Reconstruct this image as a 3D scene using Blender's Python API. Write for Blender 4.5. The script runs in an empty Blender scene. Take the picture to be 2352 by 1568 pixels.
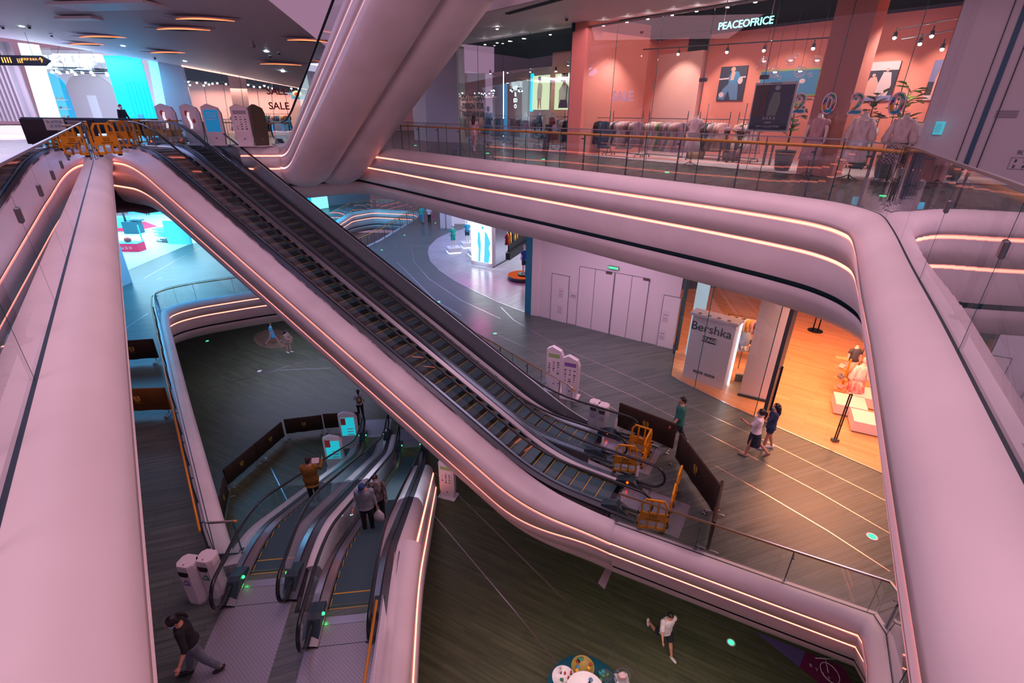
import bpy, bmesh, math, random
from math import sin, cos, tan, pi, radians as R, hypot, atan2, sqrt
from mathutils import Vector, Matrix, geometry
random.seed(7)
SC = bpy.context.scene
COL = SC.collection
# ---------------------------------------------------------------- camera
EYE = 1.36; FPX = 1116.8; PITCH = .437; ROLL = .0118
cam = bpy.data.cameras.new('camera'); camo = bpy.data.objects.new('camera', cam); COL.objects.link(camo)
cam.sensor_width = 36; cam.lens = FPX / 2352 * 36; cam.clip_start = .05; cam.clip_end = 400
_r = Vector((1, 0, 0)); _u = Vector((0, sin(PITCH), cos(PITCH))); _f = Vector((0, cos(PITCH), -sin(PITCH)))
_r2 = _r * cos(ROLL) + _u * sin(ROLL); _u2 = _u * cos(ROLL) - _r * sin(ROLL)
camo.matrix_world = Matrix(((_r2.x, _u2.x, -_f.x, 0), (_r2.y, _u2.y, -_f.y, 0), (_r2.z, _u2.z, -_f.z, EYE), (0, 0, 0, 1)))
SC.camera = camo
def ray(px, py):
    x = (px - 1176) / FPX; y = (784 - py) / FPX
    return (_r2 * x + _u2 * y + _f)
def G(px, py, z):                    # point of the floor at height z under a given line of sight
    r = ray(px, py); t = (z - EYE) / r.z
    return Vector((r.x * t, r.y * t, z))
def GP(px, py, p, n):                # point on the vertical wall through p with plan normal n
    r = ray(px, py); t = (p[0] * n[0] + p[1] * n[1]) / (r.x * n[0] + r.y * n[1])
    return Vector((r.x * t, r.y * t, EYE + r.z * t))
Z1, Z0 = -8.2, -14.3                 # floor heights: upper gallery 0, level one, ground
# ---------------------------------------------------------------- render look, world, big lights
SC.view_settings.view_transform = 'Standard'; SC.view_settings.look = 'None'
SC.view_settings.gamma = 1; SC.view_settings.exposure = -0.1; SC.view_settings.use_curve_mapping = False
SC.cycles.use_denoising = True
SC.cycles.max_bounces = 7; SC.cycles.diffuse_bounces = 3; SC.cycles.glossy_bounces = 3
SC.cycles.transmission_bounces = 4; SC.cycles.transparent_max_bounces = 24
SC.cycles.sample_clamp_indirect = 4; SC.cycles.caustics_reflective = False; SC.cycles.caustics_refractive = False
W = bpy.data.worlds.new('world'); SC.world = W; W.use_nodes = True
W.node_tree.nodes['Background'].inputs[0].default_value = (.60, .32, .50, 1)
W.node_tree.nodes['Background'].inputs[1].default_value = .6
def area(name, loc, size, col, power, rot=(0, 0, 0), sy=None, spread=None):
    l = bpy.data.lights.new(name, 'AREA'); l.energy = power; l.color = col; l.size = size
    if sy: l.shape = 'RECTANGLE'; l.size_y = sy
    if spread: l.spread = spread
    o = bpy.data.objects.new(name, l); COL.objects.link(o); o.location = loc; o.rotation_euler = rot; return o
def point(name, loc, col, power, rad=.1):
    l = bpy.data.lights.new(name, 'POINT'); l.energy = power; l.color = col; l.shadow_soft_size = rad
    o = bpy.data.objects.new(name, l); COL.objects.link(o); o.location = loc; return o
def spot(name, loc, to, col, power, ang=70, rad=.05):
    l = bpy.data.lights.new(name, 'SPOT'); l.energy = power; l.color = col; l.spot_size = R(ang); l.spot_blend = .6; l.shadow_soft_size = rad
    o = bpy.data.objects.new(name, l); COL.objects.link(o); o.location = loc
    o.rotation_euler = (Vector(to) - Vector(loc)).to_track_quat('-Z', 'Y').to_euler(); return o
PINK = (1, .42, .58); MAUVE = (.72, .48, .95); CYAN = (.03, .62, 1); WARM = (1, .33, .16); WHITE = (.9, .85, 1)
area('atrium_light', (0, 9, 14), 14, (1, .52, .62), 2300, (0, 0, 0), 14)
area('atrium_fill', (-6, -9, 6), 9, (1, .50, .60), 1300, (R(62), 0, 0), 6)           # added pink fill behind the camera, brightening the escalator casing
area('atrium_light_left', (-14, 16, 9.5), 9, (.62, .5, 1), 500)
area('gallery_light_left', (-20, 24, 4.3), 8, (.45, .5, 1), 750)                    # cool lamps of the left gallery
area('gallery_light_right', (2, 17.0, 4.05), 5, (1, .5, .6), 160)
area('level_one_light', (2.5, 18.5, -2.9), 5, (.95, .6, .85), 230, (0, 0, 0), 3)
area('level_one_light_left', (-22, 26, -3.2), 9, (.08, .5, 1), 800)
area('level_one_light_back', (-9, 40, -3.3), 12, (.4, .5, 1), 650)
area('level_one_light_right', (9.5, 10, -2.9), 3, (1, .6, .7), 200)
area('ground_light', (-14, 30, -11.0), 9, (.6, .6, 1), 420)
area('ground_light_near', (3, 6, -10.9), 7, (1, .75, .68), 260)
area('ground_light_mid', (-6, 14, -10.9), 6, (.8, .75, .9), 130)
# ---------------------------------------------------------------- materials
def mat(name, col, rough=.5, metal=0, emit=None, es=0, spec=None, alpha=None):
    m = bpy.data.materials.new(name); m.use_nodes = True; b = m.node_tree.nodes['Principled BSDF']
    b.inputs['Base Color'].default_value = (*col, 1); b.inputs['Roughness'].default_value = rough; b.inputs['Metallic'].default_value = metal
    if emit: b.inputs['Emission Color'].default_value = (*emit, 1); b.inputs['Emission Strength'].default_value = es
    if spec is not None: b.inputs['Specular IOR Level'].default_value = spec
    if alpha is not None: b.inputs['Alpha'].default_value = alpha
    m.diffuse_color = (*col, 1); return m
def emis(name, col, s):
    m = bpy.data.materials.new(name); m.use_nodes = True; n = m.node_tree.nodes; n.clear()
    e = n.new('ShaderNodeEmission'); e.inputs[0].default_value = (*col, 1); e.inputs[1].default_value = s
    o = n.new('ShaderNodeOutputMaterial'); m.node_tree.links.new(e.outputs[0], o.inputs[0]); return m
def nd(m, typ, **kw):
    n = m.node_tree.nodes.new(typ)
    for k, v in kw.items(): setattr(n, k, v)
    return n
def lk(m, a, b): m.node_tree.links.new(a, b)
def noisy(m, c1, c2, scale=3, stretch=(1, 1, 1), detail=3, bump=0, coord='Object', rot=0):
    b = m.node_tree.nodes['Principled BSDF']; tc = nd(m, 'ShaderNodeTexCoord'); mp = nd(m, 'ShaderNodeMapping')
    mp.inputs['Scale'].default_value = stretch; mp.inputs['Rotation'].default_value[2] = rot
    lk(m, tc.outputs[coord], mp.inputs[0]); no = nd(m, 'ShaderNodeTexNoise'); no.inputs['Scale'].default_value = scale; no.inputs['Detail'].default_value = detail
    lk(m, mp.outputs[0], no.inputs['Vector']); rp = nd(m, 'ShaderNodeValToRGB'); rp.color_ramp.elements[0].position = .32; rp.color_ramp.elements[1].position = .68
    rp.color_ramp.elements[0].color = (*c1, 1); rp.color_ramp.elements[1].color = (*c2, 1)
    lk(m, no.outputs[0], rp.inputs[0]); lk(m, rp.outputs[0], b.inputs['Base Color'])
    if bump:
        bp = nd(m, 'ShaderNodeBump'); bp.inputs['Strength'].default_value = bump; lk(m, no.outputs[0], bp.inputs['Height']); lk(m, bp.outputs[0], b.inputs['Normal'])
    return m
def planks(name, c1, c2, rot, rough=.38, w=1.8, h=.16, mortar=(.01, .012, .012), grain=.75):
    m = mat(name, c1, rough); b = m.node_tree.nodes['Principled BSDF']
    tc = nd(m, 'ShaderNodeTexCoord'); mp = nd(m, 'ShaderNodeMapping'); mp.inputs['Rotation'].default_value[2] = rot
    lk(m, tc.outputs['Object'], mp.inputs[0])
    br = nd(m, 'ShaderNodeTexBrick'); br.inputs['Scale'].default_value = 1; br.inputs['Brick Width'].default_value = w; br.inputs['Row Height'].default_value = h
    br.inputs['Mortar Size'].default_value = .003; br.inputs['Color1'].default_value = (*c1, 1); br.inputs['Color2'].default_value = (*c2, 1); br.inputs['Mortar'].default_value = (*mortar, 1)
    lk(m, mp.outputs[0], br.inputs['Vector'])
    m2 = nd(m, 'ShaderNodeMapping'); m2.inputs['Scale'].default_value = (.5, 9, 1); lk(m, mp.outputs[0], m2.inputs[0])
    no = nd(m, 'ShaderNodeTexNoise'); no.inputs['Scale'].default_value = 1.3; no.inputs['Detail'].default_value = 5; lk(m, m2.outputs[0], no.inputs['Vector'])
    mx = nd(m, 'ShaderNodeMix', data_type='RGBA', blend_type='MULTIPLY'); mx.inputs[0].default_value = grain
    rp = nd(m, 'ShaderNodeValToRGB'); rp.color_ramp.elements[0].position = .3; rp.color_ramp.elements[0].color = (.55, .55, .55, 1); rp.color_ramp.elements[1].position = .7; rp.color_ramp.elements[1].color = (1.25, 1.2, 1.15, 1)
    lk(m, no.outputs[0], rp.inputs[0]); lk(m, br.outputs['Color'], mx.inputs[6]); lk(m, rp.outputs[0], mx.inputs[7]); lk(m, mx.outputs[2], b.inputs['Base Color'])
    mr = nd(m, 'ShaderNodeMapRange'); mr.inputs[3].default_value = rough - .08; mr.inputs[4].default_value = rough + .14
    lk(m, no.outputs[0], mr.inputs[0]); lk(m, mr.outputs[0], b.inputs['Roughness'])
    return m
def glass(name, tint, f0=.045, rough=.0, haze=0, hazecol=(.4, .6, .7)):
    m = bpy.data.materials.new(name); m.use_nodes = True; n = m.node_tree.nodes; n.clear()
    o = n.new('ShaderNodeOutputMaterial'); t = n.new('ShaderNodeBsdfTransparent'); t.inputs[0].default_value = (*tint, 1)
    g = n.new('ShaderNodeBsdfGlossy'); g.inputs['Roughness'].default_value = rough; g.inputs[0].default_value = (.95, .95, 1, 1)
    lw = n.new('ShaderNodeFresnel'); ge = n.new('ShaderNodeNewGeometry'); mr = n.new('ShaderNodeMapRange'); mr.inputs[3].default_value = 1.5; mr.inputs[4].default_value = 1 / 1.5
    mu = n.new('ShaderNodeMath'); mu.operation = 'MULTIPLY'; mu.inputs[1].default_value = f0; mu.use_clamp = True
    mx = n.new('ShaderNodeMixShader'); L = m.node_tree.links
    L.new(ge.outputs['Backfacing'], mr.inputs[0]); L.new(mr.outputs[0], lw.inputs[0]); L.new(lw.outputs[0], mu.inputs[0]); L.new(mu.outputs[0], mx.inputs[0]); L.new(t.outputs[0], mx.inputs[1]); L.new(g.outputs[0], mx.inputs[2])
    if haze:
        d = n.new('ShaderNodeBsdfDiffuse'); d.inputs[0].default_value = (*hazecol, 1); m3 = n.new('ShaderNodeMixShader'); m3.inputs[0].default_value = haze
        L.new(mx.outputs[0], m3.inputs[1]); L.new(d.outputs[0], m3.inputs[2]); L.new(m3.outputs[0], o.inputs[0])
    else: L.new(mx.outputs[0], o.inputs[0])
    m.diffuse_color = (*tint, .3); return m
M = {}
M['white'] = noisy(mat('white_panel', (.78, .76, .8), .42), (.70, .68, .72), (.82, .80, .84), .7)
M['soffit'] = mat('soffit', (.62, .6, .68), .6)
M['groove'] = mat('groove', (.02, .06, .08), .5)
M['led'] = emis('led_strip', (1, .24, .10), 2.6)
M['led_core'] = emis('led_core', (1, .22, .15), 5)
M['led_pink'] = emis('led_pink', (1, .50, .55), 2.6)
M['wood0'] = planks('dark_oak_floor', (.075, .095, .050), (.105, .118, .068), R(28), .42)
M['wood1'] = planks('grey_oak_floor', (.095, .135, .130), (.130, .165, .160), R(-20), .30)
M['wood2'] = planks('gallery_floor', (.085, .12, .12), (.115, .15, .15), R(-50), .26)
M['orange_wood'] = planks('shop_floor', (.72, .34, .16), (.82, .42, .22), R(38), .35, 1.4, .2, (.3, .12, .05), .35)
M['tile'] = planks('shop_tile', (.42, .40, .48), (.48, .45, .52), R(-50), .22, 1.2, .6, (.25, .24, .3), .12)
M['shop_white'] = mat('shop_white_floor', (.75, .8, .85), .3)
M['glass'] = glass('rail_glass', (.86, .93, .94), 2.2)
M['shopglass'] = glass('shop_glass', (.90, .95, .95), 1.1)
M['escglass'] = glass('escalator_glass', (.80, .90, .92), 1.2)
M['glassedge'] = mat('glass_edge', (.02, .16, .17), .15)
M['steel'] = mat('brushed_steel', (.42, .44, .48), .28, .9)
M['dsteel'] = mat('dark_steel', (.14, .17, .2), .35, .8)
M['post'] = mat('post_steel', (.11, .15, .19), .4, .6)
M['gold'] = mat('golden_handrail', (.72, .30, .04), .3, .2)
M['rubber'] = mat('black_rubber', (.008, .016, .022), .3)
M['step'] = mat('step_tread', (.035, .085, .105), .45, .3)
M['riser'] = mat('step_riser', (.006, .02, .024), .5, .2)
M['yellow'] = mat('yellow_line', (.62, .36, .01), .5)
M['skirt'] = mat('skirt_panel', (.02, .045, .055), .3, .6)
M['plate'] = mat('landing_plate', (.26, .28, .33), .38, .55)
M['black'] = mat('black', (.006, .007, .009), .5)
M['dark'] = mat('dark_trim', (.02, .05, .07), .45)
M['metal_line'] = mat('metal_inlay', (.62, .55, .6), .25, .9)
M['ceil'] = mat('ceiling_white', (.70, .70, .78), .5)
M['cream'] = mat('cream_wall', (.72, .66, .70), .6)
# ---------------------------------------------------------------- mesh builder
class MB:
    def __init__(s): s.v = []; s.f = []; s.m = []; s.sm = []
    def add(s, vs, fs, mi=0, smooth=False):
        o = len(s.v); s.v += [tuple(v) for v in vs]
        for f in fs: s.f.append([i + o for i in f]); s.m.append(mi); s.sm.append(smooth)
        return s
    def box(s, c, d, mi=0, rz=0, rx=0, ry=0, bev=0):
        hx, hy, hz = d[0] / 2, d[1] / 2, d[2] / 2
        M3 = Matrix.Rotation(rz, 3, 'Z') @ Matrix.Rotation(ry, 3, 'Y') @ Matrix.Rotation(rx, 3, 'X'); c = Vector(c)
        if bev:
            b = min(bev, hx * .9, hy * .9, hz * .9); vs = []; idx = {}
            def V(x, y, z):
                k = (round(x, 5), round(y, 5), round(z, 5))
                if k not in idx: idx[k] = len(vs); vs.append(c + M3 @ Vector((x, y, z)))
                return idx[k]
            fs = []
            for ax in range(3):
                for sg in (-1, 1):
                    H = [hx, hy, hz]; a, b2 = [(1, 2), (2, 0), (0, 1)][ax]; q = []
                    for (p, r_) in ((-1, -1), (1, -1), (1, 1), (-1, 1)):
                        co = [0, 0, 0]; co[ax] = sg * H[ax]; co[a] = p * (H[a] - b); co[b2] = r_ * (H[b2] - b); q.append(V(*co))
                    fs.append(q if sg > 0 else q[::-1])
            H = [hx, hy, hz]
            for ax in range(3):
                a, b2 = [(1, 2), (2, 0), (0, 1)][ax]
                for p in (-1, 1):
                    for r_ in (-1, 1):
                        q = []
                        for (e, w) in ((-1, 0), (1, 0), (1, 1), (-1, 1)):
                            co = [0, 0, 0]; co[ax] = e * (H[ax] - b)
                            if w == 0: co[a] = p * H[a]; co[b2] = r_ * (H[b2] - b)
                            else: co[a] = p * (H[a] - b); co[b2] = r_ * H[b2]
                            q.append(V(*co))
                        fs.append(q if p * r_ > 0 else q[::-1])
            for x in (-1, 1):
                for y in (-1, 1):
                    for z in (-1, 1):
                        q = [V(x * hx, y * (hy - b), z * (hz - b)), V(x * (hx - b), y * hy, z * (hz - b)), V(x * (hx - b), y * (hy - b), z * hz)]
                        fs.append(q if x * y * z > 0 else q[::-1])
            return s.add(vs, fs, mi)
        vs = [c + M3 @ Vector((x * hx, y * hy, z * hz)) for x in (-1, 1) for y in (-1, 1) for z in (-1, 1)]
        return s.add(vs, [(0, 1, 3, 2), (4, 6, 7, 5), (0, 4, 5, 1), (2, 3, 7, 6), (0, 2, 6, 4), (1, 5, 7, 3)], mi)
    def bar(s, a, b, w, h=None, mi=0, up=(0, 0, 1)):        # box from a to b
        a = Vector(a); b = Vector(b); h = h or w; d = (b - a); L = d.length; d.normalize(); up = Vector(up)
        if abs(d.dot(up)) > .98: up = Vector((0, 1, 0))
        x = d.cross(up).normalized(); y = x.cross(d).normalized()
        vs = [p + x * (i * w / 2) + y * (j * h / 2) for p in (a, b) for i, j in ((-1, -1), (1, -1), (1, 1), (-1, 1))]
        return s.add(vs, [(3, 2, 1, 0), (4, 5, 6, 7), (0, 1, 5, 4), (1, 2, 6, 5), (2, 3, 7, 6), (3, 0, 4, 7)], mi)
    def tube(s, pts, r, n=10, mi=0, caps=True, smooth=True, sx=1, up=None):
        pts = [Vector(p) for p in pts]; rs = r if isinstance(r, (list, tuple)) else [r] * len(pts); vs = []; fs = []
        u = None
        for i, p in enumerate(pts):
            t = (pts[min(i + 1, len(pts) - 1)] - pts[max(i - 1, 0)]).normalized()
            if u is None:
                u = Vector(up) if up else (Vector((0, 0, 1)) if abs(t.z) < .9 else Vector((0, 1, 0)))
            u = (u - t * u.dot(t)).normalized(); w = t.cross(u)
            for k in range(n):
                a = 2 * pi * k / n; vs.append(p + (u * cos(a) + w * sin(a) * sx) * rs[i])
        for i in range(len(pts) - 1):
            for k in range(n):
                k2 = (k + 1) % n; fs.append((i * n + k, i * n + k2, (i + 1) * n + k2, (i + 1) * n + k))
        s.add(vs, fs, mi, smooth)
        if caps:
            o = len(s.v) - len(vs)
            s.f.append([o + k for k in range(n)][::-1]); s.m.append(mi); s.sm.append(False)
            s.f.append([o + (len(pts) - 1) * n + k for k in range(n)]); s.m.append(mi); s.sm.append(False)
        return s
    def cyl(s, c, r, h, n=20, mi=0, r2=None, smooth=True): # base centre c
        c = Vector(c); return s.tube([c, c + Vector((0, 0, h))], [r, r if r2 is None else r2], n, mi, True, smooth)
    def lathe(s, c, prof, n=20, mi=0, sx=1, sy=1, rz=0):
        c = Vector(c); vs = []; fs = []
        for r, z in prof:
            for k in range(n):
                a = 2 * pi * k / n; x = r * cos(a) * sx; y = r * sin(a) * sy
                vs.append(c + Vector((x * cos(rz) - y * sin(rz), x * sin(rz) + y * cos(rz), z)))
        for i in range(len(prof) - 1):
            for k in range(n): fs.append((i * n + k, i * n + (k + 1) % n, (i + 1) * n + (k + 1) % n, (i + 1) * n + k))
        fs.append(list(range(n))[::-1]); fs.append([(len(prof) - 1) * n + k for k in range(n)])
        return s.add(vs, fs, mi, True)
    def ball(s, c, r, mi=0, nu=14, nv=9, rot=None):
        r = r if isinstance(r, (tuple, list)) else (r, r, r); c = Vector(c); vs = []; fs = []
        for j in range(nv + 1):
            t = pi * j / nv
            for i in range(nu):
                a = 2 * pi * i / nu; q = Vector((r[0] * sin(t) * cos(a), r[1] * sin(t) * sin(a), r[2] * cos(t)))
                if rot: q = rot @ q
                vs.append(c + q)
        for j in range(nv):
            for i in range(nu): fs.append((j * nu + i, (j + 1) * nu + i, (j + 1) * nu + (i + 1) % nu, j * nu + (i + 1) % nu))
        return s.add(vs, fs, mi, True)
    def prism(s, poly, z0, z1, mi=0):       # poly 2d ccw
        n = len(poly); vs = [(*p[:2], z0) for p in poly] + [(*p[:2], z1) for p in poly]
        return s.add(vs, [list(range(n))[::-1], [n + i for i in range(n)]] + [(i, (i + 1) % n, n + (i + 1) % n, n + i) for i in range(n)], mi)
    def slab(s, o, ex, ey, poly, th, mi=0):  # 2d polygon in the plane (ex, ey) at o, thickness th along ex x ey
        o = Vector(o); ex = Vector(ex); ey = Vector(ey); nz = ex.cross(ey).normalized(); n = len(poly)
        vs = [o + ex * x + ey * y - nz * th / 2 for x, y in poly] + [o + ex * x + ey * y + nz * th / 2 for x, y in poly]
        return s.add(vs, [list(range(n))[::-1], [n + i for i in range(n)]] + [(i, (i + 1) % n, n + (i + 1) % n, n + i) for i in range(n)], mi)
    def quad(s, a, b, c, d, mi=0): return s.add([a, b, c, d], [(0, 1, 2, 3)], mi)
    def build(s, name, mats, parent=None, world=False, auto=None):
        me = bpy.data.meshes.new(name); me.from_pydata([tuple(v) for v in s.v], [], s.f)
        if not isinstance(mats, (list, tuple)): mats = [mats]
        for m in mats: me.materials.append(M[m] if isinstance(m, str) else m)
        me.polygons.foreach_set('material_index', s.m); me.polygons.foreach_set('use_smooth', s.sm); me.update()
        o = bpy.data.objects.new(name, me); COL.objects.link(o)
        if parent:
            o.parent = parent
            if world:
                P = parent
                off = Matrix.Identity(4)
                chain = []
                while P: chain.append(P); P = P.parent
                for P in reversed(chain): off = off @ Matrix.LocRotScale(P.location, P.rotation_euler, P.scale)
                me.transform(off.inverted())
        return o
def tag(o, label=None, cat=None, group=None, kind=None):
    if label: o['label'] = label
    if cat: o['category'] = cat
    if group: o['group'] = group
    if kind: o['kind'] = kind
    return o
def thing(name, label, cat, loc=(0, 0, 0), rz=0, group=None):
    o = bpy.data.objects.new(name, None); COL.objects.link(o); o.location = loc; o.rotation_euler = (0, 0, rz); o.empty_display_size = .2
    return tag(o, label, cat, group)
def kids(o): return [c for c in bpy.data.objects if c.parent == o]
def dup(root, loc=None, rz=None, label=None, group=None, parent=None):
    r = root.copy(); COL.objects.link(r); r.parent = parent
    if loc is not None: r.location = loc
    if rz is not None: r.rotation_euler = (0, 0, rz)
    if label: r['label'] = label
    if group: r['group'] = group
    for ch in list(root.children):
        c = ch.copy(); COL.objects.link(c); c.parent = r
        for g in list(ch.children):
            d = g.copy(); COL.objects.link(d); d.parent = c
    return r
def recolor(o, m, slot=0):
    o.material_slots[slot].link = 'OBJECT'; o.material_slots[slot].material = M[m] if isinstance(m, str) else m
def struct(name, mb, mats): return tag(mb.build(name, mats), kind='structure')
def text(name, body, loc, ex, ey, size, m, parent=None, depth=.01, align='CENTER', bold=0, world=True, sx=1):
    c = bpy.data.curves.new(name, 'FONT'); c.body = body; c.size = size; c.align_x = align; c.align_y = 'CENTER'; c.extrude = depth; c.offset = bold
    c.resolution_u = 3
    t = bpy.data.objects.new(name, c); COL.objects.link(t)
    dg = bpy.context.evaluated_depsgraph_get(); me = bpy.data.meshes.new_from_object(t.evaluated_get(dg)); bpy.data.objects.remove(t)
    ex = Vector(ex).normalized() * sx; ey = Vector(ey); ey = (ey - ex * ey.dot(ex) / ex.length_squared).normalized(); ez = ex.normalized().cross(ey)
    mw = Matrix(((ex.x, ey.x, ez.x, loc[0]), (ex.y, ey.y, ez.y, loc[1]), (ex.z, ey.z, ez.z, loc[2]), (0, 0, 0, 1)))
    me.transform(mw); me.materials.clear(); me.materials.append(M[m] if isinstance(m, str) else m)
    o = bpy.data.objects.new(name, me); COL.objects.link(o)
    if parent:
        o.parent = parent
        if world:
            off = Matrix.Identity(4); P = parent; chain = []
            while P: chain.append(P); P = P.parent
            for P in reversed(chain): off = off @ Matrix.LocRotScale(P.location, P.rotation_euler, P.scale)
            me.transform(off.inverted())
    return o
# ================================================================ frames of the four escalator runs
class Fr:                                  # s along the uphill run, l to the right of it
    def __init__(s, o, az): s.o = Vector((o[0], o[1])); s.az = az; s.u = Vector((cos(az), sin(az))); s.n = Vector((s.u.y, -s.u.x))
    def p(s, a, l, z=0): q = s.o + s.u * a + s.n * l; return Vector((q.x, q.y, z))
FE = Fr((.8347, 11.0493), 2.6038)           # level one up to the gallery
FF = Fr((-6.258, 8.921), 1.700)             # level one down to the ground (s runs downhill)
UG = Vector((.64, -.77)).normalized(); MG = Vector((.77, .64)).normalized()
def GG(a, l, z=0): q = UG * a + MG * l; return Vector((q.x, q.y, z))
def offs(path, d, closed=True):
    n = len(path); out = []
    for i in range(n):
        a = path[(i - 1) % n] if closed or i > 0 else path[i]; b = path[i]; c = path[(i + 1) % n] if closed or i < n - 1 else path[i]
        d1 = (b - a); d2 = (c - b)
        d1 = d1.normalized() if d1.length > 1e-6 else d2.normalized(); d2 = d2.normalized() if d2.length > 1e-6 else d1
        n1 = Vector((d1.y, -d1.x)); n2 = Vector((d2.y, -d2.x)); m = (n1 + n2)
        m = m.normalized() if m.length > .2 else n1
        k = 1 / max(.45, m.dot(n1)); out.append(b + m * d * k)
    return out
def rnd(path, r=.5, n=5, closed=True):      # round the corners of a plan loop
    out = []; N = len(path)
    for i, b in enumerate(path):
        if not closed and i in (0, N - 1): out.append(b); continue
        a = path[(i - 1) % N]; c = path[(i + 1) % N]; la = (a - b).length; lc = (c - b).length; q = min(r, la * .45, lc * .45)
        p0 = b + (a - b).normalized() * q; p1 = b + (c - b).normalized() * q
        for k in range(n + 1): t = k / n; out.append(p0 * (1 - t) ** 2 + b * 2 * t * (1 - t) + p1 * t * t)
    return out
V2 = lambda *a: Vector(a)
def sweepmb(mb, path, prof, z, closed, mis, smooth=True):
    cols = [offs(path, o, closed) for o, _ in prof]; n = len(path); vs = []
    for j, (o, h) in enumerate(prof):
        for i in range(n): vs.append((cols[j][i].x, cols[j][i].y, z + h))
    base = len(mb.v); mb.v += vs
    for j in range(len(prof) - 1):
        for i in range(n if closed else n - 1):
            i2 = (i + 1) % n; mb.f.append([base + j * n + i, base + (j + 1) * n + i, base + (j + 1) * n + i2, base + j * n + i2])
            mb.m.append(mis[j]); mb.sm.append(smooth and abs(prof[j][0] - prof[j + 1][0]) > 1e-6 and mis[j] == 0)
TOP = [(-.12, .0), (-.02, .02), (.08, .018), (.17, -.015), (.27, -.075), (.325, -.17), (.35, -.26), (.345, -.335), (.27, -.34), (.255, -.41), (.34, -.415), (.17, -.88), (.10, -.885), (.08, -.955), (.145, -.96), (-.12, -1.60)]
TOPM = [0] * 15
PLAIN = [(0, 0), (0, -.5), (-.02, -1.0)]
LOW = [(-.12, -1.60), (-.22, -1.605), (-.26, -1.715), (-.18, -1.72), (-.27, -1.95), (-.40, -2.15), (-.60, -2.32), (-.85, -2.42), (-1.1, -2.46), (-1.5, -2.5)]
LOWM = [1, 1, 1, 0, 0, 0, 0, 0, 0]
def rim(tn, path, z, closed=False, top=True, led='led'):
    mb = MB()
    if top: sweepmb(mb, path, TOP, z, closed, TOPM)
    if top is None: sweepmb(mb, path, PLAIN, z, closed, [0, 0])
    else: sweepmb(mb, path, LOW, z, closed, LOWM)
    o = struct(tn, mb, ['white', 'groove'])
    if top:
        for h, q in ((-.405, .258), (-.95, .083)):
            m = MB(); sweepmb(m, path, [(q + .02, h), (q + .06, h + .004), (q + .062, h + .02), (q + .01, h + .034)], z, closed, [0, 0, 0], False)
            m.build('light_strip', [led + '_core' if led == 'led' else 'led_core'], o)
    return o
def floor_poly(name, outer, holes, z, m, kind='structure', flip=False):
    polys = [[Vector((p.x, p.y, 0)) for p in outer]] + [[Vector((p.x, p.y, 0)) for p in h] for h in holes]
    tris = geometry.tessellate_polygon(polys); vs = [v for pl in polys for v in pl]
    mb = MB(); mb.add([(v.x, v.y, z) for v in vs], [t[::-1] if flip else t for t in tris])
    o = mb.build(name, m)
    me = o.data
    bm = bmesh.new(); bm.from_mesh(me); bmesh.ops.recalc_face_normals(bm, faces=bm.faces)
    for f in bm.faces:
        if (f.normal.z < 0) != flip: f.normal_flip()
    bm.to_mesh(me); bm.free()
    if kind: o['kind'] = kind
    return o
# ---------------------------------------------------------------- gallery void loop (clockwise, void on the right of travel)
LA = [V2(.3, -.85), V2(-.45, -.6), V2(-.86, 0), V2(-4.5, 4.79), V2(-9, 10.72), V2(-12.2, 14.93), V2(-16.3, 20.45)]
e = lambda s, l: V2(*FE.p(s, l)[:2])
LB = [e(19.3, -.36), e(18.4, -.30), e(18.4, 1.5), e(19.7, 1.62), e(19.7, 3.42), e(17.2, 3.42)]
g2 = lambda a, l: V2(*GG(a, l)[:2])
LC = [V2(-11.78, 22.5), V2(-10.25, 22.72), g2(-24.3, 9.95), V2(-4.9, 21.65), V2(-1.1, 17.05), V2(1.0, 14.72), V2(4.3, 10.87), V2(5.25, 9.66), V2(5.66, 9.0), V2(5.80, 8.4), V2(5.72, 7.75), V2(5.5, 7.28), V2(4.93, 6.28), V2(4.0, 4.74), V2(3.16, 3.3), V2(2.52, 2.24), V2(2.13, 1.59), V2(1.2, .02), V2(.95, -.5)]
runA = rnd(LA, .35, 4, False); runC = rnd(LC, .5, 4, False)
loop2 = runA + LB + runC
rim('trim_1', runA, 0); rim('trim_2', runC, 0); rim('trim_3', runA[-2:] + LB + runC[:2], 0, False, None)
OUT2 = [V2(-48, -6), V2(26, -6), V2(26, 40), V2(8, 60), V2(-48, 60)]
floor_poly('floor', OUT2, [offs(loop2, -.10)], 0, 'wood2')
floor_poly('ceiling', OUT2, [offs(runA, -1.48, False) + offs(LB, -.02, False) + offs(runC, -1.48, False)], -2.5, 'soffit', flip=True)
# ---------------------------------------------------------------- level one void loop
f = lambda s, l: V2(*(FF.o + FF.u * s + Vector((FF.u.y, -FF.u.x)) * l))
B1 = [e(-2.45, -.45), V2(4.52, 8.51), V2(6.27, 7.65), V2(6.98, 7.31), V2(7.75, 6.94)]
B1b = [V2(7.72, 6.5), V2(7.45, 5.9), V2(6.6, 4.6), V2(5.0, 2.4), V2(3.2, .4)]
B2 = [f(-14.0, 3.55), f(-6, 3.55), f(-2.2, 3.6), f(-.6, 3.66), ]
B3 = [f(-.9, 3.4), f(-2.2, 3.4), f(-2.2, 1.55), f(-1.1, 1.5), f(-1.1, -.25), V2(-6.5, 8.0)]
B4 = [V2(-6.94, 8.23), V2(-11.9, 14.75), V2(-17.6, 22.35), V2(-18.5, 23.7), V2(-18.35, 24.6), V2(-17.6, 25.45), V2(-16.3, 26.3), V2(-15.2, 27.0), V2(-13.6, 27.8), V2(-11.8, 27.8), V2(-9.9, 26.9), V2(-7.6, 25.4), V2(-4.55, 22.7), V2(-.79, 18.2), V2(.36, 16.72), V2(1.95, 14.85), V2(2.1, 14.5)]
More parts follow.
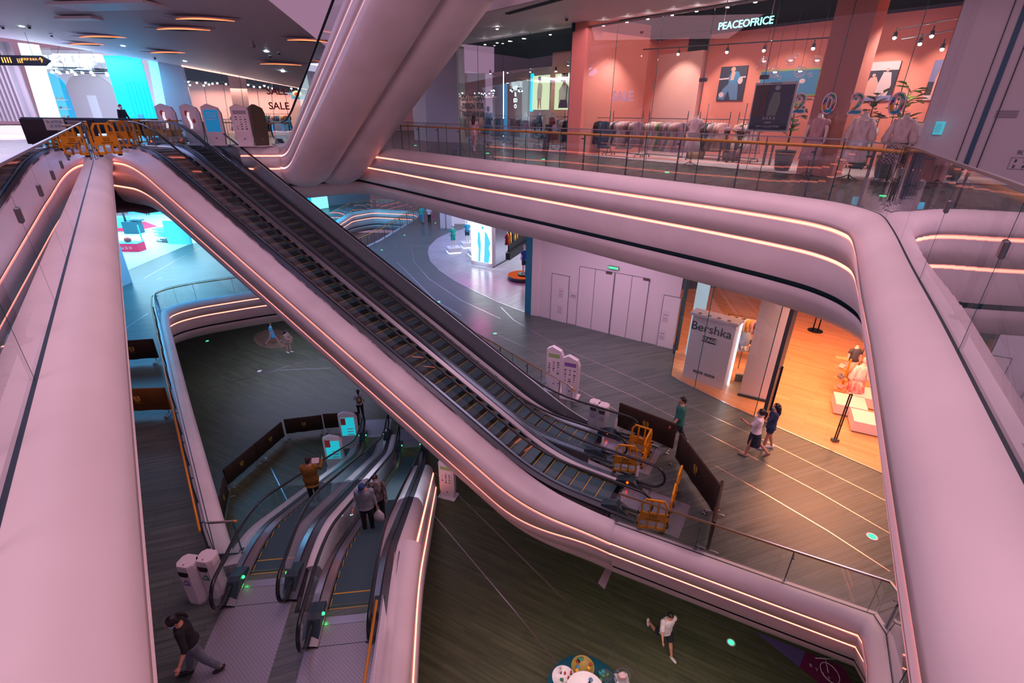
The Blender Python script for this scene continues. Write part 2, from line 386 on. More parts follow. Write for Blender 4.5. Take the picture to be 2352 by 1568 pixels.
B5 = [e(.5, 3.5), e(-.85, 3.42), e(-.85, 1.6), e(-2.15, 1.5), e(-2.15, -.35), e(-2.4, -.45)]
rB1 = rnd(B1, .25, 3, False) + B1b; rB4 = rnd(B4, .5, 4, False)
rim('trim_4', rB1, Z1); rim('trim_5', B2, Z1); rim('trim_6', rB4, Z1)
rim('trim_7', B3, Z1, False, None); rim('trim_8', B5, Z1, False, None)
loop1 = rB1 + [V2(3.0, -5.0), V2(-.2, -5.2)] + B2 + B3 + rB4 + B5
BV = rnd([V2(-12.6, 36.3), V2(-15.5, 38.4), V2(-17.2, 44.0), V2(-17.2, 52.2), V2(-15.4, 54.4), V2(-10.4, 53.4), V2(-9.5, 51.3), V2(-11.07, 39.7), V2(-11.9, 36.7)], .8, 4)
OUT1 = [V2(-48, -10), V2(26, -10), V2(26, 70), V2(-48, 70)]
rim('trim_9', BV, Z1, True)
floor_poly('floor', OUT1, [offs(loop1, -.10), offs(BV, -.10)], Z1, 'wood1')
floor_poly('ceiling', OUT1, [offs(rB1, -1.48, False) + [V2(3.0, -5.0), V2(-.2, -5.2)] + offs(B2, -1.0, False) + offs(B3, -.02, False) + offs(rB4, -1.48, False) + offs(B5, -.02, False), offs(BV, -1.48)], Z1 - 2.5, 'soffit', flip=True)
floor_poly('floor', OUT1, [], Z0, 'wood0')
# ---------------------------------------------------------------- glass railings
def arc_len(path):
    L = [0]
    for a, b in zip(path, path[1:]): L.append(L[-1] + (b - a).length)
    return L
def along(path, L, t):
    t = max(0, min(L[-1], t))
    for i in range(len(path) - 1):
        if t <= L[i + 1] or i == len(path) - 2:
            k = (t - L[i]) / max(1e-6, L[i + 1] - L[i]); p = path[i].lerp(path[i + 1], k); d = (path[i + 1] - path[i]).normalized(); return p, d, i
def railing(label, path, z, pitch=1.35, start=.3, gold=True, clamps=False, hand=True, gh=1.02, posts=True, group=None, pane=None):
    mid = path[len(path) // 2]; t = thing('glass_railing', label, 'railing', (mid.x, mid.y, z), 0, group)
    L = arc_len(path); pane = pane or pitch; n = max(1, round(L[-1] / pane)); th = .009
    for i in range(n):
        t0 = L[-1] * i / n + .006; t1 = L[-1] * (i + 1) / n - .006
        pts = [along(path, L, t0)[0]] + [path[k] for k in range(len(path)) if t0 < L[k] < t1] + [along(path, L, t1)[0]]
        q = [p for j, p in enumerate(pts) if j == 0 or (p - pts[j - 1]).length > .01]
        if len(q) < 2: continue
        mb = MB(); A = offs(q, th, False); B = offs(q, -th, False); m = len(q); z0 = z + .015
        vs = [(p.x, p.y, z0) for p in A] + [(p.x, p.y, z + gh) for p in A] + [(p.x, p.y, z0) for p in B] + [(p.x, p.y, z + gh) for p in B]
        for k in range(m - 1):
            mb.f += [[k, k + 1, m + k + 1, m + k]]; mb.m += [0]; mb.sm += [False]
            mb.f += [[m + k, m + k + 1, 3 * m + k + 1, 3 * m + k]]; mb.m += [1]; mb.sm += [False]
        for k in (0, m - 1): mb.f += [[k, m + k, 3 * m + k, 2 * m + k]]; mb.m += [1]; mb.sm += [False]
        mb.v = vs; mb.build('glass_panel', ['glass', 'glassedge'], t, True)
        if clamps:
            p, d, _ = along(path, L, t1 + .006); mb = MB(); mb.box((p.x, p.y, z + .68), (.07, .05, .11), 0, atan2(d.y, d.x), bev=.01); mb.build('glass_clamp', 'dsteel', t, True)
    mb = MB(); sweepmb(mb, path, [(-.02, .0), (-.02, .02), (.02, .02), (.02, 0)], z, False, [0, 0, 0], False); mb.build('base_channel', 'dark', t, True)
    mb = MB(); sweepmb(mb, path, [(-.016, gh), (-.016, gh + .022), (.016, gh + .022), (.016, gh), (-.016, gh)], z, False, [0] * 4, False); mb.build('top_cap', 'steel', t, True)
    if posts:
        tt = start
        while tt < L[-1]:
            p, d, _ = along(path, L, tt); nn = Vector((-d.y, d.x)); b = p + nn * .11; mb = MB()
            mb.box((b.x, b.y, z + .44), (.05, .014, .88), 0, atan2(nn.y, nn.x)); mb.box(((b + p).x / 2, (b + p).y / 2, z + .80), (.12, .03, .03), 0, atan2(nn.y, nn.x))
            mb.box((b.x, b.y, z + .006), (.13, .09, .012), 0, atan2(nn.y, nn.x))
            mb.build('post', 'post', t, True); tt += pitch
    if hand:
        q = offs(path, -.13, False); mb = MB(); mb.tube([(p.x, p.y, z + .90) for p in q], .03, 8); mb.build('handrail', 'gold' if gold else 'steel', t, True)
    return t
sub = lambda path, a, b: [p for p in path][a:b]
# runA: leave out the last stretch next to the escalator
ra = [p for p in runA if p.y < 15.0] + [V2(-12.3, 15.05)]
railing('long glass railing on the left parapet, rising from the photo\'s lower left corner', ra, 0, 1.5, .6, False, True, True, 1.0, True, None, 1.5)
jl = [V2(-12.32, 15.1), V2(-12.95, 15.35)]
railing('short glass return at the far end of the left parapet beside yellow barriers', [V2(-12.3, 15.15), V2(-12.7, 15.75), V2(-13.6, 16.1)], 0, 2, .5)
railing('glass railing beside the far side of the long escalator top, in front of the kiosks', [FE.p(20.2, 3.6).xy, FE.p(17.2, 3.5).xy, V2(-11.78, 22.52), V2(-10.3, 22.74)], 0, 1.4, .4)
rc = [p for p in runC if p.x > -5.2 and p.y > 8.9]
railing('long glass railing with golden handrail in front of the clothing shop', rc, 0, 1.42, .6)
rd = [rc[-1]] + [p for p in runC if p.y < 8.9 and p.x > 1.0]
railing('glass railing on the right parapet, curving from the corner towards the viewer', rd, 0, 1.9, .5, True, True, True, 1.0, True, None, 1.9)
railing('glass railing with orange handrail along the white landing edge below right', rB1[:-4] + [V2(7.1, 5.4)], Z1, 1.95, .02)
railing('glass railing with golden handrail beside the lower escalators at the photo\'s bottom', [f(-9.2, 3.42), f(-6, 3.42), f(-2.9, 3.45)], Z1, 1.9, .4)
ia = max(i for i, p in enumerate(rB4) if p.x < -13.4); rl = rB4[:ia + 1]
railing('glass railing along the long left edge of level one, curving at its far corner', rl, Z1, 1.9, .4)
railing('stub of glass railing with a bent gold handrail at the lower escalators', [V2(-6.98, 8.28), V2(-6.35, 8.34)], Z1, 1.9, .55)
rr = [p for p in rB4[ia:] if p.x > -8.2]
railing('glass railing with golden handrail curving behind the long escalator to its foot', rr, Z1, 1.75, .3)
railing('far glass railing around the second opening of level one', BV + [BV[0]], Z1, 1.9, .3)
# ---------------------------------------------------------------- escalators
def zprof(run, rise, w=1.1):
    sl = rise / run
    def z(s):
        def ramp(x):           # smooth max(x,0)
            return 0 if x < -w else (x if x > w else (x + w) ** 2 / (4 * w))
        return sl * (ramp(s) - ramp(s - run))
    return z
def strip(mb, z, ss, pts, mi=0, close=False, smooth=False):
    """sweep a section of (l, dz) along s with height z(s); local y = -l"""
    n = len(pts); base = len(mb.v)
    for s in ss:
        for l, d in pts: mb.v.append((s, -l, z(s) + d))
    for i in range(len(ss) - 1):
        for k in range(n if close else n - 1):
            k2 = (k + 1) % n; mb.f.append([base + i * n + k, base + i * n + k2, base + (i + 1) * n + k2, base + (i + 1) * n + k]); mb.m.append(mi if not isinstance(mi, list) else mi[k]); mb.sm.append(smooth)
def caps(mb, z, s, pts, mi=0):
    base = len(mb.v); mb.v += [(s, -l, z(s) + d) for l, d in pts]; mb.f.append(list(range(base, base + len(pts)))); mb.m.append(mi); mb.sm.append(False)
def escalator(label, origin, az, run, rise, b, c, t, ct, w, ins, hh=.94, sgn=1, steps=True, num='1', arrow=None, group=None, pl=(1.6, 2.2)):
    """s=0 the foot working point; l=0 left handrail, l=w right handrail"""
    T = thing('escalator', label, 'escalator', origin, az, group)
    z = zprof(run, rise); N = 60; w_ = w
    ss = [-b + .35 + (run + b + t - .7) * i / N for i in range(N + 1)]
    fine = sorted(set([round(x, 3) for x in ss] + [round(-1.2 + .2 * i, 3) for i in range(13)] + [round(run - 1.2 + .2 * i, 3) for i in range(13)]))
    fs = [s for s in fine if -b + .3 <= s <= run + t - .3]
    for l in (0, w):
        sg = 1 if l == 0 else -1
        inner = l + sg * ins; outer = l - sg * .17
        mb = MB(); strip(mb, z, fs, [(inner, .0), (inner - sg * .02, .045), (l + sg * .015, .085)], 0); strip(mb, z, fs, [(l - sg * .015, .085), (outer, .06), (outer, -.02)], 1)
        strip(mb, z, fs, [(l + sg * .015, .085), (l + sg * .015, .10), (l - sg * .015, .10), (l - sg * .015, .085)], 2)
        mb.build('balustrade_deck', ['steel', 'dsteel', 'rubber'], T)
        mb = MB(); strip(mb, z, fs, [(inner, .0), (inner, -.32)], 0); strip(mb, z, fs, [(inner + sg * .012, -.02), (inner + sg * .012, -.06)], 1); mb.build('skirt_panel', ['skirt', 'rubber'], T)
        # handrail loop
        r = (hh - .24) / 2; cz = .24 + r; pts = []
        s0, s1 = -b, run + t
        for k in range(13): a = -pi / 2 - pi * k / 12; pts.append((s0 + r + r * cos(a), cz + r * sin(a)))
        mid = [(s, hh) for s in fs if s0 + r + .1 < s < s1 - r - .1]
        far = [(s1 - r + r * cos(pi / 2 - pi * k / 12), cz + r * sin(pi / 2 - pi * k / 12)) for k in range(13)]
        foot = [(s0 + r + .45, .20), (s0 + r + .2, .235)]; head = [(s1 - r - .2, .235), (s1 - r - .45, .20)]
        path = foot + pts + mid + far + head
        mb = MB(); mb.tube([(s, -l, z(s) + d) for s, d in path], .034, 8, 0, True, True, 1.25, up=(0, 0, 1)); mb.build('handrail', 'rubber', T)
        mb = MB(); strip(mb, z, [s for s in fs if s0 + r < s < s1 - r], [(l, .1), (l, hh - .02)], 0)
        for cs, arcp in ((s0 + r, pts), (s1 - r, far)):
            base = len(mb.v); mb.v.append((cs, -l, z(cs) + cz)); mb.v += [(s, -l, z(s) + d) for s, d in arcp]
            for k in range(len(arcp) - 1): mb.f.append([base, base + 1 + k, base + 2 + k]); mb.m.append(0); mb.sm.append(False)
        mb.build('glass_balustrade', 'escglass', T)
        for s_, dr in ((s0 + r + .62, 1), (s1 - r - .62, -1)):
            zz = z(s_); mb = MB()
            poly = [(-.5 * dr, .0), (.32 * dr, .0), (.32 * dr, .13), (-.05 * dr, .27), (-.18 * dr, .25), (-.5 * dr, .03)]
            if dr < 0: poly = poly[::-1]
            mb.slab((s_, -(l + sg * .03), zz + .0), (1, 0, 0), (0, 0, 1), poly, .26); bx = mb.build('newel_box', 'dark', T)
            mb = MB(); mb.cyl((s_ - .1 * dr, -(l + sg * .165), zz + .17), .03, .001, 12); m2 = MB(); m2.ball((s_ - .02 * dr, -(l + sg * .17), zz + .19), .035, 0, 10, 6)
            m2.build('signal_light', arrow or 'redlamp', bx)
        if num: text('floor_number', num, (s0 + .75, -l + .02, .56), (-1, 0, 0), (0, 0, 1), .5, 'numwhite', T, .003, 'CENTER', .012, False)
    # steps
    if steps:
        p = .4; k0 = int(math.ceil(-c / p)); k1 = int((run + ct) / p); L0, L1 = ins + .012, w - ins - .012
        for k in range(k0, k1):
            sa = k * p; sb = sa + p; h = z(sa + p * .5) - .03; hp = z(sa - p * .5) - .03
            if (rise < 0): pass
            mb = MB(); mb.box(((sa + sb) / 2, -(L0 + L1) / 2, h - .03), (p - .008, L1 - L0, .06), 0)
            lo = min(hp, h) - .05; up = h if h > hp else hp
            mb.box((sa + .012 if rise > 0 else sb - .012, -(L0 + L1) / 2, (h + (z(sa - p * .5) if rise > 0 else z(sb + p * .5)) - .03) / 2 - .04), (.016, L1 - L0, abs(h - ((z(sa - p * .5) if rise > 0 else z(sb + p * .5)) - .03)) + .06), 1)
            fe = sb - .03 if rise > 0 else sa + .03
            mb.box((fe, -(L0 + L1) / 2, h + .001), (.03, L1 - L0, .006), 2)
            mb.box(((sa + sb) / 2, -((L1 - .012) if rise > 0 else (L0 + .015)), h + .001), (p * .5, .014, .006), 2)
            mb.build('step', ['step', 'riser', 'yellow'], T)
    for s_, dr, hgt in ((-c, -1, 0), (run + ct, 1, rise)):
        mb = MB(); mb.box((s_ + dr * .09, -w / 2, hgt + .004), (.18, w - 2 * ins, .016), 0); mb.build('comb_plate', 'combm', T)
        ln = pl[0] if dr < 0 else pl[1]; mb = MB(); mb.box((s_ + dr * (.18 + ln / 2), -w / 2, hgt - .002), (ln, w + .15, .012), 0)
        mb.box((s_ + dr * .62, -w / 2, hgt + .005), (.012, w - .1, .002), 1); mb.build('landing_plate', ['plateg', 'dark'], T)
    return T, z
M['redlamp'] = emis('red_lamp', (1, .05, .0), 6); M['greenlamp'] = emis('green_lamp', (.02, 1, .12), 7)
M['numwhite'] = mat('number_white', (.85, .8, .85), .5)
M['combm'] = mat('comb', (.42, .44, .52), .3, .7)
def _plate():
    m = mat('ribbed_plate', (.30, .32, .38), .42, .4); b = m.node_tree.nodes['Principled BSDF']; tc = nd(m, 'ShaderNodeTexCoord'); ck = nd(m, 'ShaderNodeTexChecker'); ck.inputs['Scale'].default_value = 26
    ck.inputs[1].default_value = (.33, .35, .42, 1); ck.inputs[2].default_value = (.26, .28, .34, 1); lk(m, tc.outputs['Object'], ck.inputs[0]); lk(m, ck.outputs[0], b.inputs['Base Color']); return m
M['plateg'] = _plate()
def _step():
    m = mat('grooved_tread', (.04, .10, .12), .45, .2); b = m.node_tree.nodes['Principled BSDF']; tc = nd(m, 'ShaderNodeTexCoord'); wv = nd(m, 'ShaderNodeTexWave', bands_direction='Y'); wv.inputs['Scale'].default_value = 16
    rp = nd(m, 'ShaderNodeValToRGB'); rp.color_ramp.elements[0].color = (.018, .05, .062, 1); rp.color_ramp.elements[1].color = (.06, .14, .165, 1); lk(m, tc.outputs['Object'], wv.inputs[0]); lk(m, wv.outputs[0], rp.inputs[0]); lk(m, rp.outputs[0], b.inputs['Base Color']); return m
M['step'] = _step()
# ================================================================ escalator instances
RE, HE = 8.2 / .4827, 8.2
for i, (dl, ds) in enumerate(((0, 0), (1.934, 1.331))):
    o = FE.p(ds, dl); escalator(['long empty escalator with yellow step edges, nearer of the two crossing the void', 'long empty escalator running behind the nearer one across the void'][i], (o.x, o.y, Z1), FE.az, RE, HE, 3.218, 2.2, 3.053, 1.7, 1.178, .17, .942, group=None, arrow='redlamp')
SLF = .554; RF = 6.1 / SLF
for i, (dl, ds) in enumerate(((0, 0), (1.952, -1.108))):
    q = FF.o + FF.u * ds + FF.n * dl
    escalator(['lower escalator on the left, carrying a person in a mustard cardigan', 'lower escalator on the right, carrying a person with a white bag'][i], (q.x, q.y, Z1), FF.az, RF, -6.1, 2.365, 1.37, 2.292, 1.37, 1.271, .19, .948, num=None, arrow='greenlamp', pl=(5.0, 1.5))
def cladding(label, fr, run, rise, Zb, s0, s1, prof, mis, leds, ledl, ds=0, endcap=True, w=1.1, led='led', sgn=None):
    """white casing swept beside an escalator: profile of (l, dz)"""
    o = fr.p(ds, 0); T = thing('escalator_cladding', label, 'escalator cladding', (o.x, o.y, Zb), fr.az); z = zprof(run, rise, w)
    ss = [s0 + (s1 - s0) * i / 90 for i in range(91)]; mb = MB(); strip(mb, z, ss, prof, mis, False, True)
    if endcap:
        for s in (s0, s1): caps(mb, z, s, prof)
    mb.build('casing', ['white', 'groove', 'soffit'], T)
    for d, ll in zip(leds, ledl):
        sg = sgn or (1 if ll > 0 else -1)
        mb = MB(); strip(mb, z, ss, [(ll + sg * .04, d), (ll + sg * .04, d + .03), (ll, d + .05)], 0); mb.build('light_strip', led + '_core' if led == 'led' else led, T)
    return T
PEA = [(.0, .05), (.0, -.03), (.04, -.05), (.10, -.15), (.42, -.2), (.56, -.28), (.63, -.40), (.64, -.46), (.56, -.465), (.55, -.535), (.64, -.545), (.50, -1.38), (.42, -1.385), (.41, -1.455), (.48, -1.465), (.38, -1.82), (.37, -1.84), (.355, -1.86), (.34, -1.88), (.30, -1.98), (.24, -2.07), (.15, -2.13), (.05, -2.17), (-.1, -2.19), (-.2, -2.2)]
PRM = TOP + LOW[1:]
def casing_main():
    o = FE.p(0, 0); T = thing('escalator_cladding', 'broad pale casing with two glowing strips under the long crossing escalators', 'escalator cladding', (o.x, o.y, Z1), FE.az)
    z = zprof(RE, HE); s0, s1 = -2.5, 19.6; N = 110; n = len(PEA)
    def blend(s): t = max(0, min(1, (1.2 - s) / 3.4)); return t * t * (3 - 2 * t)
    def pt(k, s):
        t = blend(s); l = -.17 - .28 * t - (PEA[k][0] * (1 - t) + PRM[k][0] * t); return (s, -l, z(s) + PEA[k][1] * (1 - t) + PRM[k][1] * t)
    mb = MB()
    for i in range(N + 1):
        s = s0 + (s1 - s0) * i / N
        for k in range(n): mb.v.append(pt(k, s))
        for l, d in ((3.1, -2.2), (3.36, -2.05), (3.5, -1.5), (3.5, -.2), (3.4, .0), (3.29, .05)): mb.v.append((s, -l, z(s) + d))
    m_ = n + 6
    for i in range(N):
        for k in range(m_ - 1): mb.f.append([i * m_ + k, i * m_ + k + 1, (i + 1) * m_ + k + 1, (i + 1) * m_ + k]); mb.m.append(0); mb.sm.append(k not in (7, 8, 9, 11, 12, 13))
    mb.f.append(list(range(m_))); mb.m.append(0); mb.sm.append(False); mb.build('casing', ['white'], T)
    for ka, kb in ((8, 9), (12, 13)):
        mb = MB()
        for i in range(N + 1):
            s = s0 + (s1 - s0) * i / N; a = Vector(pt(ka, s)); b = Vector(pt(kb, s)); out = Vector((0, 1, 0)); q = b.lerp(a, .55)
            mb.v += [b + out * .045 + Vector((0, 0, .004)), b + out * .05 + Vector((0, 0, .025)), q + out * .012]
        for i in range(N):
            for k in (0, 1): mb.f.append([i * 3 + k, i * 3 + k + 1, i * 3 + k + 4, i * 3 + k + 3]); mb.m.append(0); mb.sm.append(False)
        mb.build('light_strip', 'led_core', T)
casing_main()
# fascia of the gap between the two long escalators
o_ = FE.p(0, 0); mb = MB(); zz = zprof(RE, HE)
strip(mb, zz, [-2.6 + 22 * i / 80 for i in range(81)], [(1.34, .05), (1.40, .02), (1.45, -.5), (1.70, -.62), (1.74, -.62)], 0, False, True); g_ = mb.build('gap_casing', 'white'); g_.location = (o_.x, o_.y, Z1); g_.rotation_euler = (0, 0, FE.az); tag(g_, kind='structure'); g_.name = 'trim_10'
# casings of the lower pair
pf = [(.0 - .17, .05), (-.24, .06), (-.5, .0), (-.55, -.1), (-.55, -.9), (-.3, -1.3)]
cladding('pale casing along the left side of the left lower escalator', FF, RF, -6.1, Z1, -.9, 12.6, pf, 0, (), (0,))
pf = [(1.271 + .17, .05), (1.48, .075), (1.62, .10), (1.74, .06), (1.80, -.2), (1.80, -.6)]
cladding('pale rounded casing between the two lower escalators', FF, RF, -6.1, Z1, -1.2, 12.4, pf, 0, (), (0,))
pf = [(3.223 + .17, .05), (3.45, .06), (3.56, .02), (3.68, -.10), (3.74, -.26), (3.75, -.38), (3.70, -.39), (3.71, -.46), (3.82, -.47), (3.90, -.92), (3.84, -.93), (3.85, -.99), (3.96, -1.0), (3.96, -1.5), (3.7, -1.75), (2, -1.8), (-.3, -1.7)]
cladding('pale casing with two glowing strips on the right side of the lower escalators', FF, RF, -6.1, Z1, -3.3, 10.4, pf, 0, (-.46, -.99), (3.745, 3.885), -1.108)
# ---------------------------------------------------------------- pair rising from the gallery overhead
A0 = -22.9; ZG = zprof(12.5, 12.5 * .537, 1.0)
class FrG: pass
fg = FrG(); fg.o = GG(A0, 6.547).xy; fg.az = atan2(UG.y, UG.x); fg.u = UG; fg.n = -MG
fg.p = lambda s, l, z=0: Vector((*(fg.o + fg.u * s + fg.n * l), z))
# l runs towards -MG, so the body lies at l<0
pg = [(-.20, .12), (-.05, .06), (-.0, -.1), (.02, -.33), (-.05, -.34), (-.05, -.41), (.02, -.42), (.03, -.84), (-.04, -.85), (-.04, -.92), (.03, -.93), (.0, -1.15), (-.12, -1.42), (-.36, -1.62), (-.75, -1.72), (-1.15, -1.70), (-1.42, -1.6), (-1.56, -1.36), (-1.60, -1.15), (-1.64, -1.36), (-1.78, -1.6), (-2.05, -1.72), (-2.5, -1.74), (-2.9, -1.64), (-3.12, -1.42), (-3.22, -1.1), (-3.24, -.3), (-3.1, .1)]
cladding('huge pale double casing with two light strips, rising overhead to the next storey', fg, 12.5, 12.5 * .537, 0, -1.25, 13.5, pg, 0, (-.405, -.915), (-.04, -.035), led='led_pink', w=1.0, sgn=1)
q = fg.p(0, -1.45)
escalator('dark handrailed escalator rising overhead to the storey above', (q.x, q.y, 0), fg.az, 12.5, 12.5 * .537, 2.5, 1.4, 1.5, 1.0, 1.178, .17, .94, steps=False, num=None, pl=(1.5, .5))
# wait-free mirror: second flight
q = fg.p(.9, -3.05)
escalator('far escalator of the pair rising overhead, hidden behind its casing', (q.x, q.y, 0), fg.az, 12.0, 12.0 * .537, 2.5, 1.4, 1.5, 1.0, 1.178, .17, .94, steps=False, num=None, pl=(1.5, .5))
# ================================================================ kit: people
SKIN = {'a': noisy(mat('skin', (.62, .30, .20), .55), (.58, .28, .19), (.66, .33, .22), 6)}
M['skin'] = SKIN['a']; M['hair'] = mat('black_hair', (.012, .010, .012), .45)
def fab(name, c, rough=.85, c2=None):
    if name not in M: M[name] = noisy(mat(name, c, rough), tuple(x * .82 for x in c) if c2 is None else c2, tuple(min(1, x * 1.12) for x in c), 14, (1, 1, .4))
    return name
def remesh(mb, name, m, parent, vox=.012, smooth=4):
    me = bpy.data.meshes.new(name); me.from_pydata([tuple(v) for v in mb.v], [], mb.f); o = bpy.data.objects.new(name, me); COL.objects.link(o)
    r = o.modifiers.new('r', 'REMESH'); r.mode = 'VOXEL'; r.voxel_size = vox; r.use_smooth_shade = True
    s = o.modifiers.new('s', 'SMOOTH'); s.iterations = smooth; s.factor = .5
    dg = bpy.context.evaluated_depsgraph_get(); m2 = bpy.data.meshes.new_from_object(o.evaluated_get(dg)); o.modifiers.clear(); o.data = m2; bpy.data.meshes.remove(me)
    m2.materials.clear(); m2.materials.append(M[m] if isinstance(m, str) else m); o.parent = parent; return o
def rings(mb, rr, n=16, mi=0, M3=None, org=None, close=True, fold=0, nf=0):
    """closed loft of ellipse rings (z, rx, ry, cx, cy)"""
    vs = []; fs = []
    for j, q in enumerate(rr):
        z, rx, ry = q[:3]; cx = q[3] if len(q) > 3 else 0; cy = q[4] if len(q) > 4 else 0; fo = q[5] if len(q) > 5 else 0
        for k in range(n):
            a = 2 * pi * k / n; w = 1 + fo * sin(a * nf + j * .4); v = Vector((cx + rx * cos(a) * w, cy + ry * sin(a) * w, z))
            if M3: v = org + M3 @ (v - org)
            vs.append(v)
    for j in range(len(rr) - 1):
        for k in range(n): k2 = (k + 1) % n; fs.append((j * n + k, j * n + k2, (j + 1) * n + k2, (j + 1) * n + k))
    if close: fs.append(list(range(n))[::-1]); fs.append([(len(rr) - 1) * n + k for k in range(n)])
    return mb.add(vs, fs, mi, True)
def person(label, loc, face, h=1.68, legs=((0, 0), (0, 0)), arms=((5, 8, 10), (5, 8, 10)), top=None, sleeve=.5, hem=.88, bottom=None, blen=1.0, skirt=None,
           shoes='shoe', hair='short', mask=False, head=(0, 0), lean=0, female=False, cap=None, vox=.012, extra=None, topr=1.0, group=None, longhair=0, tiptoe=None):
    """legs/arms are (left, right); leg=(hip forward deg, knee bend); arm=(forward, outward, elbow bend[, inward])"""
    T = thing('person', label, 'person', loc, face - pi / 2, group); s = h / 1.7
    HIP = Vector((0, 0, .90)); J = {}
    for i, sx in ((0, -1), (1, 1)):
        hf, kb = legs[i][:2]; hp = HIP + Vector((sx * .085, 0, 0)); a = R(hf); d = Vector((sx * .03, sin(a), -cos(a))).normalized(); kn = hp + d * .43
        b = a - R(kb); d2 = Vector((0, sin(b), -cos(b))); an = kn + d2 * .40; J[i] = (hp, kn, an, b)
    drop = min(J[0][2].z - .075 * cos(J[0][3]), J[1][2].z - .075 * cos(J[1][3]))
    LM = Matrix.Rotation(-R(lean), 3, 'X')
    def U(p): p = Vector(p); return HIP + LM @ (p - HIP)     # upper body lean
    AR = {}
    for i, sx in ((0, -1), (1, 1)):
        fw, out, el = arms[i][:3]; inn = arms[i][3] if len(arms[i]) > 3 else 0
        sh = U((sx * (.165 if female else .185), 0, 1.385)); a = R(fw); o = R(out)
        d = Vector((sx * sin(o), cos(o) * sin(a), -cos(o) * cos(a))); elb = sh + d * .285
        b = R(fw + el); d2 = Vector((sx * sin(o - R(inn)), cos(o - R(inn)) * sin(b), -cos(o - R(inn)) * cos(b))).normalized(); wr = elb + d2 * .25; AR[i] = (sh, elb, wr, d2)
    up = -drop
    def tr(v): return (Vector(v) + Vector((0, 0, up))) * s
    def fin(mb):
        mb.v = [tr(v) for v in mb.v]; return mb
    hy, hp_ = R(head[0]), R(head[1]); HM = Matrix.Rotation(hy, 3, 'Z') @ Matrix.Rotation(-hp_, 3, 'X'); NK = U((0, .0, 1.47))
    def Hd(p): return NK + LM @ (HM @ (Vector(p)))
    # body
    b = MB(); k = .93 if female else 1
    TR = [(.80, .06, .06), (.84, .145, .10), (.92, .165 if female else .158, .112), (1.0, .148 * k, .105), (1.1, .132 * k, .098), (1.24, .155 * k, .112), (1.34, .168 * k, .105), (1.40, .155 * k, .085), (1.445, .075, .065), (1.5, .05, .055)]
    def lz(z): return 0
    b0 = MB(); rings(b0, TR, 18); b.add([U(v) for v in b0.v], b0.f, 0, True)
    for i in (0, 1):
        hp, kn, an, bb = J[i]; sx = (-1, 1)[i]
        b.tube([hp + Vector((0, 0, .04)), hp.lerp(kn, .3), hp.lerp(kn, .8), kn, kn.lerp(an, .3), kn.lerp(an, .75), an], [.092, .083, .058, .054, .056, .038, .034], 12)
        fd = Vector((0, cos(bb), sin(bb))); dn = Vector((0, sin(bb), -cos(bb)))
        b.tube([an + dn * .03 - fd * .05, an + dn * .045 + fd * .03, an + dn * .055 + fd * .12, an + dn * .06 + fd * .18], [.034, .042, .036, .022], 10)
        sh, el, wr, d2 = AR[i]
        b.ball(sh, .055, 0, 12, 8); b.tube([sh, sh.lerp(el, .5), el, el.lerp(wr, .35), wr], [.052, .046, .037, .037, .026], 12)
        side = Vector((sx, 0, 0)); nrm = (side - d2 * side.dot(d2)).normalized(); fw = d2.cross(nrm).normalized()
        if fw.y < 0: fw = -fw
        b.tube([wr, wr + d2 * .05, wr + d2 * .085], [.026, .034, .034], 10, sx=.6, up=fw)
        for q, (o_, ln) in enumerate(((-.026, .058), (-.009, .068), (.009, .072), (.026, .064))):
            p0 = wr + d2 * .082 + fw * o_; b.tube([p0, p0 + d2 * ln * .5 - nrm * .004, p0 + d2 * ln * .85 - nrm * .02, p0 + d2 * ln - nrm * .03], [.0088, .0085, .008, .006], 6)
        p0 = wr + d2 * .03 + fw * .028; b.tube([p0, p0 + d2 * .03 + fw * .022 - nrm * .008, p0 + d2 * .058 + fw * .026 - nrm * .016], [.011, .010, .008], 6)
    b.ball(Hd((0, .012, .135)), (.072, .088, .105), 0, 18, 12, LM @ HM); b.ball(Hd((0, .035, .08)), (.052, .055, .06), 0, 14, 9, LM @ HM)
    b.ball(Hd((0, .104, .115)), (.012, .018, .022), 0, 8, 6, LM @ HM)
    for sx in (-1, 1): b.ball(Hd((sx * .074, .0, .115)), (.010, .02, .03), 0, 8, 6, LM @ HM)
    b.tube([U((0, -.01, 1.42)), Hd((0, .0, .09))], [.052, .046], 12)
    remesh(fin(b), 'body', 'skin', T, vox, 3)
    m = MB()
    for sx in (-1, 1): m.ball(Hd((sx * .028, .086, .142)), (.012, .006, .006), 0, 8, 5, LM @ HM); m.ball(Hd((sx * .03, .088, .162)), (.018, .005, .004), 0, 8, 5, LM @ HM)
    fin(m).build('eyes', 'hair', T)
    if not mask: m = MB(); m.ball(Hd((0, .088, .072)), (.022, .006, .007), 0, 8, 5, LM @ HM); fin(m).build('mouth', fab('lip', (.42, .12, .10)), T)
    # hair
    m = MB(); m.ball(Hd((0, -.012, .158)), (.084, .098, .098), 0, 18, 12, LM @ HM)
    if hair == 'short': m.ball(Hd((0, -.04, .12)), (.076, .07, .09), 0, 14, 9, LM @ HM); m.ball(Hd((.01, .045, .205)), (.06, .05, .035), 0, 12, 7, LM @ HM)
    if hair in ('pony', 'bob', 'long'):
        m.ball(Hd((0, -.035, .12)), (.08, .072, .10), 0, 14, 9, LM @ HM)
        for sx in (-1, 1): m.ball(Hd((sx * .06, .015, .15)), (.03, .06, .07), 0, 12, 8, LM @ HM)
    if hair == 'pony': m.tube([Hd((0, -.10, .17)), Hd((0, -.15, .15)), Hd((0, -.16, .06)), Hd((0, -.145, -.03)), Hd((0, -.13, -.09))], [.03, .036, .036, .026, .01], 10)
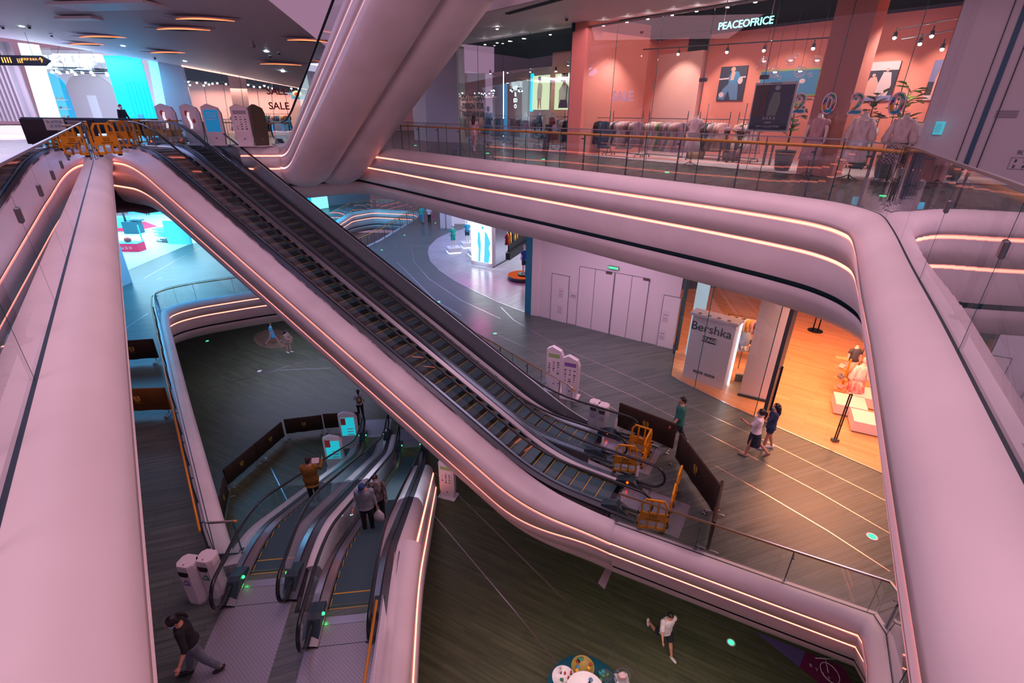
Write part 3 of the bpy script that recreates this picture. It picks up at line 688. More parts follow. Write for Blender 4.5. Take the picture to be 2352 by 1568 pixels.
    if hair == 'bob': m.tube([Hd((0, -.05, .15)), Hd((0, -.06, .05)), Hd((0, -.065, -.02))], [.09, .085, .06], 14, sx=1.15)
    if hair == 'long': m.tube([Hd((0, -.05, .15)), Hd((0, -.08, .03)), Hd((0, -.10, -.12)), Hd((0, -.11, -.24))], [.09, .088, .085, .03], 14, sx=1.2)
    # cut the hair away from the face
    fin(m); o = remesh(m, 'hair', 'hair', T, max(.010, vox * .8), 3)
    if cap:
        m = MB(); m.ball(Hd((0, -.005, .175)), (.092, .106, .092), 0, 18, 10, LM @ HM); m.tube([Hd((0, .06, .165)), Hd((0, .15, .150))], [.07, .055], 14, sx=.16, up=(0, 0, 1)) if False else m.ball(Hd((0, .115, .165)), (.072, .075, .012), 0, 16, 6, LM @ HM)
        remesh(fin(m), 'cap', cap, T, .01, 2)
    if mask:
        m = MB(); m.ball(Hd((0, .055, .082)), (.062, .062, .052), 0, 16, 9, LM @ HM); fin(m).build('face_mask', 'maskblue', T)
    # clothes
    if top:
        m = MB(); e = .018 * topr + .006; m0 = MB(); hw = [q for q in TR if q[0] > hem]
        rr = [(hem, .172 * k + e * topr, .122 + e * topr), ] + [(z, rx + e * topr, ry + e) for z, rx, ry in hw if z < 1.42]; rr += [(1.44, .10, .075)]
        if hem < .86: rr = [(hem, .165 + e * 1.6, .125 + e * 1.6)] + [(.92, .165 + e, .115 + e)] + rr[1:]
        seen = []; rr = sorted(rr, key=lambda q: q[0]); rings(m0, rr, 20); m.add([U(v) for v in m0.v], m0.f, 0, True)
        for i in (0, 1):
            sh, el, wr, d2 = AR[i]; m.ball(sh, .068 + .01 * topr, 0, 12, 8); L = [sh]; rr_ = [.068 + .006 * topr]
            if sleeve <= .55: L += [sh.lerp(el, sleeve / .5 * .95)]; rr_ += [.064 + .008 * topr]
            else: L += [sh.lerp(el, .5), el, el.lerp(wr, min(1, (sleeve - .5) * 2))]; rr_ += [.06, .053 + .004 * topr, .045 + .004 * topr]
            m.tube(L, rr_, 12)
        remesh(fin(m), 'top', top, T, vox, 3)
    if bottom and not skirt:
        m = MB(); m0 = MB(); rings(m0, [(.82, .16, .118), (.92, .178, .126), (1.0, .16, .118)], 18); m.add([U(v) if v[2] > .95 else v for v in m0.v], m0.f, 0, True)
        for i in (0, 1):
            hp, kn, an, bb = J[i]; wd = 1.0 if blen > .6 else 1.15
            if blen > .5: pts = [hp + Vector((0, 0, .02)), hp.lerp(kn, .4), kn, kn.lerp(an, .5), kn.lerp(an, min(.98, (blen - .5) * 2))]; r_ = [.105, .094, .072, .066, .058]
            else: pts = [hp + Vector((0, 0, .02)), hp.lerp(kn, blen), hp.lerp(kn, blen * 2)]; r_ = [.108, .102, .094]
            m.tube(pts, [x * wd for x in r_], 14)
        remesh(fin(m), 'trousers' if blen > .5 else 'shorts', bottom, T, vox, 3)
    if skirt:
        m = MB(); kx = (J[0][1] + J[1][1]) / 2; sp = abs(J[0][1].y - J[1][1].y) / 2
        rings(m, [(1.0, .155, .118), (.92, .18, .135), (.75, .18, .13 + sp * .35, 0, kx.y * .3), (skirt, .17, .12 + sp * .6, 0, kx.y * .6)], 20); remesh(fin(m), 'skirt', bottom, T, vox, 3)
    m = MB()
    for i in (0, 1):
        hp, kn, an, bb = J[i]; fd = Vector((0, cos(bb), sin(bb))); dn = Vector((0, sin(bb), -cos(bb)))
        m.tube([an + dn * .040 - fd * .072, an + dn * .042 - fd * .03, an + dn * .046 + fd * .06, an + dn * .052 + fd * .15, an + dn * .055 + fd * .205], [.028, .044, .047, .043, .022], 12, sx=1.0)
    fin(m).build('shoes', shoes, T)
    return T, dict(tr=tr, wr=[AR[0][2], AR[1][2]], d=[AR[0][3], AR[1][3]], U=U, Hd=Hd, J=J)
M['shoe'] = mat('dark_shoe', (.02, .02, .025), .4); M['shoe_white'] = mat('white_shoe', (.8, .72, .75), .5); M['maskblue'] = mat('surgical_mask', (.45, .75, .95), .7)
# ---------------------------------------------------------------- kit: mall furniture
def kiosk(label, loc, rz, h=1.72, w=.66, screen='kscreen', face='kface', cells=True, group=None):
    T = thing('information_totem', label, 'information totem', loc, rz, group)
    m = MB(); m.box((0, 0, .02), (w * 1.15, .55, .04), 0, bev=.01); m.build('base_plate', 'kwhite', T)
    a = w / 2; m = MB(); poly = [(-a * .82, .03), (a * .82, .03), (a, .45), (a, h - .35), (a * .72, h - .14), (-a * .35, h), (-a, h - .12), (-a, .45)]
    m.slab((0, .0, 0), (1, 0, 0), (0, 0, 1), poly, .20); m.build('body', face, T)
    m = MB(); m.box((-.02, -.108, h * .60), (w * .74, .012, h * .52)); s = m.build('screen', screen, T)
    if cells:
        m = MB(); rnd_ = random.Random(int(h * 1000) + len(label))
        for i in range(6):
            for j in range(3):
                if rnd_.random() < .85: m.box((-.19 + j * .17, -.117, h * .42 + i * .09), (.03 + rnd_.random() * .07, .006, .02 + rnd_.random() * .035))
        m.build('pictograms', 'ktext', s)
        m = MB(); m.box((-.02, -.116, h * .81), (w * .70, .004, h * .09)); m.build('banner', cells if isinstance(cells, str) else 'kgreen', s)
    m = MB(); m.tube([(0, -.10, .30), (0, -.112, .30)], .035, 12); m.build('round_mark', 'kpurple', T)
    return T
M['kwhite'] = mat('totem_white', (.78, .74, .80), .45); M['kface'] = mat('totem_face', (.74, .70, .78), .4); M['kscreen'] = mat('totem_print', (.80, .76, .84), .4)
M['ktext'] = mat('totem_text', (.06, .08, .14), .5); M['kgreen'] = mat('print_green', (.30, .52, .20), .5); M['kpurple'] = mat('print_purple', (.22, .12, .45), .5)
M['kblue'] = emis('blue_screen', (.02, .22, .50), .8); M['kcyan'] = emis('cyan_screen', (.02, .55, .68), .9); M['kdark'] = mat('totem_dark', (.10, .085, .06), .5); M['kred'] = mat('print_red', (.55, .08, .08), .5)
def bin_(label, loc, rz, col='kpurple', group=None, h=1.0):
    T = thing('litter_bin', label, 'litter bin', loc, rz, group); c = .06
    oct_ = [(x * .8, y * .95) for x, y in [(-.23, -.09), (-.14, -.18), (.14, -.18), (.23, -.09), (.23, .09), (.14, .18), (-.14, .18), (-.23, .09)]]
    m = MB(); n = 8; vs = [(x * .92, y * .92, .0) for x, y in oct_] + [(x, y, .08) for x, y in oct_] + [(x, y, h - .03) for x, y in oct_] + [(x * .96, y * .96, h) for x, y in oct_]
    fs = [[j * n + k, j * n + (k + 1) % n, (j + 1) * n + (k + 1) % n, (j + 1) * n + k] for j in range(3) for k in range(n)] + [list(range(n))[::-1], [3 * n + k for k in range(n)]]
    m.add(vs, fs); m.build('body', 'kwhite', T)
    m = MB(); m.slab((0, -.181, h - .20), (1, 0, 0), (0, 0, 1), [(-.10, -.03), (-.07, -.07), (.07, -.07), (.10, -.03), (.11, .05), (-.11, .05)], .012); m.build('opening', 'black', T)
    m = MB(); m.cyl((0, -.11, h), .018, .004, 12); m.build('lock', 'kpurple', T)
    m = MB(); tri = [Vector((0, -.184, h - .36)), Vector((.085, -.184, h - .50)), Vector((-.085, -.184, h - .50))]
    for i in range(3):
        a, b = tri[i], tri[(i + 1) % 3]; m.bar(a.lerp(b, .08), a.lerp(b, .82), .014, .014)
    m.build('recycling_mark', col, T); return T
def cloth_barrier(label, loc, rz, L=2.1, h=.98, lo=.18, m_='bbrown', logo='blogo', sheet=False, group=None):
    T = thing('fabric_barrier', label, 'barrier', loc, rz, group)
    m = MB(); N = 14; vs = []; fs = []
    for i in range(N + 1):
        x = -L / 2 + L * i / N; wv = .008 * sin(i * 1.7)
        for (y, z) in ((.035 + wv, lo - .01 * sin(i * 1.1)), (.035 + wv, h - .03), (.02, h), (-.02, h), (-.035 + wv, h - .03), (-.035 + wv, lo - .01 * sin(i * 1.1))): vs.append((x, y, z))
    for i in range(N):
        for k in range(6): k2 = (k + 1) % 6; fs.append((i * 6 + k, i * 6 + k2, (i + 1) * 6 + k2, (i + 1) * 6 + k))
    fs.append([0, 1, 2, 3, 4, 5]); fs.append([N * 6 + k for k in range(6)][::-1]); m.add(vs, fs, 0, True); m.build('cloth_cover', m_, T)
    for sx in (-1, 1):
        m = MB(); x = sx * (L / 2 - .12); m.tube([(x, 0, lo), (x, 0, .05), ], .016, 8); m.tube([(x, -.28, .03), (x, -.22, .06), (x, .22, .06), (x, .28, .03)], .014, 8); m.tube([(x - .07, -.2, .03), (x + .07, -.2, .03)], .02, 8); m.build('foot', 'steel', T)
    if logo:
        m = MB(); zc = (h + lo) / 2 + .05
        for sy in (-1, 1):
            y = sy * .046; m.slab((0, y, zc), (1, 0, 0), (0, 0, 1), [(-.11, .04), (-.08, -.08), (0, -.13), (.04, -.12), (-.01, .0), (-.02, .11), (-.09, .10)], .004); m.slab((0, y, zc), (1, 0, 0), (0, 0, 1), [(.01, .11), (.02, .0), (.06, -.11), (.10, -.06), (.11, .05), (.07, .11)], .004)
            for q in range(7): m.box((-.09 + q * .03, y, zc - .17), (.02, .004, .014))
        m.build('crest', logo, T)
    if sheet:
        m = MB(); m.box((-.1, -.05, h - .19), (.62, .006, .40)); p = m.build('paper_notice', 'paper', T); hanzi(p, '工程施工\n请绕行', (-.1, -.056, h - .17), (1, 0, 0), (0, 0, 1), .11, 'inkblue')
    return T
def hanzi(parent, s, loc, ex, ey, size, m, local=True):
    """rows of small square glyph-like signs, one per character"""
    rows = s.split('\n'); mb = MB(); ex = Vector(ex); ey = Vector(ey); nz = ex.cross(ey); rn = random.Random(len(s) * 7 + int(size * 1000))
    for r, row in enumerate(rows):
        for c, ch in enumerate(row):
            if ch == ' ': continue
            o = Vector(loc) + ex * ((c - (len(row) - 1) / 2) * size * 1.15) + ey * (((len(rows) - 1) / 2 - r) * size * 1.35); q = size * .42; t = size * .09
            segs = [((-q, q * .7), (q, q * .7)), ((-q, 0), (q, 0)), ((-q * .9, -q * .8), (q * .9, -q * .8)), ((0, q), (0, -q)), ((-q * .7, q), (-q * .7, -q)), ((q * .7, q), (q * .7, -q)), ((-q, -q), (0, q * .2)), ((q, -q), (0, q * .2))]
            rn2 = random.Random(ord(ch))
            for sg in rn2.sample(segs, 5):
                a = o + ex * sg[0][0] + ey * sg[0][1]; b = o + ex * sg[1][0] + ey * sg[1][1]; mb.bar(a, b, t, .004, 0, nz)
    return mb.build('lettering', m, parent, not local)
M['bbrown'] = mat('brown_cloth', (.040, .022, .014), .8); M['bgold'] = mat('ochre_cloth', (.20, .075, .008), .8); M['bgrey'] = mat('grey_cloth', (.045, .04, .06), .8)
M['blogo'] = mat('gold_print', (.34, .24, .05), .5); M['paper'] = mat('paper', (.72, .80, .85), .7); M['inkblue'] = mat('blue_ink', (.05, .2, .4), .6)
def yellow_barrier(label, loc, rz, group=None, W=.75, h=.98, mark=True):
    T = thing('plastic_barrier', label, 'barrier', loc, rz, group); m = MB(); d = .045; a = W / 2
    def pl(poly): m.slab((0, 0, 0), (1, 0, 0), (0, 0, 1), poly, d)
    pl([(-a * .62, h - .045), (a * .62, h - .045), (a * .62, h), (-a * .62, h)])
    pl([(-a * .62, h), (-a * .9, h - .16), (-a * .78, h - .18), (-a * .54, h - .045)]); pl([(a * .62, h), (a * .54, h - .045), (a * .78, h - .18), (a * .9, h - .16)])
    for x in (-.84, -.28, .28, .84): pl([(a * x - .022, .58), (a * x + .022, .58), (a * x + .022, h - (.17 if abs(x) > .5 else .04)), (a * x - .022, h - (.17 if abs(x) > .5 else .04))])
    pl([(-a, .60), (-a, .53), (-a * .93, .50), (-a * .93, .44), (-a, .41), (-a, .34), (a, .34), (a, .41), (a * .93, .44), (a * .93, .50), (a, .53), (a, .60)])
    for x in (-.9, -.3, .3, .9): pl([(a * x - .026, .08), (a * x + .026, .08), (a * x + .026, .36), (a * x - .026, .36)])
    pl([(-a, .06), (-a * .3, .06), (-a * .24, .10), (a * .24, .10), (a * .3, .06), (a, .06), (a, .14), (-a, .14)])
    m.build('panel', 'byellow', T)
    for x in (-.78, .78): mm = MB(); mm.box((a * x, 0, .03), (.11, .09, .06), bev=.015); mm.build('rubber_foot', 'rubber', T)
    for x in (-1.02, 1.02):
        mm = MB(); mm.box((a * x, 0, .57), (.05, .05, .05)); mm.box((a * x, 0, .2), (.05, .05, .05)); mm.build('hinge', 'rubber', T)
    if mark:
        for sy, exx in ((-1, 1), (1, -1)): hanzi(T, '请勿攀爬\n安全通行', (0, sy * .025, .50), (exx, 0, 0), (0, 0, 1), .045, 'black')
        text('english_line', 'UNDER ADJUSTING', (0, -.026, .40), (1, 0, 0), (0, 0, 1), .04, 'black', T, .001, 'CENTER', .001, False)
    return T
M['byellow'] = mat('yellow_plastic', (.72, .30, .008), .42)
# ---------------------------------------------------------------- kit: clothes
def garment_mesh(kind, L=.9, W=.40, fold=.25, seed=0):
    rn = random.Random(seed); mb = MB(); n = 18; zz = [0, -.03, -.08, -.2, -.4, -.7, -1.0]
    prof = {'dress': [.12, .62, .92, .84, .72, 1.0, 1.28], 'shirt': [.14, .7, 1.0, .98, .98, 1.0, 1.03], 'jacket': [.2, .8, 1.08, 1.05, 1.02, 1.04, 1.06], 'trousers': [.5, .55, .6, .62, .6, .58, .56]}[kind]
    rr = []
    for z, w in zip(zz, prof): rr.append((z * L - .05, w * W / 2, .028 + .03 * w + (.03 if z < -.3 else 0), 0, 0, .0 if z > -.1 else fold * abs(z)))
    rings(mb, rr, 22, 0, None, None, True, 0, 7 + seed % 3)
    if kind in ('shirt', 'jacket', 'dress'):
        sl = {'shirt': .25, 'jacket': .52, 'dress': .2}[kind]
        for sx in (-1, 1): mb.tube([(sx * W * .40, 0, -.11), (sx * W * .50, .0, -.11 - sl * .5), (sx * W * .53, .01, -.11 - sl)], [.05, .05, .042], 8, 0)
    return mb
GM = {}
def garment(label, kind, col, loc, rz, L=.9, group=None, seed=0, name=None):
    k = (kind, round(L, 1), seed % 3); m = fab('cloth_' + col[0], col[1])
    if k not in GM:
        o = garment_mesh(kind, L, .42, .22, seed).build('garment', m); GM[k] = o.data
        h = MB(); h.tube([(0, 0, -.0), (.02, 0, .03), (0, 0, .05), (-.02, 0, .03)], .004, 6); h.tube([(0, 0, 0), (0, 0, -.045), (-.17, 0, -.10)], .006, 6); h.tube([(0, 0, -.045), (.17, 0, -.10)], .006, 6)
        hh = h.build('hanger', 'hanger', o); GM[k] = (o.data, hh.data); first = o
    else:
        o = bpy.data.objects.new('garment', GM[k][0]); COL.objects.link(o); hh = bpy.data.objects.new('hanger', GM[k][1]); COL.objects.link(hh); hh.parent = o
    o.location = loc; o.rotation_euler = (0, 0, rz); o.name = name or {'dress': 'dress', 'shirt': 'shirt', 'jacket': 'jacket', 'trousers': 'trousers'}[kind]
    recolor(o, m); return tag(o, label, 'clothing', group)
M['hanger'] = mat('hanger', (.75, .72, .7), .4)
def rack(label, loc, rz, L=1.5, h=1.5, finial=True):
    T = thing('clothes_rack', label, 'clothes rack', loc, rz)
    for sx in (-1, 1):
        m = MB(); x = sx * L / 2; m.tube([(x, 0, .1), (x, 0, h)], .014, 8)
        if finial: m.lathe((x, 0, h), [(.014, 0), (.024, .02), (.01, .05), (.022, .09), (.008, .13), (.016, .16), (.002, .22)], 8)
        m.build('post', 'dark', T); m = MB(); m.tube([(x, -.25, .07), (x, -.2, .1), (x, .2, .1), (x, .25, .07)], .013, 8); m.build('foot', 'dark', T)
        for y in (-.25, .25): m = MB(); m.tube([(x - .012, y, .03), (x + .012, y, .03)], .03, 10); m.build('castor', 'black', T)
    m = MB(); m.tube([(-L / 2, 0, h - .03), (L / 2, 0, h - .03)], .012, 8); m.build('rail', 'dark', T)
    m = MB(); m.tube([(-L / 2, 0, .12), (L / 2, 0, .12)], .012, 8); m.build('lower_bar', 'dark', T); return T
def mannequin(label, loc, rz, top, bottom=None, style='dress', h=1.5, head=False, stand=True, neckcap=True, sleeves='puff', group=None, full=False, arms=True):
    T = thing('mannequin', label, 'mannequin', loc, rz, group); s = h / 1.5
    m = MB(); rings(m, [(.80 * s, .12 * s, .09 * s), (.88 * s, .155 * s, .11 * s), (1.02 * s, .115 * s, .085 * s), (1.20 * s, .155 * s, .11 * s), (1.32 * s, .15 * s, .085 * s), (1.38 * s, .07 * s, .06 * s), (1.45 * s, .048 * s, .048 * s)], 18)
    if arms:
        for sx in (-1, 1): m.tube([(sx * .16 * s, 0, 1.31 * s), (sx * .22 * s, .02, 1.10 * s), (sx * .24 * s, .05, .88 * s), (sx * .235 * s, .06, .80 * s)], [.045 * s, .038 * s, .028 * s, .02 * s], 10)
    if head: m.ball((0, .01, 1.58 * s), (.075 * s, .09 * s, .11 * s), 0, 14, 10)
    if full:
        for sx in (-1, 1): m.tube([(sx * .08 * s, 0, .86 * s), (sx * .09 * s, 0, .46 * s), (sx * .10 * s, 0, .07 * s), (sx * .10 * s, .05, .03 * s), (sx * .10 * s, .14, .02 * s)], [.08 * s, .055 * s, .035 * s, .035 * s, .03 * s], 10)
    m.build('body', 'manq', T)
    if neckcap and not head: m = MB(); m.cyl((0, 0, 1.45 * s), .052 * s, .02, 14); m.build('neck_cap', 'manq', T)
    if stand and not full:
        m = MB(); m.tube([(0, 0, .02), (0, 0, .86 * s)], .012, 8)
        for a in (0, 2.1, 4.2): m.tube([(0, 0, .12), (.12 * cos(a), .12 * sin(a), .04), (.24 * cos(a), .24 * sin(a), .012)], .011, 6)
        m.build('stand', 'dark', T)
    if style == 'dress':
        m = MB(); rings(m, [(.40 * s, .29 * s, .26 * s, 0, 0, .08), (.46 * s, .26 * s, .22 * s, 0, 0, .05), (.75 * s, .22 * s, .18 * s, 0, 0, .05), (1.0 * s, .155 * s, .125 * s, 0, 0, .02), (1.2 * s, .175 * s, .13 * s), (1.30 * s, .165 * s, .11 * s)], 26, 0, None, None, True, 0, 9); m.build('dress', top, T)
    elif style in ('twopiece', 'sport'):
        m = MB(); rings(m, [(.86 * s, .20 * s, .16 * s, 0, 0, .07), (1.0 * s, .15 * s, .12 * s, 0, 0, .03), (1.2 * s, .175 * s, .13 * s), (1.33 * s, .16 * s, .10 * s), (1.37 * s, .09 * s, .07 * s)], 24, 0, None, None, True, 0, 8); m.build('top', top, T)
        if style == 'twopiece': m = MB(); rings(m, [(.42 * s, .27 * s, .25 * s, 0, 0, .07), (.70 * s, .22 * s, .19 * s, 0, 0, .05), (.93 * s, .15 * s, .12 * s)], 24, 0, None, None, True, 0, 11); m.build('skirt', bottom, T)
        else:
            m = MB()
            for sx in (-1, 1): m.tube([(sx * .08 * s, 0, .92 * s), (sx * .09 * s, 0, .70 * s), (sx * .095 * s, 0, .52 * s)], [.10 * s, .095 * s, .085 * s], 12)
            m.build('shorts', bottom, T)
    if sleeves == 'puff':
        m = MB()
        for sx in (-1, 1): m.ball((sx * .19 * s, 0, 1.27 * s), (.075 * s, .07 * s, .08 * s), 0, 12, 8)
        m.build('sleeves', top, T)
    elif sleeves == 'long':
        m = MB()
        for sx in (-1, 1): m.tube([(sx * .15 * s, 0, 1.33 * s), (sx * .22 * s, .01, 1.12 * s), (sx * .27 * s, .03, .90 * s), (sx * .25 * s, .05, .84 * s)], [.06 * s, .065 * s, .085 * s, .05 * s], 12)
        m.build('sleeves', top, T)
    elif sleeves == 'short':
        m = MB()
        for sx in (-1, 1): m.tube([(sx * .14 * s, 0, 1.34 * s), (sx * .21 * s, .01, 1.16 * s)], [.06 * s, .07 * s], 12)
        m.build('sleeves', top, T)
    return T
M['manq'] = mat('mannequin_white', (.78, .70, .70), .4)
def wallrect(name, a0, a1, z0, z1, lat, m, parent=None, th=.03):
    """flat board on the plane MG=lat, spanning a0..a1 along UG"""
    mb = MB(); c = GG((a0 + a1) / 2, lat, (z0 + z1) / 2); mb.box(c, (abs(a1 - a0), th, abs(z1 - z0)), 0, atan2(UG.y, UG.x)); return mb.build(name, m, parent, bool(parent))
def onw(px, py, lat):
    p = GP(px, py, MG * lat, MG); return p.x * UG.x + p.y * UG.y, p.z
# ================================================================ gallery level (0)
M['coral'] = mat('coral_wall', (.80, .30, .25), .7); M['pinkwall'] = mat('pink_wall', (.85, .55, .52), .7); M['dceil'] = mat('dark_ceiling', (.015, .06, .075), .8)
M['storefloor'] = noisy(mat('store_floor', (.58, .47, .52), .35), (.5, .4, .46), (.64, .54, .58), 1.2); M['greywall'] = mat('grey_wall', (.34, .33, .40), .6)
M['spot'] = emis('spot_face', (1, .8, .72), 30); M['spotw'] = emis('spot_face_white', (.75, .95, 1), 26); M['downl'] = emis('downlight', (1, .88, .85), 14)
AZ = atan2(UG.y, UG.x); NM = Vector((MG.x, MG.y, 0)); U3 = Vector((UG.x, UG.y, 0)); TOW = -NM   # TOW: from the shop towards the void
# ceilings
mb = MB(); mb.add([GG(-24, 10.4, 4.12), GG(3, 10.4, 4.12), GG(3, 14.5, 4.12), GG(-24, 15.6, 4.4)], [(0, 1, 2, 3)]); struct('ceiling', mb, 'ceil')
mb = MB(); c = GG(-10, 10.4, 4.45); mb.box(c, (28, .05, .66), 0, AZ); struct('trim_11', mb, 'ceil')
def cz(x, y):
    t = max(0, min(1, (y - 18) / 15)); f = 5.113 - .1222 * (x + 30) - .0013 * (x + 30) ** 2 if x > -30 else 5.113
    return (1 - t) * 4.75 + t * max(2.45, f)
mb = MB(); nx, ny = 34, 18; X0, X1, Y0_, Y1_ = -46, -8.0, 15.5, 33.0
for j in range(ny + 1):
    for i in range(nx + 1): x = X0 + (X1 - X0) * i / nx; y = Y0_ + (Y1_ - Y0_) * j / ny; mb.v.append((x, y, cz(x, y)))
for j in range(ny):
    for i in range(nx): mb.f.append([j * (nx + 1) + i, (j + 1) * (nx + 1) + i, (j + 1) * (nx + 1) + i + 1, j * (nx + 1) + i + 1]); mb.m.append(0); mb.sm.append(True)
struct('ceiling', mb, 'ceil')
mb = MB(); mb.box((-10, 25, 19), (90, 80, .2)); struct('ceiling', mb, 'dceil')
def onceil(px, py):
    r = ray(px, py); t = 5
    for _ in range(60):
        x, y = r.x * t, r.y * t; g = EYE + r.z * t - cz(x, y); t -= g / max(.12, r.z) * .6; t = max(3, t)
    return Vector((r.x * t, r.y * t, cz(r.x * t, r.y * t)))
M['recess'] = mat('recess_shade', (.42, .38, .46), .7)
CL = [(470, 41, 68, 9), (420, 64, 62, 8), (235, 82, 56, 7), (202, 99, 45, 5), (388, 118, 45, 5), (705, 90, 46, 6), (644, 144, 48, 4)]
for i, (px, py, hw, hh_) in enumerate(CL):
    a = onceil(px - hw, py - 4); b = onceil(px + hw, py + 5); c = (a + b) / 2; d = (b - a); L = min(d.length / 2, 2.6); az = atan2(d.y, d.x)
    where = ['topmost on the ceiling', 'just below the topmost one', 'above the shoe shop sign', 'lowest left, above the shoe shop sign', 'between the shoe shop and the pale pillar', 'rightmost, beside the rising handrail', 'right above the distant pink shop'][i]
    T = thing('ceiling_light', 'lens shaped orange ceiling light slot, ' + where, 'ceiling light', (c.x, c.y, cz(c.x, c.y)), az)
    def lens(k, w, n=16): return [(k * (-1 + 2 * q / n), w * sin(pi * q / n)) for q in range(n + 1)] + [(k * (1 - 2 * q / n), -w * .25 * sin(pi * q / n)) for q in range(1, n)]
    m = MB(); m.prism([(x, y - .25) for x, y in lens(L * 1.35, .85)], -.03, -.012); m.build('recess', 'recess', T)
    m = MB(); m.prism(lens(L * .98, .5), -.05, -.032); m.build('slatted_cavity', 'dceil', T)
    m = MB(); top = [(L * (-1 + 2 * q / 16), -.18 * sin(pi * q / 16) + .02) for q in range(17)]; bot = [(x, y - .16 * sin(pi * q / 16) - .015) for q, (x, y) in enumerate(top)]
    m.prism(bot + top[::-1], -.066, -.052); m.build('light_strip', 'led', T)
# ceiling panels, cameras, small fittings
for (px, py, w, d_, lab) in ((180, 38, 1.5, .55, 'pale rectangular access panel hanging from the ceiling at upper left'), (250, 8, 3.6, 1.2, 'broad reflective ceiling panel at the very top left')):
    c = onceil(px, py); mb = MB(); mb.box((0, 0, -.06), (w, d_, .08), 0, -.15); o = mb.build('ceiling_panel', 'kwhite'); o.location = c; tag(o, lab, 'ceiling panel')
for i, (px, py, lab) in enumerate(((5, 60, 'at the far left edge'), (66, 59, 'right of the leftmost one'), (117, 78, 'above the arrow sign wire'), (355, 131, 'above the pale pillar'), (640, 119, 'above the distant pink shop'), (620, 126, 'left of the one above the pink shop'))):
    c = onceil(px, py); m = MB(); m.cyl((0, 0, -.05), .07, .05, 12); m.ball((0, 0, -.06), .055, 1, 10, 6); o = m.build('security_camera', ['ceil', 'black']); o.location = c; tag(o, 'small dark dome camera on the ceiling ' + lab, 'camera')
c = onceil(577, 92); m = MB(); m.box((0, 0, -.08), (.12, .1, .16)); m.tube([(0, -.12, -.2), (0, .14, -.2)], .07, 10); o = m.build('security_camera', 'greywall'); o.location = c; tag(o, 'boxy bracket camera on the ceiling near the rising escalator', 'camera')
for i, (px, py) in enumerate(((50, 60), (283, 105), (425, 140), (612, 118), (650, 164))):
    c = onceil(px, py); m = MB(); m.cyl((0, 0, -.02), .08, .02, 12); o = m.build('downlight', 'spotw'); o.location = c; tag(o, 'tiny round downlight in the left ceiling', 'downlight', 'downlights in the left ceiling')
for px, py in ((1142, 66), (1202, 88), (1264, 79), (1386, 58), (1440, 50), (1488, 43), (1544, 34), (1600, 25), (1671, 16), (1735, 4), (1170, 94), (1142, 98), (1114, 102)):
    c = G(px, py, 4.1); m = MB(); m.cyl((0, 0, -.02), .045, .02, 12); o = m.build('downlight', 'downl'); o.location = c; tag(o, 'tiny round downlight in the soffit before the shops', 'downlight', 'downlights before the shops')
c = G(1302, 38, 4.1); m = MB(); m.cyl((0, 0, -.05), .08, .05, 12); m.ball((0, 0, -.06), .06, 1, 10, 6); o = m.build('security_camera', ['ceil', 'black']); o.location = c; tag(o, 'dark dome camera on the soffit left of the clothing shop', 'camera')
mb = MB(); a = G(1165, 32, 4.1); b = G(1290, -2, 4.1); mb.bar(a, b, .14, .03); o = mb.build('ceiling_vent', 'dceil'); tag(o, 'dark slot vent in the soffit beside the rising casing', 'vent')
# ---------------------------------------------------------------- big clothing shop (coral)
LF, LBK = 14.45, 19.0
mb = MB(); mb.add([GG(-16.5, LF - .12, .012), GG(-3.2, LF - .12, .012), GG(-3.2, 21, .012), GG(-19, 21, .012)], [(3, 2, 1, 0)]); struct('floor', mb, 'storefloor')
mb = MB(); mb.box(GG(-11, LBK + .1, 2.05), (18, .2, 4.1), 0, AZ); struct('wall_back', mb, 'coral')
mb = MB(); mb.box(GG(-13.95, (LF + LBK) / 2, 2.05), (.18, LBK - LF, 4.1), 0, AZ); struct('wall_left', mb, 'coral')
mb = MB(); mb.box(GG(-3.25, (LF + LBK) / 2 + .1, 2.6), (.18, LBK - LF, 5.2), 0, AZ); struct('wall_right', mb, 'coral')
mb = MB(); mb.box(GG(-9, LBK + .3, 4.8), (16, .2, 1.5), 0, AZ); mb.box(GG(-9, 16.8, 5.5), (16, 5.2, .1), 0, AZ); mb.box(GG(-14.1, 16.8, 4.8), (.1, 5, 1.6), 0, AZ); struct('ceiling', mb, 'dceil')
mb = MB(); mb.box(GG(-5.3, LF + .45, 2.6), (.86, .7, 5.2), 0, AZ); o = struct('wall_pier', mb, 'coral')
T = thing('shop_window', 'tall frameless glass shop front of the coral clothing shop', 'shop front', GG(-8.7, LF, 0))
js = [-13.95, -12.2, -10.5, -8.82, -7.04, -5.3, -3.9, -3.3]
for a, b in zip(js, js[1:]):
    mb = MB(); mb.box(GG((a + b) / 2, LF, 2.06), (b - a - .012, .012, 4.1), 0, AZ); mb.build('glass_pane', 'shopglass', T, True)
for a in js[:-1]: mb = MB(); mb.box(GG(a, LF, 2.06), (.012, .014, 4.1), 0, AZ); mb.build('glass_joint', 'glassedge', T, True)
for a in (-8.82, -7.04): mb = MB(); mb.box(GG(a, LF - .03, 2.32), (.22, .07, .10), 0, AZ); mb.build('patch_fitting', 'dsteel', T, True); 
for a in (-8.5, -7.35): mb = MB(); mb.tube([GG(a, LF - .06, .95), GG(a, LF - .06, 1.7)], .015, 8); mb.build('door_handle', 'steel', T, True)
mb = MB(); mb.box(GG(-8.7, LF, 4.09), (10.6, .06, .05), 0, AZ); mb.build('head_channel', 'steel', T, True)
T = thing('shop_sign', 'glowing cyan white PEACEOFRICE letters hung behind the shop glass', 'sign', GG(-7.9, LF + .12, 3.65))
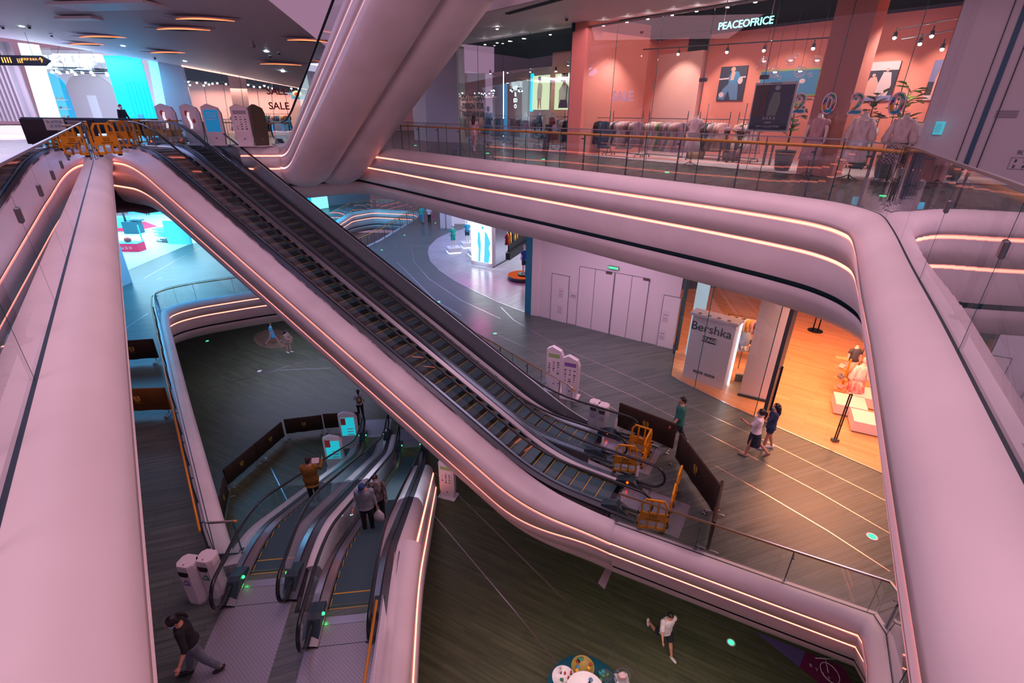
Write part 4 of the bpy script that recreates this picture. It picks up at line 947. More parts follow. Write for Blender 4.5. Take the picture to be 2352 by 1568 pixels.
text('letters', 'PEACEOFRICE', GG(-7.93, LF + .1, 3.62), U3, (0, 0, 1), .245, emis('sign_cyan', (.30, .95, 1), 3.2), T, .008, 'CENTER', .003, True, 1); kk = [c for c in T.children][0]
kk.data.transform(Matrix.Identity(4)); 
for a in (-8.55, -7.25): mb = MB(); mb.tube([GG(a, LF + .12, 3.75), GG(a, LF + .12, 4.6)], .012, 6); mb.build('hanger_rod', 'steel', T, True)
text('window_lettering', 'SALE', GG(-11.73, LF - .012, 1.93), U3, (0, 0, 1), .42, mat('sale_white', (.75, .62, .78), .6), None, .002, 'CENTER', .012); tag(bpy.data.objects['window_lettering'], 'pale SALE lettering on the glass of the coral shop', 'lettering')
# pictures
M['img_sky'] = mat('img_sky', (.22, .26, .55), .6); M['img_blue'] = mat('img_blue', (.05, .28, .55), .6); M['img_dark'] = mat('img_dark', (.03, .05, .09), .6); M['img_pale'] = mat('img_pale', (.72, .62, .72), .6)
M['img_green'] = mat('img_green', (.05, .20, .03), .6); M['img_denim'] = mat('img_denim', (.10, .25, .48), .6); M['img_skin'] = mat('img_skin', (.80, .45, .40), .6)
def poster(label, tl, br, lat, bg, figs=(), frame=None, n=TOW, name='poster'):
    a0, z1 = onw(*tl, lat); a1, z0 = onw(*br, lat); T = thing(name, label, 'poster', GG((a0 + a1) / 2, lat, z0)); w = a1 - a0; h = z1 - z0
    lat = lat - .04; wallrect('print', a0, a1, z0, z1, lat, bg, T, .03)
    if frame: wallrect('frame', a0 - .05, a1 + .05, z0 - .05, z1 + .05, lat + .012, frame, T, .03)
    o = GG(a0, lat, z0) + TOW * .02
    for k, (kind, poly, m) in enumerate(figs):
        mb = MB(); mb.slab(o + TOW * (.003 * (k + 1)), U3, (0, 0, 1), [(x * w, y * h) for x, y in poly], .004); mb.build(kind, m, T, True)
    return T
def oval(cx, cy, rx, ry, n=14): return [(cx + rx * cos(2 * pi * k / n), cy + ry * sin(2 * pi * k / n)) for k in range(n)]
fig = lambda cx, top, bot, w, coat, leg: [('figure_legs', [(cx - w * .5, bot), (cx - w * .15, bot), (cx, (top + bot) / 2), (cx + w * .15, bot), (cx + w * .5, bot), (cx + w * .4, (top + bot) / 2 + .05), (cx - w * .4, (top + bot) / 2 + .05)], leg), ('figure_coat', [(cx - w * .45, (top + bot) / 2 - .06), (cx + w * .45, (top + bot) / 2 - .06), (cx + w * .4, top - .13), (cx + w * .12, top - .07), (cx - w * .12, top - .07), (cx - w * .4, top - .13)], coat), ('figure_head', oval(cx, top - .03, w * .16, .045), 'img_skin')]
poster('pale fashion poster of a figure in a plaid dress, left of two on the back wall', (1549, 156), (1592, 231), LBK, 'img_pale', [('awning', [(.55, .75), (1, 1), (1, .45), (.6, .4)], 'img_dark'), ('panel', [(.3, .5), (.42, .5), (.42, 1), (.3, 1)], 'img_denim')] + fig(.5, .95, .04, .5, 'img_denim', 'img_dark'))
poster('fashion poster of a bearded figure in wide blue trousers on dark ground', (1659, 154), (1705, 231), LBK, 'img_dark', [('railing', [(0, .62), (1, .66), (1, .7), (0, .66)], 'img_pale'), ('trousers', [(.05, .05), (.3, .02), (.42, .3), (.55, .02), (.82, .02), (.75, .5), (.45, .55), (.2, .35)], 'img_denim'), ('torso', [(.4, .5), (.78, .52), (.86, .62), (.7, .84), (.45, .86), (.36, .7)], 'img_blue'), ('shirt_front', [(.44, .6), (.56, .6), (.6, .84), (.46, .84)], 'img_skin'), ('mitten', oval(.82, .58, .09, .1), 'img_pale'), ('knee_patch', oval(.18, .18, .1, .08), 'img_pale'), ('figure_head', oval(.5, .91, .085, .07), 'img_skin')])
poster('dusky poster of two people in long pale dresses, second from the right wall', (1992, 144), (2045, 231), LBK, 'img_dark', [('banner', [(0, .78), (1, .78), (1, 1), (0, 1)], 'img_pale'), ('ground', [(0, 0), (1, 0), (1, .14), (0, .14)], 'img_sky'), ('seated_dress', [(.1, .08), (.5, .1), (.55, .4), (.42, .62), (.25, .6), (.12, .35)], 'img_skin'), ('standing_dress', [(.5, .12), (.85, .12), (.9, .4), (.82, .72), (.6, .74), (.52, .45)], 'img_pale'), ('figure_head', oval(.7, .79, .05, .05), 'img_skin'), ('seated_head', oval(.34, .66, .05, .045), 'img_skin')])
poster('blue sky poster of two people on a fence, nearest the right wall', (2150, 138), (2202, 229), LBK, 'img_sky', [('fence', [(0, .1), (1, .1), (1, .46), (0, .46)], 'img_dark'), ('ground', [(0, 0), (1, 0), (1, .12), (0, .12)], 'img_pale'), ('left_figure', [(.18, .12), (.28, .12), (.32, .45), (.4, .5), (.42, .72), (.34, .8), (.24, .78), (.18, .55)], 'img_skin'), ('right_figure', [(.6, .12), (.7, .12), (.74, .45), (.84, .5), (.86, .7), (.76, .8), (.66, .78), (.6, .55)], 'img_skin'), ('left_head', oval(.33, .84, .045, .05), 'img_skin'), ('right_head', oval(.76, .83, .05, .05), 'img_skin')])
lw = [(-.75, 'green sports ball picture, left of three narrow pictures', 'img_green', 2.55, 3.25), (-1.7, 'dark blue panel, middle of three narrow pictures on the left wall', 'img_sky', 2.5, 3.2), (-2.6, 'picture with orange and blue shapes, right of three narrow pictures', 'img_dark', 2.45, 3.1)]
for k, (dl, lab, m, z0, z1) in enumerate(lw):
    T = thing('poster', lab, 'poster', GG(-13.84, LF - dl, z0)); mb = MB(); mb.box(GG(-13.84, LF - dl, (z0 + z1) / 2), (.03, .55, z1 - z0), 0, AZ); mb.build('print', m, T, True)
    mb = MB(); mb.box(GG(-13.85, LF - dl, (z0 + z1) / 2), (.03, .63, z1 - z0 + .08), 0, AZ); mb.build('frame', 'greywall', T, True)
    if k == 2: mb = MB(); mb.box(GG(-13.82, LF - dl + .08, z0 + .25), (.02, .22, .3), 0, AZ); mb.build('orange_shape', 'byellow', T, True); mb = MB(); mb.box(GG(-13.82, LF - dl - .14, z0 + .2), (.02, .16, .2), 0, AZ); mb.build('blue_shape', 'img_blue', T, True)
poster('wide turquoise flower painting behind the standing sign', (1752, 166), (1872, 216), LBK, 'img_blue', [('blossoms', oval(.45, .45, .06, .1), 'img_pale'), ('blossoms', oval(.62, .3, .07, .12), 'img_skin'), ('blossoms', oval(.75, .55, .05, .1), 'img_pale'), ('blossoms', oval(.3, .3, .04, .08), 'byellow'), ('leaves', oval(.55, .6, .1, .08), 'img_denim')], 'kgreen', name='painting')
def _pattern():
    m = mat('decal_pattern', (.4, .1, .1), .5); b = m.node_tree.nodes['Principled BSDF']; tc = nd(m, 'ShaderNodeTexCoord'); vo = nd(m, 'ShaderNodeTexVoronoi', distance='CHEBYCHEV'); vo.inputs['Scale'].default_value = 11
    rp = nd(m, 'ShaderNodeValToRGB'); rp.color_ramp.interpolation = 'CONSTANT'; cs = [(.45, .03, .04), (.02, .30, .52), (.70, .28, .02), (.03, .32, .12), (.10, .05, .30), (.60, .35, .42)]
    for i, c in enumerate(cs):
        e_ = rp.color_ramp.elements[i] if i < 2 else rp.color_ramp.elements.new(i / 6); e_.position = i / 6; e_.color = (*c, 1)
    sp = nd(m, 'ShaderNodeSeparateColor'); lk(m, tc.outputs['Object'], vo.inputs['Vector']); lk(m, vo.outputs['Color'], sp.inputs[0]); lk(m, sp.outputs[0], rp.inputs[0]); lk(m, rp.outputs[0], b.inputs['Base Color']); return m
# number decals 2 0 2 0 on the glass
M['dec_red'] = _pattern(); M['dec_teal'] = mat('decal_teal', (.03, .35, .50), .5); M['dec_white'] = mat('decal_white', (.80, .66, .74), .5)
for k, (ch, px, py) in enumerate((('2', 1838, 240), ('0', 1904, 240), ('2', 1968, 241), ('0', 2060, 241))):
    a, z = onw(px, py, LF); T = thing('number_decal', ['colourful 2 on the glass, partly behind the standing sign', 'colourful 0 on the glass before the coral pier', 'colourful 2 on the glass above the central mannequin', 'colourful 0 on the glass, rightmost of the four numerals'][k], 'decal', GG(a, LF, z - .2))
    text('outline', ch, GG(a, LF - .01, z), U3, (0, 0, 1), .60, 'dec_white', T, .002, 'CENTER', .035); text('numeral', ch, GG(a, LF - .016, z), U3, (0, 0, 1), .60, 'dec_red', T, .002, 'CENTER', .004)
    for q, (m, dz) in enumerate((('dec_teal', .13), ('kgreen', .03), ('byellow', -.08), ('dec_teal', -.17))):
        mb = MB(); mb.box(GG(a + (.09 if q % 2 else -.09) * (1 if ch == '0' else .5), LF - .021, z + dz), (.055, .004, .05), 0, AZ); mb.build('pattern', m, T, True)
# track lights
def spotlight(px, py, lat, lab, grp, m='spot', r=.05, lamp=0, col=(1, .75, .65)):
    p = GP(px, py, MG * lat, MG); T = thing('track_spotlight', lab, 'spotlight', p, 0, grp); mb = MB(); mb.tube([(0, 0, .16), (0, 0, .02)], .014, 6); mb.tube([(.0, .0, .05), (-.03, -.05, -.06)], r, 10); mb.build('housing', 'dark', T)
    mb = MB(); mb.ball((-.03, -.052, -.062), r * .95, 0, 10, 6); mb.build('lamp_face', m, T)
    return p
for px, py in ((1404, 129), (1473, 125), (1559, 120), (1671, 115), (1756, 111), (1869, 106)): spotlight(px, py, 17.2, 'lit spotlight on the long track before the two fashion posters', 'spotlights on the long track')
for px, py in ((2010, 99), (2056, 81), (2114, 95), (2141, 77), (2165, 107), (2210, 89), (2232, 71)): spotlight(px, py, 16.9, 'lit spotlight at upper right of the coral shop', 'spotlights at upper right', r=.045)
mb = MB(); mb.tube([GG(-13.6, 17.2, 3.62), GG(-6.6, 17.2, 3.42)], .018, 6); tag(mb.build('track_rail', 'dark'), 'long dark lighting track left of the coral pier', 'lighting track')
mb = MB(); mb.tube([GG(-4.9, 16.9, 3.2), GG(-3.4, 16.9, 3.35)], .018, 6); mb.tube([GG(-4.9, 16.3, 3.35), GG(-3.4, 16.3, 3.5)], .018, 6); tag(mb.build('track_rail', 'steel'), 'pair of lighting tracks right of the coral pier', 'lighting track')
for a, l, z in ((-12.45, 17.4, 3.5), (-10.4, 17.4, 3.5), (-8.4, 17.2, 3.5), (-5.7, 17.6, 3.4), (-4.1, 17.4, 3.4)):
    p = GG(a, l, z); spot('shop_spot', p, GG(a, 19, 2.0), (1, .62, .50), 190, 75)
    spot('shop_spot', GG(a, 15.6, 3.9), GG(a, 15.3, 0), (1, .74, .68), 330, 110)
area('shop_fill', GG(-9.5, 16.8, 4.0), 9, (1, .50, .42), 90, (0, 0, AZ), 3.5)
# bubble pendants
for k, (px, py, r) in enumerate(((1755, 141, .13), (1816, 139, .14), (1780, 166, .14), (1838, 164, .155), (1877, 139, .13), (1790, 178, .06), (1737, 156, .035), (1767, 160, .07), (1860, 172, .06), (1830, 127, .06), (1862, 140, .03), (1834, 154, .05))):
    p = GP(px, py, MG * 16.4, MG); T = thing('pendant_lamp', ['large clear glass globe pendant with a lit disc inside' if r > .1 else 'small clear glass bubble beside the globe pendants'][0], 'pendant lamp', p, 0, 'large glass globes' if r > .1 else 'small glass bubbles')
    mb = MB(); mb.ball((0, 0, 0), r, 0, 18, 12); mb.build('glass_globe', 'globe' if 'globe' in M else M.setdefault('globe', glass('globe_glass', (.93, .93, .95), 2.6)), T)
    if r > .1: mb = MB(); mb.cyl((0, 0, .0), .05, .012, 12); mb.build('lamp_disc', 'downl', T); mb = MB(); mb.tube([(0, 0, r), (0, 0, 1.3)], .005, 5); mb.build('cord', 'dark', T)
# racks and clothes
CD = {'black': ('black', (.02, .022, .03)), 'navy': ('navy', (.03, .06, .12)), 'white': ('white', (.72, .62, .64)), 'cream': ('cream', (.70, .55, .46)), 'pink': ('pink', (.66, .36, .38)), 'mauve': ('mauve', (.34, .20, .27)), 'grey': ('grey', (.22, .20, .25)),
      'green': ('green', (.10, .22, .06)), 'brown': ('brown', (.16, .07, .05)), 'blue': ('blue', (.08, .22, .42)), 'red': ('red', (.45, .05, .04)), 'yellow': ('yellow', (.75, .42, .05)), 'lilac': ('lilac', (.55, .38, .62)), 'teal': ('teal', (.02, .30, .32))}
def fill_rack(a0, a1, lat, cols, kind, where, h=1.47, L=.9, zb=0, rzoff=.9, lift=0):
    n = len(cols)
    for i, c in enumerate(cols):
        a = a0 + (a1 - a0) * (i + .5) / n; k = kind[i % len(kind)]
        garment('%s %s hanging on the %s' % ({'black': 'black', 'navy': 'navy blue'}.get(c, c), k, where), k, CD[c], GG(a, lat, zb + h - .05), AZ + rzoff + random.uniform(-.12, .12), L + random.uniform(-.08, .1), '%s %s on the %s' % (c, k, where), i % 3)
specs = [(1300, 1400, 15.15, 'leftmost clothes rack', ['black', 'grey', 'black', 'white', 'navy', 'black', 'white', 'black', 'navy'], ['jacket', 'shirt']),
         (1412, 1475, 15.2, 'second clothes rack from the left', ['cream', 'navy', 'pink', 'white', 'cream', 'pink', 'mauve', 'brown', 'cream', 'mauve'], ['dress', 'shirt']),
         (1495, 1578, 15.5, 'third clothes rack from the left', ['cream', 'white', 'pink', 'cream', 'green', 'mauve', 'pink', 'grey', 'cream', 'pink', 'mauve'], ['dress']),
         (1612, 1675, 16.9, 'clothes rack right of the sleeveless bust', ['grey', 'brown', 'grey', 'navy', 'cream', 'mauve', 'cream', 'pink'], ['dress', 'shirt']),
         (1702, 1750, 16.9, 'clothes rack left of the standing sign', ['cream', 'pink', 'brown', 'cream', 'white', 'pink'], ['dress']),
         (1975, 2018, 17.5, 'clothes rack behind the central mannequin', ['cream', 'black', 'cream', 'white'], ['dress']),
         (2095, 2150, 17.5, 'clothes rack behind the notices', ['white', 'pink', 'cream', 'lilac', 'black'], ['dress'])]
for px0, px1, lat, wh, cols, kind in specs:
    a0, a1 = onw(px0, 262, lat)[0], onw(px1, 262, lat)[0]; L = a1 - a0
    rack('dark metal rack with turned finials, the ' + wh, GG((a0 + a1) / 2, lat, .012), AZ, L + .1, 1.30); fill_rack(a0 + .05, a1 - .05, lat, cols, kind, wh, 1.27, .85)
# mannequins
fab('dress_white', (.76, .64, .66)); fab('dress_pink', (.62, .38, .42)); M['gingham'] = mat('gingham', (.3, .25, .3), .8)
def _ging():
    m = M['gingham']; b = m.node_tree.nodes['Principled BSDF']; tc = nd(m, 'ShaderNodeTexCoord'); ck = nd(m, 'ShaderNodeTexChecker'); ck.inputs['Scale'].default_value = 28; ck.inputs[1].default_value = (.04, .04, .08, 1); ck.inputs[2].default_value = (.55, .45, .5, 1); lk(m, tc.outputs['Object'], ck.inputs[0]); lk(m, ck.outputs[0], b.inputs['Base Color'])
_ging(); FT = atan2(-MG.y, -MG.x) - pi / 2
def onfloor(px, py, z=0): return G(px, py, z)
def mq(lab, px, py, *a, **k):
    p = G(px, py, 0.012); mannequin(lab, p, FT, *a, **k)
mq('mannequin in a white smock dress, centre of the coral shop window', 1946, 412, 'dress_white', style='dress', sleeves='long', h=1.52)
mq('mannequin in a white blouse and gingham skirt, next to the notices', 2034, 419, 'dress_white', 'gingham', 'twopiece', sleeves='long', h=1.5)
mq('mannequin in a pink satin top with ruffled sleeve, before the coral pier', 1850, 405, 'dress_pink', 'dress_pink', 'twopiece', sleeves='puff', h=1.48)
mq('dress form in a draped white blouse between two racks', 1583, 380, 'dress_white', 'dress_white', 'twopiece', sleeves='short', h=1.42, arms=False)
# standing sign
T = thing('standing_sign', 'dark framed NEW COLLECTION poster hanging inside the shop window', 'sign', GG(-6.55, LF + .15, .95))
wallrect('frame', onw(1740, 186, LF + .15)[0] - .02, onw(1836, 186, LF + .15)[0], 1.0, 2.2, LF + .15, 'kwhite', T, .04)
a0, a1 = onw(1740, 186, LF + .15)[0] + .03, onw(1836, 186, LF + .15)[0] - .05; wallrect('poster_print', a0, a1, 1.05, 2.14, LF + .12, 'img_dark', T, .03)
o0 = GG(a0, LF + .10, 1.05); w = a1 - a0
for nm, poly, m in (('curtain', [(0, .3), (.35, .3), (.35, 1), (0, 1)], mat('img_brown', (.10, .035, .02), .6)), ('figure_dress', [(.42, .32), (.66, .32), (.72, .62), (.66, .84), (.5, .84), (.44, .6)], mat('img_sage', (.22, .28, .25), .6)), ('figure_head', oval(.58, .93, .07, .055), mat('img_pale2', (.45, .48, .52), .6))):
    mb = MB(); mb.slab(o0 + TOW * .01, U3, (0, 0, 1), [(x * w, y * 1.09) for x, y in poly], .003); mb.build(nm, m, T, True)
text('caption', 'NEW COLLECTION', GG((a0 + a1) / 2, LF + .09, 1.13), U3, (0, 0, 1), .075, 'kwhite', T, .001); text('season', '2020SS', GG((a0 + a1) / 2, LF + .09, 1.23), U3, (0, 0, 1), .06, 'kwhite', T, .001)
text('header', 'PEACEOFRICE', GG((a0 + a1) / 2, LF + .125, 2.175), U3, (0, 0, 1), .045, 'black', T, .001)
hanzi(T, '夏日上新', tuple(GG((a0 + a1) / 2, LF + .09, 1.34) - Vector(T.location)), tuple(U3), (0, 0, 1), .08, 'kwhite')
# notices on the glass
for (px, py, w, h, m, lab) in ((2098, 297, .34, .26, 'kwhite', 'white printed notice on the glass, upper of two'), (2090, 326, .34, .24, 'kwhite', 'white printed notice on the glass, lower of two'), (2157, 294, .17, .26, emis('cyan_paper', (.12, .55, .72), .8), 'small cyan notice on the glass beside the white ones')):
    a, z = onw(px, py, LF - .02); T = thing('notice', lab, 'notice', GG(a, LF - .02, z)); wallrect('sheet', a - w / 2, a + w / 2, z - h / 2, z + h / 2, LF - .02, m, T, .004); mb = MB()
    for q in range(6): mb.box(GG(a - .02, LF - .025, z + h * .3 - q * h * .12), (w * (.7 if q % 2 else .55), .002, .006), 0, AZ)
    mb.build('print', 'ktext', T, True)
# plants
def plant(lab, loc, h, pot=True, n=22, seed=1, col='leaf', zleaf=.9, spread=.42):
    T = thing('potted_plant', lab, 'plant', loc); rn = random.Random(seed)
    if pot: mb = MB(); mb.lathe((0, 0, 0), [(.16, 0), (.20, .05), (.27, .52), (.25, .53), (.24, .48), (.1, .46)], 20); mb.build('pot', 'dark', T)
    mb = MB(); mb.tube([(0, 0, .4 if pot else .02), (.03, .02, h * .6), (0, .05, h)], [.03, .022, .01], 7)
    st = mb
    lf = MB()
    for i in range(n):
        z = zleaf + (h - zleaf) * rn.random() + .05; a = rn.random() * 6.28; r0 = .04; d = Vector((cos(a), sin(a), rn.uniform(-.2, .7))).normalized(); L = rn.uniform(.2, .34) ; w = L * .32; c = Vector((0, 0, z)) + d * (spread * rn.random() * .6); side = d.cross(Vector((0, 0, 1))).normalized(); up = side.cross(d)
        st.tube([(0, 0, z - .05), c], .006, 4)
        pts = [c, c + d * L * .35 + side * w + up * .02, c + d * L * .75 + side * w * .8, c + d * L - up * .04, c + d * L * .75 - side * w * .8, c + d * L * .35 - side * w + up * .02, c + d * L * .5 - up * .02]
        lf.add(pts, [(0, 1, 6), (1, 2, 6), (2, 3, 6), (3, 4, 6), (4, 5, 6), (5, 0, 6)], 0, True)
    st.build('stem', 'brownstem', T); tag(lf.build('leaves', col, T), kind='stuff'); return T
M['brownstem'] = mat('stem', (.10, .07, .04), .7); M['leaf'] = noisy(mat('leaf', (.08, .25, .02), .4), (.02, .11, .015), (.30, .48, .03), 5); M['leafd'] = noisy(mat('dark_leaf', (.02, .12, .02), .4), (.01, .06, .01), (.05, .2, .03), 5)
plant('bright green fiddle leaf plant at the right end of the coral shop', GG(-3.95, 15.3, .012), 1.95, True, 26, 3, 'leaf', 1.1, .3)
plant('dark green plant in a tall grey pot behind the standing sign', GG(-6.35, 15.1, .012), 1.75, True, 24, 5, 'leafd', .8, .3)
plant('dark leafed plant behind the mannequin in the white smock', GG(-5.3, 17.6, .012), 1.9, True, 24, 8, 'leafd', 1.2, .4)
# tables, baskets
for lab, a, lat in (('dark wooden display table in the coral shop', -7.9, 16.2), ('dark bench below the third clothes rack', -9.6, 16.6)):
    T = thing('display_table', lab, 'table', GG(a, lat, .012), AZ); mb = MB(); mb.box((0, 0, .62), (1.3, .5, .05)); mb.build('table_top', 'brownstem', T)
    for sx in (-.6, .6):
        for sy in (-.2, .2): mb = MB(); mb.box((sx, sy, .3), (.05, .05, .6)); mb.build('leg', 'dark', T)
for k, (px, py) in enumerate(((1597, 364), (1678, 368))):
    p = G(px, py, .012); T = thing('basket', ['woven basket of cloth under the dress form', 'woven basket of cloth left of the standing sign'][k], 'basket', p); mb = MB(); mb.lathe((0, 0, 0), [(.26, 0), (.29, .1), (.30, .24), (.27, .24), (.25, .1)], 18); mb.build('weave', mat('wicker', (.30, .16, .06), .8), T) ; mb = MB(); mb.ball((0, 0, .25), (.25, .25, .13)); mb.ball((.08, .05, .32), (.14, .12, .08)); mb.build('cloth', fab('cloth_grey', (.22, .2, .25)), T)
for k, (px, py) in enumerate(((1671, 300), (1700, 303))):
    a, z = onw(px, py, 16.2); T = thing('hat_stand', ['brown hat on a bust, left of two on the display table', 'dark flat cap on a bust, right of two on the display table'][k], 'hat', GG(a, 16.2, .66)); mb = MB(); mb.tube([(0, 0, 0), (0, 0, .16)], .03, 8); mb.ball((0, 0, .26), (.09, .1, .12)); mb.build('bust', 'brownstem', T); mb = MB(); mb.ball((0, 0, .34), (.12, .13, .07)); mb.cyl((0, 0, .30), .17, .015, 16); mb.build('hat', 'cloth_mauve' if 'cloth_mauve' in M else 'black', T)
# ---------------------------------------------------------------- neighbouring shop SYU SYU HAN
SA, SB = Vector((-2.8, 27.2, 0)), Vector((2.15, 20.05, 0)); SU = (SB - SA).normalized(); SN = Vector((-SU.y, SU.x, 0)); SAZ = atan2(SU.y, SU.x); SL = (SB - SA).length
if SN.y < 0: SN = -SN
def S(t, d, z=0): return SA + SU * t + SN * d + Vector((0, 0, z))
def ons(px, py, d=0):
    p = GP(px, py, (SA + SN * d).xy, SN.xy); return (p - SA).dot(SU), p.z
mb = MB(); mb.add([S(-.5, -.05, .011), S(SL, -.05, .011), S(SL, 6, .011), S(-3, 6, .011)], [(3, 2, 1, 0)]); struct('floor', mb, 'storefloor')
mb = MB(); mb.box(S(SL / 2 - 1, 4.6, 1.8), (SL + 6, .15, 3.6), 0, SAZ); struct('wall_back', mb, 'pinkwall')
mb = MB(); mb.box(S(SL + .25, 1.5, 2.2), (.7, 3.2, 4.4), 0, SAZ); struct('wall_pier', mb, 'coral')
mb = MB(); mb.box(S(SL / 2 - 1, 2.5, 4.9), (SL + 5, 5.5, .1), 0, SAZ); mb.box(S(SL / 2 - 1, 4.7, 4.4), (SL + 6, .1, 1.6), 0, SAZ); struct('ceiling', mb, 'dceil')
T = thing('shop_window', 'tall glass front of the lettered dark shop left of the coral one', 'shop front', S(SL / 2, 0))
ts = [0, 1.9, 4.0, 5.9, SL - .25]
for a, b in zip(ts, ts[1:]): mb = MB(); mb.box(S((a + b) / 2, 0, 2.15), (b - a - .012, .012, 4.3), 0, SAZ); mb.build('glass_pane', 'shopglass', T, True)
for a in ts: mb = MB(); mb.box(S(a, 0, 2.15), (.014, .014, 4.3), 0, SAZ); mb.build('glass_joint', 'glassedge', T, True)
mb = MB(); mb.box(S(SL - .1, -.02, 2.15), (.12, .1, 4.3), 0, SAZ); mb.build('frame_post', 'dsteel', T, True)
for k, (ln, py) in enumerate((('SYU SYU HAN', 225), ('DESIGN  FOR', 244), ('FREETHINKER', 263))):
    t0, z = ons(1086, py, -.01); o = text('window_lettering', ln, S(t0, -.012, z), SU, (0, 0, 1), .34, 'dark', None, .002, 'CENTER', .008)
    tag(o, 'dark window lettering reading ' + ln.replace('  ', ' '), 'lettering')
for k in range(3):
    t0, z = ons((1185, 1203, 1290)[k], (327, 333, 341)[k], -.01); o = text('window_lettering', 'SYU SYU HAN', S(2.6 + k * 2.1, -.012, .14), SU, (0, 0, 1), .16, 'dark', None, .002); tag(o, ['low SYU SYU HAN lettering on the glass, left of three', 'low SYU SYU HAN lettering on the glass, middle of three', 'low SYU SYU HAN lettering on the glass, right of three'][k], 'lettering')
M['litbox'] = emis('litbox_yellow', (.80, .86, .52), 1.2)
for k, (x0, x1, y0, y1) in enumerate(((1222, 1260, 175, 252), (1277, 1317, 170, 252))):
    t0, z1 = ons(x0, y0, 3.2); t1, z0 = ons(x1, y1, 3.2); T = thing('illuminated_poster', ['yellow backlit poster of a figure in a white dress, left of two', 'yellow backlit poster of a figure with a dark handbag, right of two'][k], 'poster', S((t0 + t1) / 2, 3.2, z0))
    mb = MB(); mb.box(S((t0 + t1) / 2, 3.2, (z0 + z1) / 2), (t1 - t0, .05, z1 - z0), 0, SAZ); mb.build('light_panel', 'litbox', T, True); w = t1 - t0; h = z1 - z0
    o0 = S(t0, 3.16, z0); 
    fg_ = [('figure_dress', [(.38, .30), (.62, .30), (.66, .72), (.55, .8), (.42, .78), (.38, .55)], 'img_pale2w'), ('figure_legs', [(.42, .02), (.48, .02), (.52, .3), (.58, .02), (.62, .02), (.6, .32), (.42, .32)], 'img_tan'), ('figure_head', oval(.52, .88, .07, .06), 'img_tan'), ('figure_hair', oval(.5, .92, .09, .05), 'hair')] if k == 0 else [('figure_body', [(.25, .05), (.75, .05), (.8, .6), (.62, .72), (.42, .72), (.25, .55)], 'img_pale2w'), ('figure_neck', [(.42, .66), (.58, .66), (.58, .8), (.44, .8)], 'img_tan'), ('figure_head', oval(.5, .88, .13, .10), 'img_tan'), ('figure_hair', [(.34, .78), (.42, .78), (.4, .95), (.6, .97), (.62, .8), (.7, .8), (.68, 1), (.36, 1)], 'hair'), ('handbag', [(.25, .05), (.75, .05), (.68, .28), (.35, .28)], 'black'), ('strap', [(.62, .28), (.66, .28), (.7, .66), (.67, .66)], 'black')]
    M.setdefault('img_tan', mat('img_tan', (.60, .30, .16), .6)); M.setdefault('img_pale2w', mat('img_palegreen', (.62, .66, .45), .6))
    for q, (nm, poly, m) in enumerate(fg_): mb = MB(); mb.slab(o0 - SN * (.004 * q + .01), SU, (0, 0, 1), [(x * w, y * h) for x, y in poly], .003); mb.build(nm, m, T, True)
mb = MB(); t0, z0 = ons(1225, 252, 3.2); mb.box(S(t0 - .15, 3.2, 2.35), (.18, .08, 1.7), 0, SAZ); o = mb.build('glowing_strip', emis('cyan_panel', (0, .6, .95), 1.8)); tag(o, 'narrow cyan glowing strip left of the backlit posters', 'light panel')
o = text('vertical_sign', 'HT\nR\nED\nO', S(*((ons(1184, 215, 2.0)[0], 2.0)), 2.1), SU, (0, 0, 1), .26, emis('sign_white', (.7, .9, 1), 3), None, .01); tag(o, 'white glowing letters stacked inside the dark shop', 'sign')
mb = MB(); t0, z = ons(1156, 250, 2.2); mb.tube([S(t0, 2.2, .3), S(t0, 2.2, 3.3)], .02, 8); tag(mb.build('tube_lamp', 'downl'), 'tall thin glowing tube standing in the dark shop', 'lamp')
for px0, px1, d, wh, cols, kind in ((1105, 1165, 1.6, 'left rack of the lettered shop', ['cream', 'white', 'black', 'white', 'black', 'black', 'grey'], ['jacket', 'shirt']), (1168, 1240, 2.2, 'middle rack of the lettered shop', ['black', 'navy', 'brown', 'black', 'teal', 'navy', 'grey', 'black'], ['jacket', 'dress']), (1272, 1312, 2.0, 'right rack of the lettered shop', ['white', 'grey', 'cream', 'mauve'], ['shirt']), (1060, 1085, 1.0, 'small rack behind the window lettering', ['black', 'cream', 'white'], ['jacket'])):
    t0, t1 = ons(px0, 262, d)[0], ons(px1, 262, d)[0]; T = rack('dark clothes rack, the ' + wh, S((t0 + t1) / 2, d, .012), SAZ, t1 - t0, 1.3, False); n = len(cols)
    for i, c in enumerate(cols): k = kind[i % len(kind)]; garment('%s %s on the %s' % (c, k, wh), k, CD[c], S(t0 + (t1 - t0) * (i + .5) / n, d, 1.22), SAZ + .9, .85, '%s %s on the %s' % (c, k, wh), i % 3)
fab('dress_print', (.5, .42, .5), c2=(.1, .15, .25)); fab('dress_rust', (.30, .05, .03)); fab('dress_teal', (.02, .14, .17))
for px, lab, m, st in ((1207, 'mannequin in a pale printed dress in the lettered shop', 'dress_print', 'dress'), (1238, 'mannequin with a dark teal jacket in the lettered shop', 'dress_teal', 'twopiece'), (1268, 'mannequin in a rust red skirt in the lettered shop', 'dress_rust', 'dress')):
    t0 = ons(px, 300, .8)[0]; mannequin(lab, S(t0, .8, .012), SAZ, m, m, st, 1.45, sleeves=None)
T = thing('menu_board', 'leaning black board with white lines at the end of the lettered shop', 'sign board', S(SL - .9, -.45, .0), SAZ - .1); mb = MB(); mb.box((0, 0, .52), (.42, .03, 1.0), 0, 0, -.12); mb.build('board', 'black', T); mb = MB()
for q in range(4): mb.box((0, -.03, .80 - q * .11), (.16, .004, .02), 0, 0, -.12)
mb.box((0, -.0, .26), (.13, .004, .2), 0, 0, -.12); mb.build('writing', 'kwhite', T)
